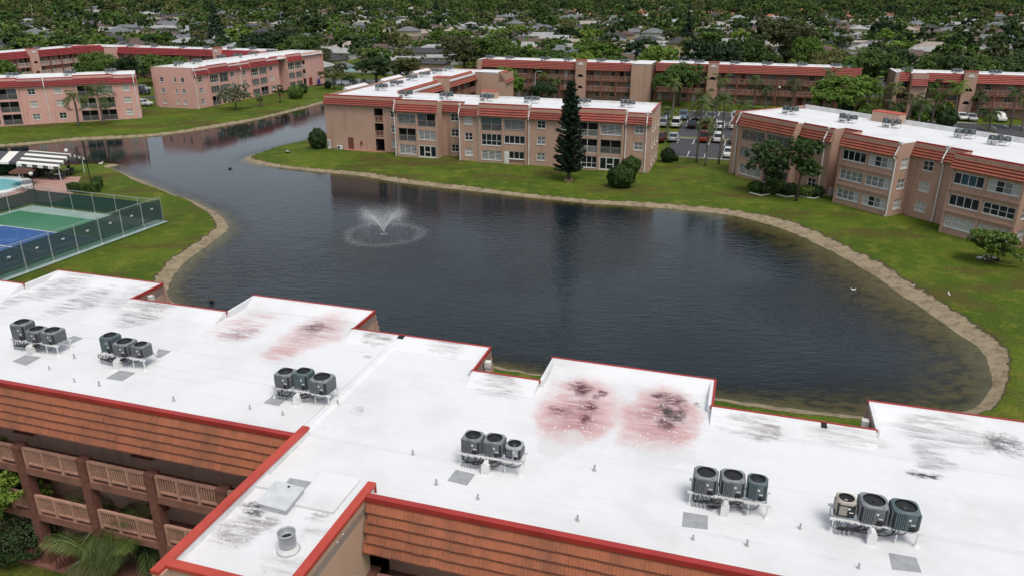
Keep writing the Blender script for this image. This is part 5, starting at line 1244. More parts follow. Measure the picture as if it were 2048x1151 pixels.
while z < 13.9:
    t = (z - 1.6) / 12.3; Lb = (2.8 - 2.2 * t) * (.82 + .25 * rnd.random()) * (.75 + .25 * min(1, (z - 1.2) / 1.5)); nb_ = 7 if t < .7 else 6
    for k in range(nb_):
        b = min(pbm, key=lambda q: abs((1.0, 1.9, 2.7)[pbm.index(q)] - Lb)); L0 = (1.0, 1.9, 2.7)[pbm.index(b)]; s = Lb / L0 * rnd.uniform(.85, 1.1)
        ob('branch', b, pine, (0, 0, z + rnd.uniform(-.08, .08)), rot=(rnd.uniform(-.2, .2), rnd.uniform(-.22, .1), tier * .7 + k * 2 * PI / nb_ + rnd.uniform(-.15, .15)), scale=s)
    z += .42 - .14 * t; tier += 1
mb = MB()
for k in range(7): mb.box((.5 * math.cos(k * .9), .5 * math.sin(k * .9), .06), (.28, .2, .2), TAN_L, k)
mb.build('stone_ring', pine)

# shrubs and trees on the lawns
bush(at(1241, 374), 1.85, 1.55, 'round clipped bush on the lawn at the pine end, larger of two', n=3400, size=.13)
bush(at(1262, 344), 1.45, 1.25, 'smaller round bush against the tan wall behind the larger one', n=2400, size=.13, seed=2)
bush(at(637, 297), 1.5, 1.75, 'dark round bush at the stair-end corner of the block across the lake', LF_C, 2600, .14, 3)
bush(at(1335, 324), 1.15, 1.15, 'dark round bush between the parking kerb and tan end wall', LF_C, 1800, .12, 4)
bush(at(1351, 322), .45, .5, 'tiny bush beside the dark round bush at the parking kerb', LF_H, 500, .1, 5)
e = empty('loose_shrub', at(1980, 526), 0, 'large loose shrub on the lawn before the ribbon-window block', 'bush'); lo = rand_lobes(6, 8, 2.5, 2.3, 1.9, 2.0, .5); ob('foliage', leaf_cloud(lo, 6000, .16, 6, m=LF_A), e); ob('stem', limb_mesh(1.6, .1, lo, BARK, 6), e)
bush(at(2035, 470), 1.5, 1.7, 'thin olive shrub against the ribbon-window block', LF_O, 700, .16, 7)
bush(at(592, 197), 1.9, 1.7, 'round bush on the lawn of the end-on pink block', LF_A, 2000, .18, 8)
bush(at(606, 187), 1.3, 1.3, 'darker bush behind the round bush by the end-on pink block', LF_C, 1200, .18, 9)
bush(at(656, 177), .9, 1.0, 'small bush at the end of the pink lawn', LF_C, 900, .16, 10)
for i, (x, y, rx) in enumerate(((1512, 383, 1.1), (1538, 386, 1.3), (1560, 384, 1.0), (1580, 388, 1.2), (1610, 392, 1.2), (1632, 392, 1.0), (1545, 372, .9))):
    bush(at(x, y), rx, .75, f'low dark shrub in the bed along the ribbon-window block', LF_C if i % 2 else LF_H, 700, .15, 11 + i, group='bed shrubs by the ribbon-window block', name='bed_shrub')
EDGE = mat('bed_edging', (.6, .58, .55), .8)
for i, pts in enumerate((((1499, 383), (1522, 389), (1540, 386)), ((1552, 386), (1572, 392), (1588, 390)), ((1598, 390), (1628, 395), (1638, 392)))):
    q = [at(x, y + 3) for x, y in pts]; mb = MB(); mb.tube([(p.x - q[0].x, p.y - q[0].y, .06) for p in q], .09, EDGE, 6); mb.build('bed_edging', None, loc=q[0], label='pale curved edging of a shrub bed on the ribbon-window lawn', cat='edging', group='edgings of the shrub beds')
def lawn_tree(x, y, xt, yt, wpx, m, label, seed, k=6, n=3200, size=.2, name='broadleaf_tree', zb=.42):
    P = at(x, y); top = zat(xt, yt, P); d = to_px((P.x, P.y, top * .6))[2]; rx = wpx / 2 * d / F_PX; rz = top * (1 - zb) / 2; zc = top - rz
    gg = random.Random(seed); lo = [(0, 0, zc + rz * .3, rx * .55, rx * .55, rz * .6)] + [(rx * .58 * math.cos(i * 2.4), rx * .58 * math.sin(i * 2.4), zc + rz * gg.uniform(-.62, .5), rx * gg.uniform(.38, .55), rx * gg.uniform(.38, .55), rz * gg.uniform(.3, .45)) for i in range(k + 3)]; e = empty(name, P, 0, label, 'tree')
    ob('crown', leaf_cloud(lo, n, size, seed, m=m), e); ob('trunk', limb_mesh(zc * .95, .13, lo, BARK, seed, .3), e); return e
lawn_tree(1527, 388, 1520, 272, 78, LF_C, 'slender dark tree against the windows at the corner of ribbon-window block', 61, 9, 8000, .15, zb=.14)
lawn_tree(1592, 402, 1610, 268, 78, LF_A, 'slender tree with forked pale trunk before the ribbon-window block', 62, 9, 7500, .15, zb=.36)
lawn_tree(472, 220, 472, 166, 66, LF_G, 'grey-green weeping tree on the lawn before the end-on pink block', 63, 8, 4600, .17, zb=.22)
lawn_tree(560, 206, 562, 170, 34, LF_C, 'small dark spreading tree beside the end-on pink block', 64, 5, 800, .2)
lawn_tree(668, 179, 668, 137, 68, LF_O, 'olive spreading tree by the canal behind the pink lawn', 65, 6, 2200, .25)
lawn_tree(700, 176, 708, 150, 30, LF_A, 'small leaning tree by the canal near the white bay roofs', 66, 5, 700, .25)
palm((*at(157, 252).xy, 0), 5.4, 3.7, 'smaller coconut palm by the drainpipe on the pink block lawn', 'coconut palms on the pink lawn', True, 16, lean=.8)
palm((*at(207, 249).xy, 0), 5.9, 4.8, 'larger coconut palm near the end of the pink block', 'coconut palms on the pink lawn', True, 20, lean=.5)
palm((*at(523, 214).xy, 0), 2.6, 1.7, 'short palm on the lawn of the end-on pink block', None, True, 12, lean=.2)
# parking-lot palms
PKL = 'slender tall palm on the lawn edge beside the parking kerb'
for x, y, h in ((1393, 325, 9.2), (1410, 331, 6.5), (1437, 328, 10.0)): palm(at(x, y), h, 2.6, PKL, 'palms at the parking kerb', True, 14, lean=.4, r=.12)
for x, y, h in ((1333, 271, 4.5), (1398, 262, 7), (1424, 255, 5.5), (1480, 262, 5)): palm(at(x, y), h, 2.4, 'feathery palm on a grass island among the parked cars', 'palms among parked cars', True, 13, lean=.3, r=.12)
for x, y, h in ((1345, 222, 6), (1432, 226, 7.5), (1505, 218, 6.5), (1530, 220, 5.0), (1583, 222, 6.0), (1655, 224, 8.5), (1700, 226, 4)): palm(at(x, y), h, 2.9, 'palm standing before the gallery block behind the parked cars', 'palms before the gallery blocks', False, 15, lean=.5)
for x, y, h in ((1085, 196, 6.5), (1165, 196, 5), (1225, 200, 3.6), (1205, 198, 5.5), (1285, 202, 4.4), (1300, 203, 4.0), (1110, 198, 4.5)): palm(at(x, y), h, 2.6, 'palm in the court before the gallery block behind the tall pine', 'palms before the gallery blocks', False, 15, lean=.3, m=LF_P if x != 1225 else LF_B)
rp = random.Random(5)
for x, y, h in ((1752, 232, 5), (1775, 236, 6.5), (1800, 228, 8.5), (1815, 244, 5), (1845, 232, 7), (1862, 246, 6), (1880, 226, 7.5), (1905, 252, 8.0), (1978, 262, 3.5), (2020, 258, 7), (2043, 262, 6), (1730, 224, 7), (1790, 250, 4), (1835, 254, 4.5), (1950, 238, 5)): palm(at(x, y), h, 2.8, 'palm in the planted court behind the ribbon-window block', 'palms behind the ribbon-window block', False, 15, m=rp.choice((LF_P, LF_P, LF_B)), lean=.5)
for i in range(26):
    x = rp.uniform(1690, 1905); y = rp.uniform(228, 256)
    ci = rp.randint(0, 3); ra, rb_ = rp.choice((1.2, 1.8)), rp.choice((1.2, 1.8)); bush(at(x, y), ra, rb_, f"{('green', 'bright green', 'dark', 'yellowing')[ci]} {'broad' if ra > 1.5 else 'narrow'} {'tall' if rb_ > 1.5 else 'low'} shrub in the court behind the ribbon-window block", (LF_H, LF_B, LF_C, LF_Y)[ci], 700, .24, 40 + i % 4, name='court_shrub', group='shrubs in the planted court')
# named large trees round the courts
BT = 'large rounded tree standing before the gallery blocks'
def bg_tree(xc, ytop, wpx, v, pr, label, name='broadleaf_tree'):
    """tree behind the blocks: stands on the grid line v, width and top from the photograph"""
    d = ray(xc, 200); c, s = math.cos(AZ), math.sin(AZ); t = v / (-d.x * s + d.y * c); P = (d.x * t, d.y * t, 0.0)
    top = max(5.0, zat(xc, ytop, P)); sc_ = wpx * to_px(P)[2] / F_PX / 10; tree(P, pr, sc_, label, 'large trees behind the apartment blocks', sz=top / (8.9 * sc_), name=name); BGT.append(P)
BGT = []
for xc, yt, wp, v, k, lab in ((1735, 84, 125, 206, 0, 'big dark green tree between the two gallery blocks'), (1690, 100, 90, 212, 1, 'tree behind the gallery block end, beside the big dark one'), (1300, 80, 100, 216, 1, 'bright yellow-green tree behind the gallery blocks'), (1420, 72, 120, 222, 2, 'wide dark tree behind the gallery blocks beside the tall conifer'), (1490, 62, 100, 228, 0, 'green tree beside the great olive one behind the galleries'), (1562, 24, 150, 250, 4, 'great olive tree towering behind the gallery block'),
    (1610, 60, 80, 224, 1, 'bright tree between the great olive tree and gallery end'), (1650, 88, 80, 214, 4, 'olive tree low behind the gallery end'), (1850, 100, 90, 214, 0, 'dark hedge-like tree behind the gallery among palms, near the street'), (1900, 100, 95, 214, 2, 'second dark tree in the row behind the palm gallery'), (1950, 98, 100, 215, 0, 'third dense tree in the row behind the palm gallery'), (2003, 98, 100, 215, 2, 'fourth dense tree in the row behind the palm gallery'), (2045, 96, 90, 216, 0, 'last dense tree in the row behind the palm gallery'),
    (930, 64, 110, 236, 4, 'brownish olive tree behind the long wing'), (988, 60, 100, 240, 0, 'green spreading tree behind the gallery block'), (1170, 96, 80, 216, 1, 'bright rounded tree behind the stair tower'), (1110, 92, 80, 222, 3, 'thin greyish tree behind the gallery block'), (545, 56, 120, 250, 2, 'large dark tree behind the end-on pink block'), (610, 60, 90, 246, 0, 'large tree behind the far end of the pink block'), (640, 92, 70, 232, 4, 'olive tree at the canal end of the pink block'), (755, 108, 90, 205, 2, 'large dark tree by the canal behind the bay roofs'), (815, 108, 70, 210, 4, 'thin-crowned tree on the open ground behind the wing')):
    bg_tree(xc, yt, wp, v, BROAD[k], lab)
for xc, yt, wp, v, k, lab in ((1012, 126, 84, 180, 1, 'bright rounded tree in the court behind the block across the lake'), (1357, 114, 98, 188, 0, 'dense rounded tree before the gallery block beside the parked cars'), (1683, 142, 140, 181, 1, 'wide spreading tree with dark limbs before the gallery block end'), (1085, 160, 60, 178, 2, 'low dark tree in the court behind the block across the lake'), (22, 110, 72, 152, 1, 'wide bright tree before the pink gallery block with white railings'), (196, 114, 66, 168, 1, 'bright low tree between the pink blocks'), (213, 95, 76, 184, 0, 'spreading tree before the white railings, behind the bright low tree'), (262, 106, 66, 172, 2, 'shadowy tree beside the end-on pink block'), (318, 101, 88, 186, 0, 'broad tree behind the corner of the end-on pink roof'), (372, 106, 60, 188, 1, 'bright tree behind the end-on pink roof')):
    bg_tree(xc, yt, wp, v, BROAD[k], lab)

# near court at the bottom left
CZ = .9
palm(at(250, 1120, CZ), 2.6, 3.1, 'broad feathery palm in the shaded court below the galleries', None, True, 18, pairs=44, lw=.016, lean=.2, r=.14)
palm(at(335, 1085, CZ), 3.4, 2.4, 'slimmer palm against the gallery railing in the shaded court', None, True, 16, pairs=40, lw=.016, lean=.3, r=.1)
palm(at(195, 1160, CZ), 1.6, 2.6, 'low feathery palm at the brown court fence', None, True, 14, pairs=44, lw=.016, lean=.1, r=.12)
palm(at(300, 1150, CZ), 1.8, 2.6, 'dense feathery palm beside the stair wing wall in the shaded court', None, True, 18, pairs=44, lw=.016, lean=.15, r=.12)
palm(at(1135, 1300, CZ), 6.0, 2.0, 'palm whose tip rises against the tile skirt of the stained-roof block', None, True, 12, pairs=36, lw=.016, lean=.2, r=.12)
bush(at(50, 1100, CZ), 1.7, 1.2, 'dark clipped hedge bush at the foot of the gallery columns', LF_C, 3600, .07, 31)
bush(at(330, 1128, CZ), 1.1, 1.5, 'dark leafy shrub beside the stair wing wall', LF_C, 2600, .08, 32)
tp_ = at(-28, 985, 4.4); tp_.z = CZ; lo = rand_lobes(71, 7, 2.5, 2.5, 2.2, 4.1, .5); e = empty('broadleaf_tree', tp_, 0, 'bright green tree standing before the railed galleries', 'tree'); ob('crown', leaf_cloud(lo, 11000, .085, 71, m=LF_B), e); ob('trunk', limb_mesh(3.4, .14, lo, BARK, 71), e)
fe = empty('court_fence', at(118, 1140, CZ), AZ + R(62), 'low brown picket fence in the shaded court', 'fence')
for k in range(14): mb = MB(); mb.box((k * .16, 0, .45), (.07, .05, .9), BRICK); mb.build('picket', fe)
mb = MB(); mb.box((1.05, .04, .78), (2.3, .05, .08), BRICK); mb.box((1.05, .04, .2), (2.3, .05, .08), BRICK); mb.build('rail', fe)

# ------------------------------------------------------------------ the suburb behind
ASPH = mat('asphalt', (.060, .060, .065), .85, (.045, .045, .05), .6, coord='World', bump=.2, bscale=30); ROADM = mat('old_road', (.20, .20, .20), .9, (.15, .15, .15), .4, coord='World'); LINE = mat('road_paint', (.62, .62, .60), .7); KERB = mat('concrete_kerb', (.45, .44, .42), .9); YELP = mat('yellow_paint', (.60, .42, .05), .7)
rs = random.Random(11)
BLOCKED = [(-215, -118, 140, 215), (-125, -70, 90, 212), (-75, 90, 110, 208), (-72, -48, 110, 180)]
def free(u, v, pad=0):
    if any(a - pad < u < b + pad and c - pad < v < d + pad for a, b, c, d in BLOCKED): return False
    return True
def in_view(P, pad=60):
    q = to_px(P); return q and -pad < q[0] < 2048 + pad and q[1] < 260
streets = [180 + 58 * k for k in range(1, 16)]
def strip(name, pts, wd, m, z, label=None, parent=None):
    mb = MB(); P = [Vector((*p, 0)) for p in pts]; L_, R2 = [], []
    for i, p in enumerate(P):
        d = (P[min(i + 1, len(P) - 1)] - P[max(i - 1, 0)]).normalized(); nn = Vector((-d.y, d.x, 0)); L_.append(p + nn * wd / 2); R2.append(p - nn * wd / 2)
    for i in range(len(P) - 1): mb.poly([(R2[i].x, R2[i].y, z), (R2[i + 1].x, R2[i + 1].y, z), (L_[i + 1].x, L_[i + 1].y, z), (L_[i].x, L_[i].y, z)], m)
    return mb.build(name, parent, kind='structure', label=label)
for k, v in enumerate(streets): strip('street', [W(-1.4 * v - 60, v).xy, W(.45 * v + 60, v).xy], 7.0, ROADM, .06 + .02 * (k % 2), 'residential street between rows of houses')
ap = [at(1806, 128), at(1800, 112), at(1797, 100), at(1775, 86), at(1748, 74), at(1728, 66)]
strip('street', [p.xy for p in ap], 8.0, ROADM, .15, 'pale street curving away beyond the gallery blocks')
# houses
RC = [mat('roof_grey', (.17, .178, .185), .9, (.12, .127, .135), .6), mat('roof_white', (.36, .36, .355), .8, (.27, .27, .27), .5), mat('roof_brown', (.13, .085, .07), .9, (.09, .06, .05), .6), mat('roof_charcoal', (.06, .06, .065), .9, (.045, .045, .05), .6), mat('roof_terracotta', (.38, .14, .075), .85, (.29, .10, .06), .6), mat('roof_tan', (.36, .31, .25), .9, (.28, .24, .2), .5)]
WC = [mat('house_white', (.52, .51, .49), .9), mat('house_cream', (.55, .50, .38), .9), mat('house_grey', (.38, .39, .40), .9), mat('house_aqua', (.36, .56, .53), .9), mat('house_peach', (.55, .38, .28), .9), mat('house_yellow', (.58, .50, .25), .9)]
def house_mesh(wd, dp, h, rh, kind, over=.6):
    w_ = MB(); x, y = wd / 2, dp / 2
    for s in ((-x, -y, x, -y), (x, -y, x, y), (x, y, -x, y), (-x, y, -x, -y)): w_.poly([(s[0], s[1], -.2), (s[2], s[3], -.2), (s[2], s[3], h), (s[0], s[1], h)], WHITE)
    if kind == 'gable':
        for sx in (-x, x): w_.poly([(sx, -y, h), (sx, y, h), (sx, 0, h + rh * y / (y + over))], WHITE)
    r = MB(); X, Y = x + over, y + over; hx = X - Y * .9 if kind == 'hip' else X; e = h - .12
    A, B, C_, D_ = (-X, -Y, e), (X, -Y, e), (X, Y, e), (-X, Y, e); E1, E2 = (-hx, 0, h + rh), (hx, 0, h + rh)
    r.poly([A, B, E2, E1], WHITE); r.poly([C_, D_, E1, E2], WHITE)
    if kind == 'hip': r.poly([B, C_, E2], WHITE); r.poly([D_, A, E1], WHITE)
    for a, b in ((A, B), (B, C_), (C_, D_), (D_, A)): r.poly([a, (a[0], a[1], a[2] - .18), (b[0], b[1], b[2] - .18), b], WHITE)
    r.poly([(q[0], q[1], q[2] - .18) for q in (D_, C_, B, A)], WHITE)
    return w_, r
HT = [(14, 9, 2.8, 1.9, 'hip'), (16, 8.5, 2.8, 1.7, 'gable'), (12, 10, 2.9, 2.1, 'hip'), (18, 9, 2.8, 1.5, 'gable'), (13, 8, 2.8, .6, 'gable'), (11, 9, 5.4, 2.0, 'hip')]
def hmesh(t, wc, rc):
    def mk():
        a, b = house_mesh(*HT[t]); a.mats = [WC[wc]]; b.mats = [RC[rc]]; return a.mesh('wall'), b.mesh('roof')
    return cached(('house', t, wc, rc), mk)
hwin = (lambda mb: (mb.box((0, 0, .6), (1.5, .06, 1.2), FRAME), mb.box((0, -.02, .6), (1.34, .06, 1.04), GLASS), mb.mesh('window'))[2])(MB())
hdoor = (lambda mb: (mb.box((0, 0, 1.0), (.95, .07, 2.0), DOORB), mb.mesh('door'))[1])(MB())
HN = {0: 'grey', 1: 'white', 2: 'brown', 3: 'charcoal', 4: 'terracotta', 5: 'tan'}; WN = {0: 'white', 1: 'cream', 2: 'grey', 3: 'aqua', 4: 'peach', 5: 'yellow'}
cand = []
for v in streets:
    for side in (-1, 1):
        u = -1.32 * v - 40
        while u < .36 * v + 40:
            uu = u + rs.uniform(-3, 3); vv = v + side * (13.5 + rs.uniform(-2, 2)); P = W(uu, vv)
            if in_view(P, 30) and free(uu, vv, 8): cand.append((P.length, P, AZ + (PI if side > 0 else 0) + rs.uniform(-.06, .06) + (PI / 2 if rs.random() < .22 else 0)))
            u += rs.uniform(18, 25)
cand.sort(key=lambda q: q[0]); HOUSES = []
spec_h = [(at(690, 141), AZ - .9, 0, 3, 0, 'small aqua house with white gable by the canal'), (at(672, 118), AZ, 1, 0, 1, 'long white-roofed bungalow behind the canal trees'), (at(742, 108), AZ, 3, 0, 2, 'long brown-roofed house behind the canal trees'), (at(858, 118), AZ + .2, 3, 0, 3, 'low house with charcoal roof and white gable behind the bay roofs'), (at(1058, 108), AZ, 4, 5, 5, 'pale yellow flat-roofed house beyond the gallery block'), (at(890, 128), AZ + .5, 4, 0, 1, 'white flat-roofed outbuilding just behind the long wing'), (at(715, 140), AZ - .4, 4, 4, 1, 'small pink shed beside the aqua house')]
nh = 0; HDESC = []
for P, rz, t, wc, rc, lab in spec_h:
    m_ = hmesh(t, wc, rc); e = empty('house', P, rz, lab, 'house', 'houses beyond the apartment blocks'); sc_ = .45 if 'shed' in lab else (.6 if t == 0 else 1)
    ob('wall', m_[0], e, scale=sc_); ob('roof', m_[1], e, scale=sc_)
    for k in range(3): ob('window', hwin, e, ((-.3 + .3 * k) * HT[t][0] * sc_, -HT[t][1] / 2 * sc_ - .02, .9 * sc_), scale=sc_)
    HOUSES.append(P); HDESC.append(lab.split(' by ')[0].split(' behind ')[0].split(' beyond ')[0].split(' just ')[0].split(' beside ')[0])
fw_v = MB()
for d, P, rz in cand:
    if any((P - q).length < 13 for q in HOUSES[-60:]): continue
    if min(sdist(np.array([P.x]), np.array([P.y]), LAKE)[0], sdist(np.array([P.x]), np.array([P.y]), POND)[0]) < 9: continue
    t = rs.choice((0, 0, 1, 1, 2, 3, 3, 4, 5)) ; q = to_px(P); rc = rs.choice((0, 0, 0, 1, 1, 2, 2, 3, 3, 5)) if not (q[1] < 40 and q[0] > 1150 and rs.random() < .55) else 4; wc = rs.choice((0, 0, 0, 1, 2, 4, 5))
    HOUSES.append(P); nh += 1; HDESC.append(f'{WN[wc]} house with {HN[rc]} roof')
    if nh <= 295:
        m_ = hmesh(t, wc, rc); e = empty('house', P, rz, f'{("compact", "long", "square", "very long", "flat-topped", "two-storey")[t]} {WN[wc]} house with {HN[rc]} {"hip" if HT[t][4] == "hip" else "gable"} roof among suburb trees', 'house', 'houses beyond the apartment blocks')
        ob('wall', m_[0], e); ob('roof', m_[1], e)
        if d < 430:
            for k in range(3): ob('window', hwin, e, ((-.32 + .3 * k) * HT[t][0], -HT[t][1] / 2 - .02, .9))
            ob('door', hdoor, e, (.12 * HT[t][0], -HT[t][1] / 2 - .02, 0))
    else:
        a, b = house_mesh(*HT[t]); T = Matrix.Translation(P) @ Matrix.Rotation(rz, 4, 'Z')
        for src, mm in ((a, WC[wc]), (b, RC[rc])):
            i = len(fw_v.v); fw_v.v += [tuple(T @ Vector(q_)) for q_ in src.v]; k = fw_v.mi(mm); fw_v.f += [tuple(i + j for j in f_) for f_ in src.f]; fw_v.m += [k] * len(src.f)
if fw_v.v: fw_v.build('distant_houses', None, kind='stuff', label='far-off roofs of the suburb showing between trees near the horizon')
HX = np.array([[p.x, p.y] for p in HOUSES])
# trees: nearest as single trees, the rest as one far wood
tc_ = []; g = np.random.default_rng(4)
def okpos(P, hpad):
    u, v = uvof(P)
    if not free(u, v, 3): return False
    if np.min(np.hypot(HX[:, 0] - P[0], HX[:, 1] - P[1])) < hpad: return False
    if any(abs(v - s) < 4.2 for s in streets) : return False
    if any(math.hypot(b[0] - P[0], b[1] - P[1]) < 7 for b in BGT): return False
    if v < 470 and min(np.hypot(p.x - P[0], p.y - P[1]) for p in ap) < 9: return False
    return True
def beside(x, y):
    d = np.hypot(HX[:, 0] - x, HX[:, 1] - y); i = int(d.argmin()); a = HDESC[i]
    return ('close beside' if d[i] < 12 else ('near' if d[i] < 24 else 'standing well away from')) + (' an ' if a[0] in 'aeiou' else ' a ') + a
pts = []
for d0, d1, dens in ((196, 300, 92.0), (300, 460, 112.0), (460, 800, 150.0), (800, 1400, 240.0), (1400, 2600, 480.0)):
    area = .5 * 1.36 * (d1 * d1 - d0 * d0); N = int(area / dens)
    rr = np.sqrt(g.uniform(d0 * d0, d1 * d1, N)); th = g.uniform(-.68, .68, N)
    for r_, t_ in zip(rr, th): pts.append((r_, r_ * math.sin(t_), r_ * math.cos(t_)))
pts.sort(); kept = []; nb_ = npal = 0; stuff = []
lastcell = {}
for r_, x, y in pts:
    cell_ = (int(x // 6.2), int(y // 6.2))
    if r_ < 800 and any((cell_[0] + a, cell_[1] + b) in lastcell and math.hypot(lastcell[(cell_[0] + a, cell_[1] + b)][0] - x, lastcell[(cell_[0] + a, cell_[1] + b)][1] - y) < 5.2 for a in (-1, 0, 1) for b in (-1, 0, 1)): continue
    if not okpos((x, y), 7.6 if r_ < 900 else 6): continue
    if r_ < 320 and min(sdist(np.array([x]), np.array([y]), LAKE)[0], sdist(np.array([x]), np.array([y]), POND)[0]) < 4: continue
    q = to_px((x, y, 4))
    if not q or q[0] < -60 or q[0] > 2110: continue
    lastcell[cell_] = (x, y)
    u, v = uvof((x, y)); s = float(g.choice([.48, .6, .72, .88, 1.1, 1.4])) * g.uniform(.9, 1.1) * (1.2 if v < 235 and u > -40 else 1.0)
    if g.random() < .13 and npal < 170 and r_ < 620:
        npal += 1; palm((x, y), float(g.choice([6.0, 7.5, 9.0])), 2.6, f'palm rising {beside(x, y)}', 'palms of the suburb', False, 13, pairs=9, lw=.12, lean=.4); continue
    if nb_ < 285:
        nb_ += 1; k = int(g.integers(0, 5)); tree((x, y), MIDT[k], s, f"{'small' if s < .66 else ('medium' if s < 1.0 else 'large')} {('mid-green rounded', 'dark rounded', 'low spreading green', 'olive rounded', 'bright green')[k]} tree {beside(x, y)}", ('mid-green', 'dark', 'spreading', 'olive', 'bright')[k] + ' suburb trees', sz=g.uniform(.75, 1.0))
    else: stuff.append((x, y, s * (1.0 if r_ < 800 else (1.25 if r_ < 1400 else 1.8)), g.uniform(0, 6.28), int(g.integers(0, 4))))
st = np.array(stuff)
me = bpy.data.meshes.new('distant_wood'); me.vertices.add(len(st)); me.vertices.foreach_set('co', np.stack([st[:, 0], st[:, 1], np.zeros(len(st))], 1).astype(np.float32).ravel())
for nm, col_ in (('size', 2), ('turn', 3), ('sort', 4)):
    a = me.attributes.new(nm, 'FLOAT', 'POINT'); a.data.foreach_set('value', st[:, col_].astype(np.float32))
wood = ob('distant_wood', me, kind='stuff', label='far-off mass of suburb trees reaching to the horizon')
ng = bpy.data.node_groups.new('wood', 'GeometryNodeTree'); ng.interface.new_socket('Geometry', in_out='INPUT', socket_type='NodeSocketGeometry'); ng.interface.new_socket('Geometry', in_out='OUTPUT', socket_type='NodeSocketGeometry')
gi = ng.nodes.new('NodeGroupInput'); go = ng.nodes.new('NodeGroupOutput'); jn = ng.nodes.new('GeometryNodeJoinGeometry')
def nattr(nm):
    q = ng.nodes.new('GeometryNodeInputNamedAttribute'); q.data_type = 'FLOAT'; q.inputs[0].default_value = nm; return q.outputs[0]
for k in range(4):
    src = bpy.data.objects.new('far_tree', FART[k][0])
    oi = ng.nodes.new('GeometryNodeObjectInfo'); oi.inputs[0].default_value = src; oi.inputs['As Instance'].default_value = True
    cmp_ = ng.nodes.new('FunctionNodeCompare'); cmp_.data_type = 'FLOAT'; cmp_.operation = 'EQUAL'; cmp_.inputs[1].default_value = k; cmp_.inputs['Epsilon'].default_value = .1
    ng.links.new(nattr('sort'), cmp_.inputs[0])
    ip = ng.nodes.new('GeometryNodeInstanceOnPoints'); cx = ng.nodes.new('ShaderNodeCombineXYZ'); ng.links.new(nattr('turn'), cx.inputs[2])
    ng.links.new(gi.outputs[0], ip.inputs['Points']); ng.links.new(cmp_.outputs[0], ip.inputs['Selection']); ng.links.new(oi.outputs['Geometry'], ip.inputs['Instance']); ng.links.new(cx.outputs[0], ip.inputs['Rotation']); ng.links.new(nattr('size'), ip.inputs['Scale']); ng.links.new(ip.outputs[0], jn.inputs[0])
ng.links.new(jn.outputs[0], go.inputs[0]); md = wood.modifiers.new('wood', 'NODES'); md.node_group = ng
# tall dark conifers and poles
for x, y, yt, lab in ((437, 99, -6, 'very tall dark conifer rising behind the end-on pink block'), (874, 40, -8, 'tall dark conifer far behind the long wing'), (1372, 112, 14, 'tall dark conifer behind the rounded tree by the parked cars'), (286, 30, -12, 'dark conifer far behind the pink blocks')):
    P = at(x, y); hh = max(9.0, zat(x, yt, P)); lo = [(0, 0, hh * (.25 + .13 * k), hh * (.15 - .023 * k), hh * (.15 - .023 * k), hh * .14) for k in range(6)]
    e = empty('conifer_tree', P, 0, lab, 'tree'); ob('crown', leaf_cloud(lo, 5200, hh * .02, 80 + x, .1, LF_N), e); mb = MB(); mb.tube([(0, 0, -.2), (0, 0, hh * .95)], [.35, .05], BARK, 6); mb.build('trunk', e)
POLEW = mat('pole_pale', (.52, .51, .49), .8)
for x, yb, yt in ((68, 40, 10), (194, 32, 12), (243, 46, 25), (311, 48, 18), (232, 94, 65), (762, 58, 36), (894, 24, 2), (1001, 62, 38), (1197, 72, 40), (1472, 68, 36), (1828, 92, 38), (1490, 30, 5), (1118, 24, 4), (1630, 30, 8)):
    P = at(x, yb); hh = min(14.0, max(7.0, zat(x, yt, P))); e = empty('utility_pole', P, AZ, 'pale utility pole with crossarm above the suburb roofs', 'utility pole', 'utility poles in the suburb')
    mb = MB(); mb.tube([(0, 0, 0), (0, 0, hh)], [.2, .13], POLEW, 8); mb.build('pole', e); mb = MB(); mb.box((0, -.15, hh - .7), (2.4, .12, .14), POLEW); mb.build('crossarm', e)
P = at(530, 52); e = empty('floodlight_mast', P, AZ, 'floodlight mast with lamp heads above the suburb roofs', 'light mast'); mb = MB(); mb.tube([(0, 0, 0), (0, 0, 12)], [.2, .12], POLEW, 8); mb.build('mast', e)
for k in range(3): mb = MB(); mb.box((0, 0, 0), (.9, .6, .5), METAL); mb.build('lamp_head', e, loc=(-1.1 + 1.1 * k, -.2, 12.0), rot=(R(-25), 0, 0))

# ------------------------------------------------------------------ parking
kz = .03
def uvpoly(name, pts, m, z, label=None, parent=None, kind='structure'):
    mb = MB(); mb.poly([tuple(W(u, v, z)) for u, v in pts], m); return mb.build(name, parent, kind=kind, label=label)
uvpoly('parking_lot', [(-12.4, 127.4), (46, 127.4), (46, 180.5), (-12.4, 180.5)], ASPH, .09, 'wet dark asphalt parking lot between the apartment blocks')
uvpoly('parking_lot', [(46.5, 150), (95, 150), (95, 181), (46.5, 181)], ASPH, .09, 'asphalt parking lot behind the ribbon-window block')
uvpoly('parking_lot', [(-118.5, 150), (-112, 150)] if False else [(-147, 160), (-133.8, 160), (-133.8, 192), (-147, 192)], ASPH, .09, 'asphalt parking strip beside the end-on pink block')
mb = MB(); mb.box((0, 0, .1), (58, .25, .2), KERB); mb.build('kerb', None, loc=W(16.8, 127.3), rz=AZ, kind='structure', label='pale concrete kerb along the parking lot')
mb = MB(); mb.box((0, 0, .1), (58, .25, .2), KERB); mb.build('kerb', None, loc=W(16.8, 180.6), rz=AZ, kind='structure', label='pale concrete kerb at the back of the parking lot')
GRASS = mat('island_grass', (.085, .13, .02), .95, (.14, .15, .03), 1.5, coord='World')
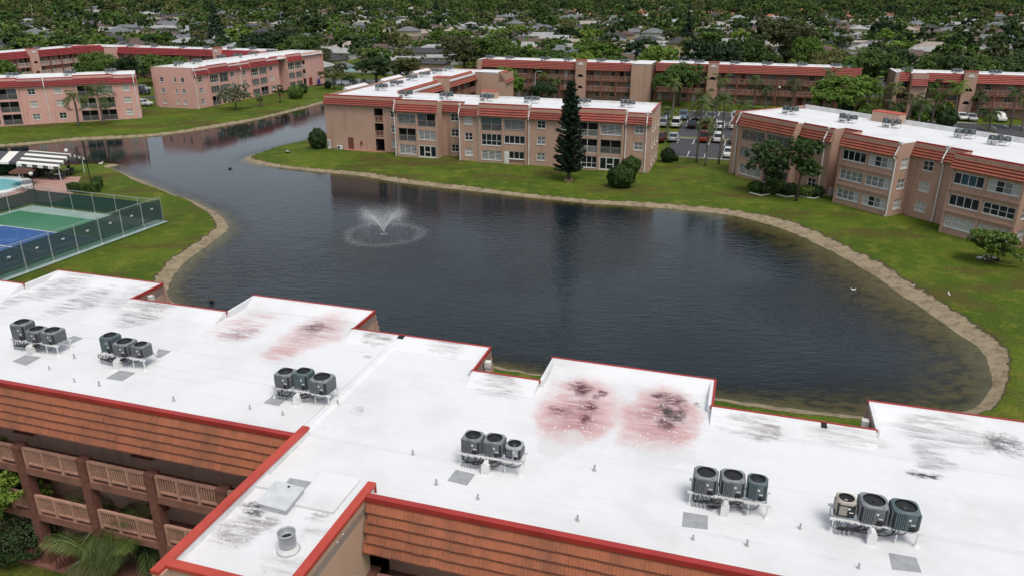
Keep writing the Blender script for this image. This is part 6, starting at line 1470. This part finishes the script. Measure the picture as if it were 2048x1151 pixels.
for vv, u0, u1 in ((145.3, -12, 40), (164.0, -12, 40)):
    for k in range(4):
        a = u0 + k * 13.2; mb = MB(); mb.box((0, 0, .1), (9.5, 1.5, .2), KERB); mb.box((0, 0, .13), (9.2, 1.2, .2), GRASS); o = mb.build('grass_island', None, loc=W(a + 5, vv, .05), rz=AZ, label='narrow kerbed grass island between rows of parked cars', cat='grass island', group='grass islands of the parking lot')
mk = MB()
for v0, v1 in ((127.8, 132.6), (139.3, 144.3), (158.2, 163.0), (165.2, 170), (174.8, 180)):
    for k in range(20): u = -11.5 + k * 2.75; mk.poly([tuple(W(u, v0, .098)), tuple(W(u + .13, v0, .098)), tuple(W(u + .13, v1, .098)), tuple(W(u, v1, .098))], LINE)
for k in range(16): u = 48 + k * 2.75; mk.poly([tuple(W(u, 175, .098)), tuple(W(u + .13, 175, .098)), tuple(W(u + .13, 180.5, .098)), tuple(W(u, 180.5, .098))], LINE)
mk.build('painted_markings', None, kind='structure', label='white parking bay lines painted on the asphalt')
mb = MB(); mb.box((0, 0, .1), (3.6, .2, .16), YELP); mb.build('wheel_stop', None, loc=W(-5.2, 144.3, .05), rz=AZ, label='yellow painted wheel stop before the grass island', cat='wheel stop')
# cars
CARC = {n_: mat('car_' + n_, c, .25, spec=.6) for n_, c in dict(white=(.70, .70, .69), silver=(.38, .40, .42), grey=(.16, .17, .19), black=(.015, .015, .018), red=(.26, .035, .02), blue=(.12, .17, .22), maroon=(.10, .015, .018), yellow=(.62, .40, .03)).items()}
TYRE = mat('tyre', (.012, .012, .012), .9); RIM = mat('rim', (.35, .35, .36), .4, metal=.6); HLAMP = mat('headlamp', (.6, .6, .58), .2); TLAMP = mat('tail_lamp', (.28, .01, .01), .3)
def car_meshes(kind, colr):
    Lc, Wc, Hc = {'sedan': (4.7, 1.82, 1.45), 'suv': (4.7, 1.9, 1.75), 'van': (5.0, 1.98, 1.9), 'pickup': (5.4, 1.98, 1.8), 'truck': (7.0, 2.4, 3.2)}[kind]
    m = CARC[colr]; b = MB(); h = Lc / 2; hw = Wc / 2; sill, belt = .28, .92 if kind in ('sedan',) else 1.05
    prof = {'sedan': [(-h, .45, .72), (-h * .96, .3, .86), (-h * .5, sill, belt - .02), (-h * .1, sill, belt), (h * .5, sill, belt + .02), (h * .9, .3, belt), (h, .42, .8)]}.get(kind, [(-h, .45, .85), (-h * .96, .32, 1.0), (-h * .5, sill + .05, belt), (0, sill + .05, belt + .02), (h * .6, sill + .05, belt + .02), (h * .96, .35, belt), (h, .45, .95)])
    rings = []
    for y, z0, z1 in prof:
        k = .86 if abs(y) > h * .93 else 1.0; w_ = hw * k; rings.append([(-w_ * .94, y, z0), (w_ * .94, y, z0), (w_, y, (z0 + z1) / 2), (w_ * .93, y, z1), (-w_ * .93, y, z1), (-w_, y, (z0 + z1) / 2)])
    b.loft(rings, m)
    cab = {'sedan': (-h * .42, -h * .12, h * .42, h * .80), 'suv': (-h * .45, -h * .18, h * .82, h * .95), 'van': (-h * .62, -h * .32, h * .9, h * .96), 'pickup': (-h * .4, -h * .15, h * .25, h * .33), 'truck': (-h * .95, -h * .85, -h * .5, -h * .46)}[kind]
    gl = MB(); t = Hc; w1, w2 = hw * .90, hw * .74; zb = belt - .01
    ring = lambda y0, y1, z, ww: [(-ww, y0, z), (ww, y0, z), (ww, y1, z), (-ww, y1, z)]
    gl.loft([ring(cab[0], cab[3], zb, w1), ring(cab[1], cab[2], t - .04, w2)], GLASS)
    b.loft([ring(cab[1] - .04, cab[2] + .04, t - .055, w2 + .03), ring(cab[1] + .05, cab[2] - .05, t, w2 - .05)], m)
    for sx in (-1, 1):
        for y0, y1 in ((cab[0], cab[1]), (cab[3], cab[2]), ((cab[0] + cab[3]) / 2, (cab[1] + cab[2]) / 2)): b.tube([(sx * w1, y0, zb), (sx * (w2 + .01), y1, t - .03)], .045, m, 4)
    if kind == 'truck': b.box((0, h * .28, 1.75), (Wc, Lc * .68, 2.5), m)
    if kind == 'pickup': b.box((0, h * .66, belt + .03), (Wc * .74, Lc * .27, .05), BLACK)
    wh = MB(); wr = .33 if kind == 'sedan' else .37
    wh.loft([[(x, wr * k * math.cos(2 * PI * j / 14), wr * k * math.sin(2 * PI * j / 14)) for j in range(14)] for x, k in ((-.11, .9), (-.09, 1), (.09, 1), (.11, .9))], TYRE)
    rm = MB(); rm.loft([[(x, wr * k * math.cos(2 * PI * j / 10), wr * k * math.sin(2 * PI * j / 10)) for j in range(10)] for x, k in ((-.118, .6), (.118, .6))], RIM)
    hl = MB(); hl.box((0, 0, 0), (.38, .08, .14), HLAMP); tl = MB(); tl.box((0, 0, 0), (.32, .08, .2), TLAMP)
    return b.mesh('body'), gl.mesh('window_glass'), wh.mesh('wheel', True), rm.mesh('rim'), hl.mesh('headlamp'), tl.mesh('tail_lamp'), (Lc, Wc, wr, belt)
def car(P, rz, kind, colr, label, group='cars parked behind the blocks', z=.09):
    b, gl, wh, rm, hl, tl, (Lc, Wc, wr, belt) = cached(('car', kind, colr), lambda: car_meshes(kind, colr))
    e = empty('parked_car' if kind != 'truck' else 'box_truck', (P[0], P[1], z), rz, label, 'car' if kind != 'truck' else 'truck', group); ob('body', b, e); ob('window_glass', gl, e)
    for sx in (-1, 1):
        for y in (-Lc * .31, Lc * .30):
            w_ = ob('wheel', wh, e, (sx * (Wc / 2 - .10), y, wr)); ob('rim', rm, w_)
        ob('headlamp', hl, e, (sx * Wc * .33, -Lc / 2 + .03, .68)); ob('tail_lamp', tl, e, (sx * Wc * .36, Lc / 2 - .03, .78))
    return e
S0, S1 = AZ, AZ + PI
for x, y, k, c, rz, lab in ((1457, 314, 'sedan', 'white', S0, 'white sedan alone in a bay beside the lawn kerb'), (1486, 313, 'sedan', 'black', S0, 'dark sedan half hidden behind the ribbon-window block corner'), (1320, 283, 'suv', 'maroon', S1, 'maroon SUV by the tan end wall'), (1347, 282, 'sedan', 'silver', S1, 'silver sedan beside the yellow wheel stop'), (1407, 283, 'pickup', 'red', S1, 'red pickup behind slender palm trunks'), (1436, 284, 'suv', 'white', S1, 'white SUV between the red pickup and grey SUV'), (1470, 287, 'suv', 'grey', S1, 'grey SUV parked behind the lone white sedan'),
    (1327, 253, 'suv', 'silver', S1, 'silver SUV next to the white van'), (1352, 254, 'van', 'white', S1, 'white van with dark rear glass'), (1384, 256, 'sedan', 'black', S1, 'black sedan between the white van and red car'), (1410, 256, 'sedan', 'red', S1, 'small red car behind the palms'), (1441, 258, 'sedan', 'white', S1, 'white sedan beside the white SUV'), (1468, 258, 'suv', 'white', S1, 'white SUV beside a white sedan in the second row'), (1334, 238, 'sedan', 'blue', S0, 'blue-grey sedan at the back row end'), (1366, 239, 'suv', 'blue', S0, 'blue-grey SUV in the back row'), (1393, 240, 'sedan', 'black', S0, 'black sedan in the back row behind palms'), (1423, 240, 'sedan', 'grey', S0, 'grey sedan in the back row behind palms'), (1471, 242, 'suv', 'silver', S0, 'silver SUV at the back row end beside palms'),
    (1922, 240, 'sedan', 'white', S0, 'white sedan behind the palms of the planted court'), (1941, 242, 'sedan', 'silver', S0, 'silver sedan beside a white one in the planted court'), (1998, 243, 'suv', 'white', S0, 'white SUV in the planted court'), (287, 212, 'sedan', 'white', S0 + PI / 2, 'white sedan between the two pink blocks'), (284, 190, 'suv', 'black', S0 + PI / 2, 'dark SUV between the two pink blocks'), (285, 182, 'sedan', 'silver', S0 + PI / 2, 'silver sedan in the gap between the pink blocks')):
    car(at(x, y), rz, k, c, lab)
for i, (x, y, k, c, lab) in enumerate(((1762, 76, 'truck', 'yellow', 'yellow box truck on the far street'), (1785, 84, 'sedan', 'white', 'white car on the far street behind the yellow truck'), (1800, 84, 'suv', 'white', 'white SUV on the far street beside the pole'), (1738, 82, 'suv', 'silver', 'silver SUV parked by the far street'), (1720, 84, 'sedan', 'white', 'white car parked by the far houses'), (1812, 92, 'sedan', 'yellow', 'yellow car on the far street'))): car(at(x, y), AZ + (PI / 2 if i % 2 else .4), k, c, lab, 'vehicles on the far street', .17)
def lamp(P, hh, label, globe=True, z=0):
    e = empty('lamp_post', (P[0], P[1], z), 0, label, 'lamp post', 'lamp posts'); mb = MB(); mb.tube([(0, 0, 0), (0, 0, hh)], [.08, .05], BLACK if globe else POLEW, 8); mb.build('post', e)
    mb = MB()
    if globe: mb.lathe([(.06, 0), (.2, .1), (.27, .25), (.2, .42), (.05, .5)], WHITE, 16); mb.build('globe', e, True, loc=(0, 0, hh))
    else: mb.tube([(0, 0, 0), (.5, 0, .35), (1.2, 0, .4)], .05, POLEW, 6); mb.box((1.3, 0, .38), (.6, .25, .12), METAL); mb.build('lamp_head', e, loc=(0, 0, hh))
    return e
lamp(at(1553, 222), 5.0, 'pale lamp post before the gallery block behind the parked cars', True); lamp(at(1070, 205), 7.0, 'curved street lamp above the roof behind the tall pine', False)

# ------------------------------------------------------------------ tennis court and pool terrace
TA = R(-19.3); WT = lambda u, v, z=0.0: W(u, v, z, TA)
def tpoly(name, pts, m, z, label=None):
    mb = MB(); mb.poly([tuple(WT(u, v, z)) for u, v in pts], m); return mb.build(name, None, kind='structure', label=label)
C1 = uvof(at(322, 447), TA); CV0 = uvof(at(30, 553), TA); CF = uvof(at(76, 412), TA); TU1 = (C1[0] + CV0[0]) / 2; TV1 = (C1[1] + CF[1]) / 2; TU0 = CF[0] - .5; TV0 = TV1 - 36
COURT = mat('court_green', (.035, .16, .075), .55, (.06, .20, .11), .25, coord='World'); COURTB = mat('court_blue', (.012, .075, .25), .5, (.10, .20, .38), .3, coord='World', lo=.52, hi=.72); SLAB = mat('court_apron', (.22, .33, .29), .8, (.30, .38, .35), .6, coord='World')
tpoly('court_apron', [(TU0 - .3, TV0), (TU1 + .45, TV0), (TU1 + .45, TV1 + .3), (TU0 - .3, TV1 + .3)], SLAB, .10, 'pale painted concrete edge round the tennis court')
tpoly('tennis_court', [(TU0 + .5, TV0), (TU1 - .55, TV0), (TU1 - .55, TV1 - 2.2), (TU0 + .5, TV1 - 2.2)], COURT, .106, 'green tennis court surface behind dark windscreens')
bu0, bu1, bv1 = TU0 + 3.2, TU1 - 2.2, TV1 - 7.6
tpoly('tennis_court', [(bu0 - .1, TV0), (bu1 + .1, TV0), (bu1 + .1, bv1 + .1), (bu0 - .1, bv1 + .1)], COURTB, .112, 'blue playing area of the tennis court')
ln = MB()
def cl(u0, v0, u1, v1, w_=.07): ln.poly([tuple(WT(a, b, .118)) for a, b in ((u0 - (w_ if u0 == u1 else 0), v0 - (w_ if v0 == v1 else 0)), (u1 + (w_ if u0 == u1 else 0), v0 - (w_ if v0 == v1 else 0)), (u1 + (w_ if u0 == u1 else 0), v1 + (w_ if v0 == v1 else 0)), (u0 - (w_ if u0 == u1 else 0), v1 + (w_ if v0 == v1 else 0)))], LINE)
cl(bu0, bv1, bu1, bv1); cl(bu0, TV0, bu0, bv1 - .08); cl(bu1, TV0, bu1, bv1 - .08); cl(bu0 + 1.4, TV0, bu0 + 1.4, bv1 - .08); cl(bu1 - 1.4, TV0, bu1 - 1.4, bv1 - .08); cl(bu0 + 1.5, bv1 - 5.5, bu1 - 1.5, bv1 - 5.5); cl((bu0 + bu1) / 2, bv1 - 11.9, (bu0 + bu1) / 2, bv1 - 5.6)
ln.build('painted_markings', None, kind='structure', label='white lines painted on the blue tennis court')
net = empty('tennis_net', WT((bu0 + bu1) / 2, bv1 - 11.9), TA, 'tennis net with white band across the blue court', 'net'); nw = (bu1 - bu0) / 2 + .9
NETM = mat('net_black', (.02, .02, .02), .9)
mb = MB(); mb.box((0, 0, .88), (2 * nw, .04, .1), WHITE); mb.build('band', net)
mb = MB()
for k in range(int(nw * 2 / .25)): mb.box((-nw + .12 + k * .25, 0, .48), (.012, .012, .74), NETM)
for k in range(5): mb.box((0, .008, .16 + k * .15), (2 * nw, .01, .012), NETM)
mb.build('mesh', net)
for s in (-1, 1): mb = MB(); mb.tube([(s * nw, 0, .1), (s * nw, 0, 1.0)], .05, POLE, 8); mb.build('post', net)
def screen_mat():
    m = bpy.data.materials.new('windscreen'); n, p, l = nodes(m); p.inputs['Roughness'].default_value = .9; mx = tint(n, (.010, .048, .046), (.018, .075, .068), noise(n, .6, 4, .6, 'World').outputs[0]); l.new(mx.outputs[2], p.inputs['Base Color'])
    tr = n.nodes.new('ShaderNodeBsdfTransparent'); ms = n.nodes.new('ShaderNodeMixShader'); ms.inputs[0].default_value = .30; l.new(p.outputs[0], ms.inputs[1]); l.new(tr.outputs[0], ms.inputs[2]); l.new(ms.outputs[0], n.nodes['Material Output'].inputs[0]); return m
SCR = screen_mat()
def mesh_mat():
    m = bpy.data.materials.new('chain_link'); n, p, l = nodes(m); p.inputs['Base Color'].default_value = (.25, .28, .27, 1)
    tr = n.nodes.new('ShaderNodeBsdfTransparent'); ms = n.nodes.new('ShaderNodeMixShader'); ms.inputs[0].default_value = .93; l.new(p.outputs[0], ms.inputs[1]); l.new(tr.outputs[0], ms.inputs[2]); l.new(ms.outputs[0], n.nodes['Material Output'].inputs[0]); return m
LINK = mesh_mat()
def fence(u0, v0, u1, v1, npost, hh, label, gap=0.3, sh=None):
    sh = sh or hh - .75
    a = WT(u0, v0); b = WT(u1, v1); Lf = (b - a).length; an = math.atan2(b.y - a.y, b.x - a.x); e = empty('court_fence', (a.x, a.y, .1), an, label, 'fence', 'fences round the tennis court')
    pm = cached(('fp', hh), lambda: (lambda q: (q.tube([(0, 0, -.1), (0, 0, hh)], .045, POLE, 8), q.lathe([(.16, 0), (.12, .05), (.05, .06)], KERB, 8), q.mesh('post'))[2])(MB())); st_ = Lf / npost
    sm_ = cached(('fs', round(st_, 2), sh), lambda: (lambda q: (q.box((0, 0, sh / 2), (st_ - .12, .012, sh), SCR), q.mesh('windscreen'))[1])(MB()))
    lm = cached(('fl', round(st_, 2), hh), lambda: (lambda q: (q.box((0, 0, hh / 2 - .02), (st_ - .1, .006, hh - .08), LINK), q.mesh('chain_link'))[1])(MB()))
    for k in range(npost + 1): ob('post', pm, e, (k * st_, 0, 0))
    for k in range(npost):
        ob('windscreen', sm_, e, ((k + .5) * st_, .03, gap)); ob('chain_link', lm, e, ((k + .5) * st_, -.012, 0))
        if k % 1 == 0: ob('tag', cached('ftag', lambda: (lambda q: (q.box((0, 0, 0), (.34, .02, .16), STICK), q.mesh('tag'))[1])(MB())), e, ((k + .5) * st_, -.04, 1.9))
    mb = MB(); mb.tube([(0, 0, hh - .03), (Lf, 0, hh - .03)], .028, POLE, 6); mb.build('rail', e); return e
fence(TU1, TV0, TU1, TV1, 12, 3.0, 'tall mesh court fence with dark green windscreen facing the lake lawn', .45)
fence(TU1, TV1, TU0, TV1, 6, 2.6, 'court fence with dark green windscreen below the hedge')
fence(TU0, TV1, TU0, TV0, 12, 2.35, 'court fence with dark green windscreen on the pool side')
# terrace
PAVE = mat('terrace_paving', (.42, .25, .21), .85, (.33, .19, .16), .8, coord='World')
uvpoly('terrace', [(-130, 52), (-90.6, 52), (-86.3, 72.6), (-83.6, 73.6), (-84.4, 77.0), (-92, 86.2), (-112, 78), (-130, 64)], PAVE, .09, 'pink paved pool terrace beside the tennis court')
pc = at(42, 382) - W(7.6, 0); pool = empty('swimming_pool', (pc.x, pc.y, .1), AZ, 'rounded swimming pool with broad white rim on the pink terrace', 'pool')
POOLW = mat('pool_water', (.22, .55, .60), .05, (.28, .62, .66), .6, spec=.6)
def ell(a, b, z, n=40): return [(a * math.cos(2 * PI * k / n), b * math.sin(2 * PI * k / n), z) for k in range(n)]
mb = MB(); mb.loft([ell(7.6, 5.8, .004), ell(7.6, 5.8, .16), ell(6.3, 4.5, .18), ell(6.3, 4.5, -.0)], WHITE, False); mb.build('rim', pool)
mb = MB(); mb.poly(ell(6.32, 4.52, .05), POOLW); mb.build('water', pool)
# striped awning
AWW = mat('awning_white', (.70, .69, .64), .8); AWB = mat('awning_charcoal', (.075, .075, .08), .8)
aw = empty('awning', at(108, 353), AZ + R(14), 'black and white striped awning with gabled end over the terrace seats', 'awning')
aw.scale = (.92, .92, .84); NS = 13; x0, x1, yd = -24.0, 3.0, 2.9
for k in range(NS):
    xa, xb = x0 + (x1 - 6.2 - x0) * k / NS, x0 + (x1 - 6.2 - x0) * (k + 1) / NS; m_ = AWW if k % 2 else AWB; mb = MB()
    mb.loft([[(xa, -yd, 3.1), (xb, -yd, 3.1), (xb, -yd, 2.75), (xa, -yd, 2.75)], [(xa, -yd + .03, 3.12), (xb, -yd + .03, 3.12), (xb, -yd + .03, 2.75), (xa, -yd + .03, 2.75)]], m_)
    for q in (((xa, -yd, 3.1), (xb, -yd, 3.1), (xb, 0, 4.3), (xa, 0, 4.3)), ((xa, 0, 4.3), (xb, 0, 4.3), (xb, yd, 3.1), (xa, yd, 3.1))): mb.poly(q, m_)
    mb.build('stripe', aw)
gx0, gx1 = x1 - 6.2, x1 + .4
for k in range(13):
    ya, yb = -yd - .6 + (2 * yd + 1.2) * k / 13, -yd - .6 + (2 * yd + 1.2) * (k + 1) / 13; m_ = AWB if k % 2 else AWW; zf = lambda y: 4.55 - abs(y) * .42; mb = MB()
    mb.poly([(gx0, ya, zf(ya)), (gx1, ya, zf(ya) - .5), (gx1, yb, zf(yb) - .5), (gx0, yb, zf(yb))], m_); mb.poly([(gx1, ya, zf(ya) - .5), (gx1, ya, zf(ya) - .95), (gx1, yb, zf(yb) - .95), (gx1, yb, zf(yb) - .5)], m_)
    mb.build('stripe', aw)
for k in range(8):
    xa, xb = gx0 + (gx1 - gx0) * k / 8, gx0 + (gx1 - gx0) * (k + 1) / 8; ye = -yd - .6; zf = lambda x: 4.55 - abs(ye) * .42 - .5 * (x - gx0) / (gx1 - gx0); mb = MB(); mb.poly([(xa, ye, zf(xa)), (xa, ye, zf(xa) - .5), (xb, ye, zf(xb) - .5), (xb, ye, zf(xb))], AWB if k % 2 else AWW); mb.build('valance', aw)
for x in (x0 + 1, x0 + 7, x0 + 13, gx0, gx1 - .1):
    for y in (-yd - (.5 if x >= gx0 else 0), yd): mb = MB(); mb.tube([(x, y, 0), (x, y, 3.0)], .05, WHITE, 8); mb.build('post', aw)
CH = mat('dark_chair', (.03, .03, .032), .6)
def chair_mesh():
    mb = MB(); mb.box((0, 0, .45), (.5, .5, .06), CH); mb.box((0, .24, .75), (.5, .05, .6), CH)
    for a in (-.21, .21):
        for b in (-.21, .21): mb.tube([(a, b, 0), (a, b, .45)], .02, CH, 5)
    return mb.mesh('terrace_chair')
chm = chair_mesh(); tb = MB(); tb.lathe([(.5, .70), (.52, .72), (.5, .75)], STICK, 18); tb.tube([(0, 0, 0), (0, 0, .7)], .05, CH, 8); tb.lathe([(.3, 0), (.28, .04)], CH, 12); tbm = tb.mesh('terrace_table')
rt = random.Random(2); AM = aw.location; ca, sa = math.cos(AZ + R(14)), math.sin(AZ + R(14))
def AWP(x, y): return (AM.x + x * ca - y * sa, AM.y + x * sa + y * ca, .1)
for i, (x, y) in enumerate(((-2.4, -1.6), (.2, -1.2), (1.9, -1.9), (-1.2, 1.2), (1.3, 1.2))):
    ob('terrace_table', tbm, None, AWP(x, y), rt.random(), label='round pale-topped terrace table under the striped awning', cat='table', group='tables under the awning')
    for k in range(3): t = k * 2.1 + i; ob('terrace_chair', chm, None, AWP(x + .85 * math.cos(t), y + .85 * math.sin(t)), t - PI / 2 + AZ, label='dark chair at a terrace table under the striped awning', cat='chair', group='chairs under the awning')
um = empty('parasol', at(50, 370, .1), 0, 'brown parasol beside the pool', 'parasol'); mb = MB(); mb.tube([(0, 0, 0), (0, 0, 2.3)], .03, WHITE, 8); mb.build('pole', um)
UMB = mat('parasol_brown', (.10, .045, .03), .9); mb = MB(); mb.lathe([(1.65, 1.85), (1.6, 1.95), (.9, 2.25), (.05, 2.5)], UMB, 10, caps=False); mb.build('canopy', um)
LG = mat('lounger_grey', (.40, .38, .36), .7)
for i, (x, y) in enumerate(((40, 381), (56, 382), (4, 398))):
    e = empty('sun_lounger', at(x, y, .1), AZ + .3 * i + 1.2, ('sun lounger below the brown parasol', 'sun lounger at the lamp post beside the court corner', 'sun lounger at the pool rim by the windscreen')[i], 'sun lounger'); mb = MB(); mb.box((.3, 0, .36), (1.3, .62, .06), LG); mb.build('seat', e); mb = MB(); mb.box((0, 0, 0), (.75, .62, .06), LG); mb.build('backrest', e, loc=(-.6, 0, .58), rot=(0, R(38), 0))
    for a in (-.2, .85):
        for b in (-.25, .25): mb = MB(); mb.tube([(a, b, 0), (a, b, .36)], .025, WHITE, 6); mb.build('leg', e)
lamp(at(143, 352), 3.4, 'globe lamp post behind the striped awning', True, .1); lamp(at(74, 402), 3.2, 'globe lamp post at the tennis court corner', True, .1)
mb = MB(); mb.tube([(0, 0, 0), (0, 0, 3.0)], .07, BLACK, 8); mb.box((0, 0, 3.05), (.25, .25, .12), BLACK); mb.build('path_post', None, loc=at(181, 362), label='dark slim post beside the hedge at the terrace edge', cat='post')
# hedge: an L of dense leaves
hp = [at(148, 384), at(172, 387), at(192, 384), at(197, 372)]
for i in range(3):
    a, b = hp[i], hp[i + 1]; c = (a + b) / 2; Lh = (b - a).length / 2 + .5; an = math.atan2((b - a).y, (b - a).x)
    gme_ = np.random.default_rng(i); N = 2600; q = gme_.uniform(-1, 1, (N, 3)); ax_ = gme_.integers(0, 3, N); q[np.arange(N), ax_] = np.sign(q[np.arange(N), ax_]) * gme_.uniform(.9, 1.05, N); cc = q * np.array([Lh, .55, .6]) + np.array([0, 0, .6])
    nrm = gme_.normal(size=(N, 3)) + np.eye(3)[ax_] * np.sign(q[np.arange(N), ax_])[:, None] * 1.2; nrm /= np.linalg.norm(nrm, axis=1, keepdims=True); t = np.cross(nrm, gme_.normal(size=(N, 3))); t /= np.linalg.norm(t, axis=1, keepdims=True); bb = np.cross(nrm, t); s = .11
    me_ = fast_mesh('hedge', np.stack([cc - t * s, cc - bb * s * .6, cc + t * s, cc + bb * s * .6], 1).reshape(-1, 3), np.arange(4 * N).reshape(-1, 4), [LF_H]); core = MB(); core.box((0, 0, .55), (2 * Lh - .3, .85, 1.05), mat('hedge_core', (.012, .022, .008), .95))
    e = empty('hedge', c, an, ('clipped hedge along the court fence below the awning', 'clipped hedge middle run beside the court fence', 'clipped hedge end turning towards the lake lawn')[i], 'hedge', 'clipped hedges at the terrace'); ob('foliage', me_, e); core.build('core', e)
for i, (x, y) in enumerate(((10, 352), (40, 350), (66, 352), (25, 346))): bush(at(x, y), 1.6, 1.6, 'dark leafy shrub behind the striped awning', LF_C, 900, .2, 90 + i, group='shrubs behind the awning', name='terrace_shrub')

# ------------------------------------------------------------------ fountain
FPt = at(768, 469, WL); fo = empty('fountain', (FPt.x, FPt.y, WL), 0, 'lake fountain throwing a white V-shaped spray with a ring of splashes', 'fountain')
mb = MB(); mb.lathe([(.5, -.1), (.5, .06), (.3, .14), (.12, .18), (.1, .35)], G_BODY, 16); mb.build('nozzle', fo)
def spray_mat():
    m = bpy.data.materials.new('spray'); n, p, l = nodes(m); p.inputs['Base Color'].default_value = (.85, .88, .9, 1); p.inputs['Roughness'].default_value = .5
    tr = n.nodes.new('ShaderNodeBsdfTransparent'); ms = n.nodes.new('ShaderNodeMixShader'); ms.inputs[0].default_value = .72; l.new(p.outputs[0], ms.inputs[1]); l.new(tr.outputs[0], ms.inputs[2]); l.new(ms.outputs[0], n.nodes['Material Output'].inputs[0]); return m
SPR = spray_mat(); g = np.random.default_rng(8); N = 60000
th = g.uniform(0, 2 * PI, N); sp = g.normal(1, .10, N); tt = g.uniform(0, 1, N) ** .75; vr, vz = 2.9 * sp, 6.6 * sp; tm_ = tt * 1.42 * np.clip(sp, .85, 1.1)
rr = vr * tm_; zz = vz * tm_ - 4.9 * tm_ ** 2 + .25; jit = g.normal(size=(N, 3)) * (.015 + .10 * tt[:, None]); keep = zz > 0
fade = g.random(N) < np.where(tm_ < .75, 1.0, np.clip(1.0 - (tm_ - .75) * 2.6, .05, 1)); keep &= fade
c = np.stack([rr * np.cos(th), rr * np.sin(th), zz], 1)[keep] + jit[keep]; N = len(c); d = np.stack([np.cos(th[keep]) * vr[keep], np.sin(th[keep]) * vr[keep], vz[keep] - 9.8 * tm_[keep]], 1); d /= np.linalg.norm(d, axis=1, keepdims=True); s = np.cross(d, g.normal(size=(N, 3))); s /= np.linalg.norm(s, axis=1, keepdims=True)
ln_ = g.uniform(.02, .06, (N, 1)); wd_ = g.uniform(.006, .013, (N, 1)); ob('spray', fast_mesh('spray', np.stack([c - d * ln_, c - s * wd_, c + d * ln_, c + s * wd_], 1).reshape(-1, 3), np.arange(4 * N).reshape(-1, 4), [SPR]), fo, kind='stuff')
N = 9000; th = g.uniform(0, 2 * PI, N); rr = np.where(g.random(N) < .6, 4.3 + g.normal(0, .42, N), np.sqrt(g.random(N)) * 4.6) + .12 * np.sin(th * 3 + 1); c = np.stack([rr * np.cos(th), rr * np.sin(th), g.uniform(.02, .16, N)], 1); nn = g.normal(size=(N, 3)) + np.array([0, 0, 1.2]); nn /= np.linalg.norm(nn, axis=1, keepdims=True); t = np.cross(nn, g.normal(size=(N, 3))); t /= np.linalg.norm(t, axis=1, keepdims=True); b = np.cross(nn, t); s = g.uniform(.010, .032, (N, 1))
ob('splash_ring', fast_mesh('splash_ring', np.stack([c - t * s, c - b * s, c + t * s, c + b * s], 1).reshape(-1, 3), np.arange(4 * N).reshape(-1, 4), [SPR]), fo, kind='stuff')

# ------------------------------------------------------------------ birds and drift timber
def bird(P, rz, m1, m2, label, s=1.0, z=None):
    e = empty('duck', (P[0], P[1], P[2] if z is None else z), rz, label, 'bird'); b = MB(); rings = []
    for x, r_, zc in ((-.34, .02, .17), (-.25, .08, .14), (-.1, .14, .11), (.08, .15, .11), (.2, .11, .13), (.26, .07, .2), (.29, .055, .28), (.31, .06, .34), (.36, .05, .36), (.41, .02, .35)): rings.append([(x, r_ * .95 * math.cos(2 * PI * k / 10), zc + r_ * math.sin(2 * PI * k / 10)) for k in range(10)])
    b.loft(rings, m1); o = b.build('body', e, True); o.scale = (s,) * 3
    w_ = MB()
    for sy in (-1, 1): w_.loft([[(x, sy * (.13 + .01 * math.sin(k)), .15 + r_ * math.sin(2 * PI * k / 6)) if False else (x, sy * .135 + .02 * math.cos(2 * PI * k / 6), .14 + r_ * math.sin(2 * PI * k / 6)) for k in range(6)] for x, r_ in ((-.32, .01), (-.15, .06), (.05, .07), (.14, .02))], m2)
    o = w_.build('wing', e, True); o.scale = (s,) * 3
    k_ = MB(); k_.loft([[(x, w__ * a, .35 + h_ * c_) for a, c_ in ((-1, -1), (1, -1), (1, 1), (-1, 1))] for x, w__, h_ in ((.40, .025, .02), (.48, .025, .008))], YELP); o = k_.build('beak', e); o.scale = (s,) * 3; return e
FD = mat('feather_dark', (.05, .045, .04), .8); FWH = mat('feather_white', (.72, .71, .68), .8); FB = mat('feather_brown', (.13, .10, .075), .8)
bird(at(423, 602, WL), 2.6, FD, FB, 'dark duck swimming behind the stained white roof', 1.1); bird(at(460, 338, WL), .4, FD, FD, 'dark duck swimming in the channel', .95); bird(at(202, 329, WL), 1.0, FWH, FWH, 'white bird on the channel near the awning', 1.1)
bird(at(575, 305, .05), 2.9, FD, FWH, 'black and white duck standing on the grass point', 1.7); bird(at(1708, 580, WL), .3, FWH, FWH, 'white bird on the water off the weedy shallows', .5); bird(at(1898, 592, -.2), 1.4, FWH, FWH, 'white bird on the sand beside the drift planks', .9); bird(at(1107 / 2.738 + 1300, 1040 / 2.738 + 200, WL), 2, FWH, FWH, 'white bird floating near the planks', .5)
for i in range(4): bird(at(1960 + 12 * i, 518 + 3 * (i % 2), .02), i * 1.3, FD if i % 2 else FWH, FWH, ('white duck resting under the large loose shrub', 'black and white duck resting under the large loose shrub')[i % 2], 1.1)['group'] = 'ducks under the large shrub'
WOOD = mat('weathered_plank', (.42, .37, .30), .9, (.28, .24, .19), 4)
for (x, y, xx, yy), lb in (((1818, 559, 1836, 554), 'short weathered plank lying at the grass edge of the sandy shore'), ((1822, 573, 1853, 562), 'long weathered plank lying on the sandy shore')):
    a, b = at(x, y, -.15), at(xx, yy, -.08); c = (a + b) / 2; mb = MB(); mb.box((0, 0, 0), ((b - a).length, .2, .08), WOOD); mb.box((.1, .06, .05), ((b - a).length * .7, .07, .05), WOOD); mb.build('drift_plank', None, loc=c, rz=math.atan2((b - a).y, (b - a).x), label=lb, cat='plank')
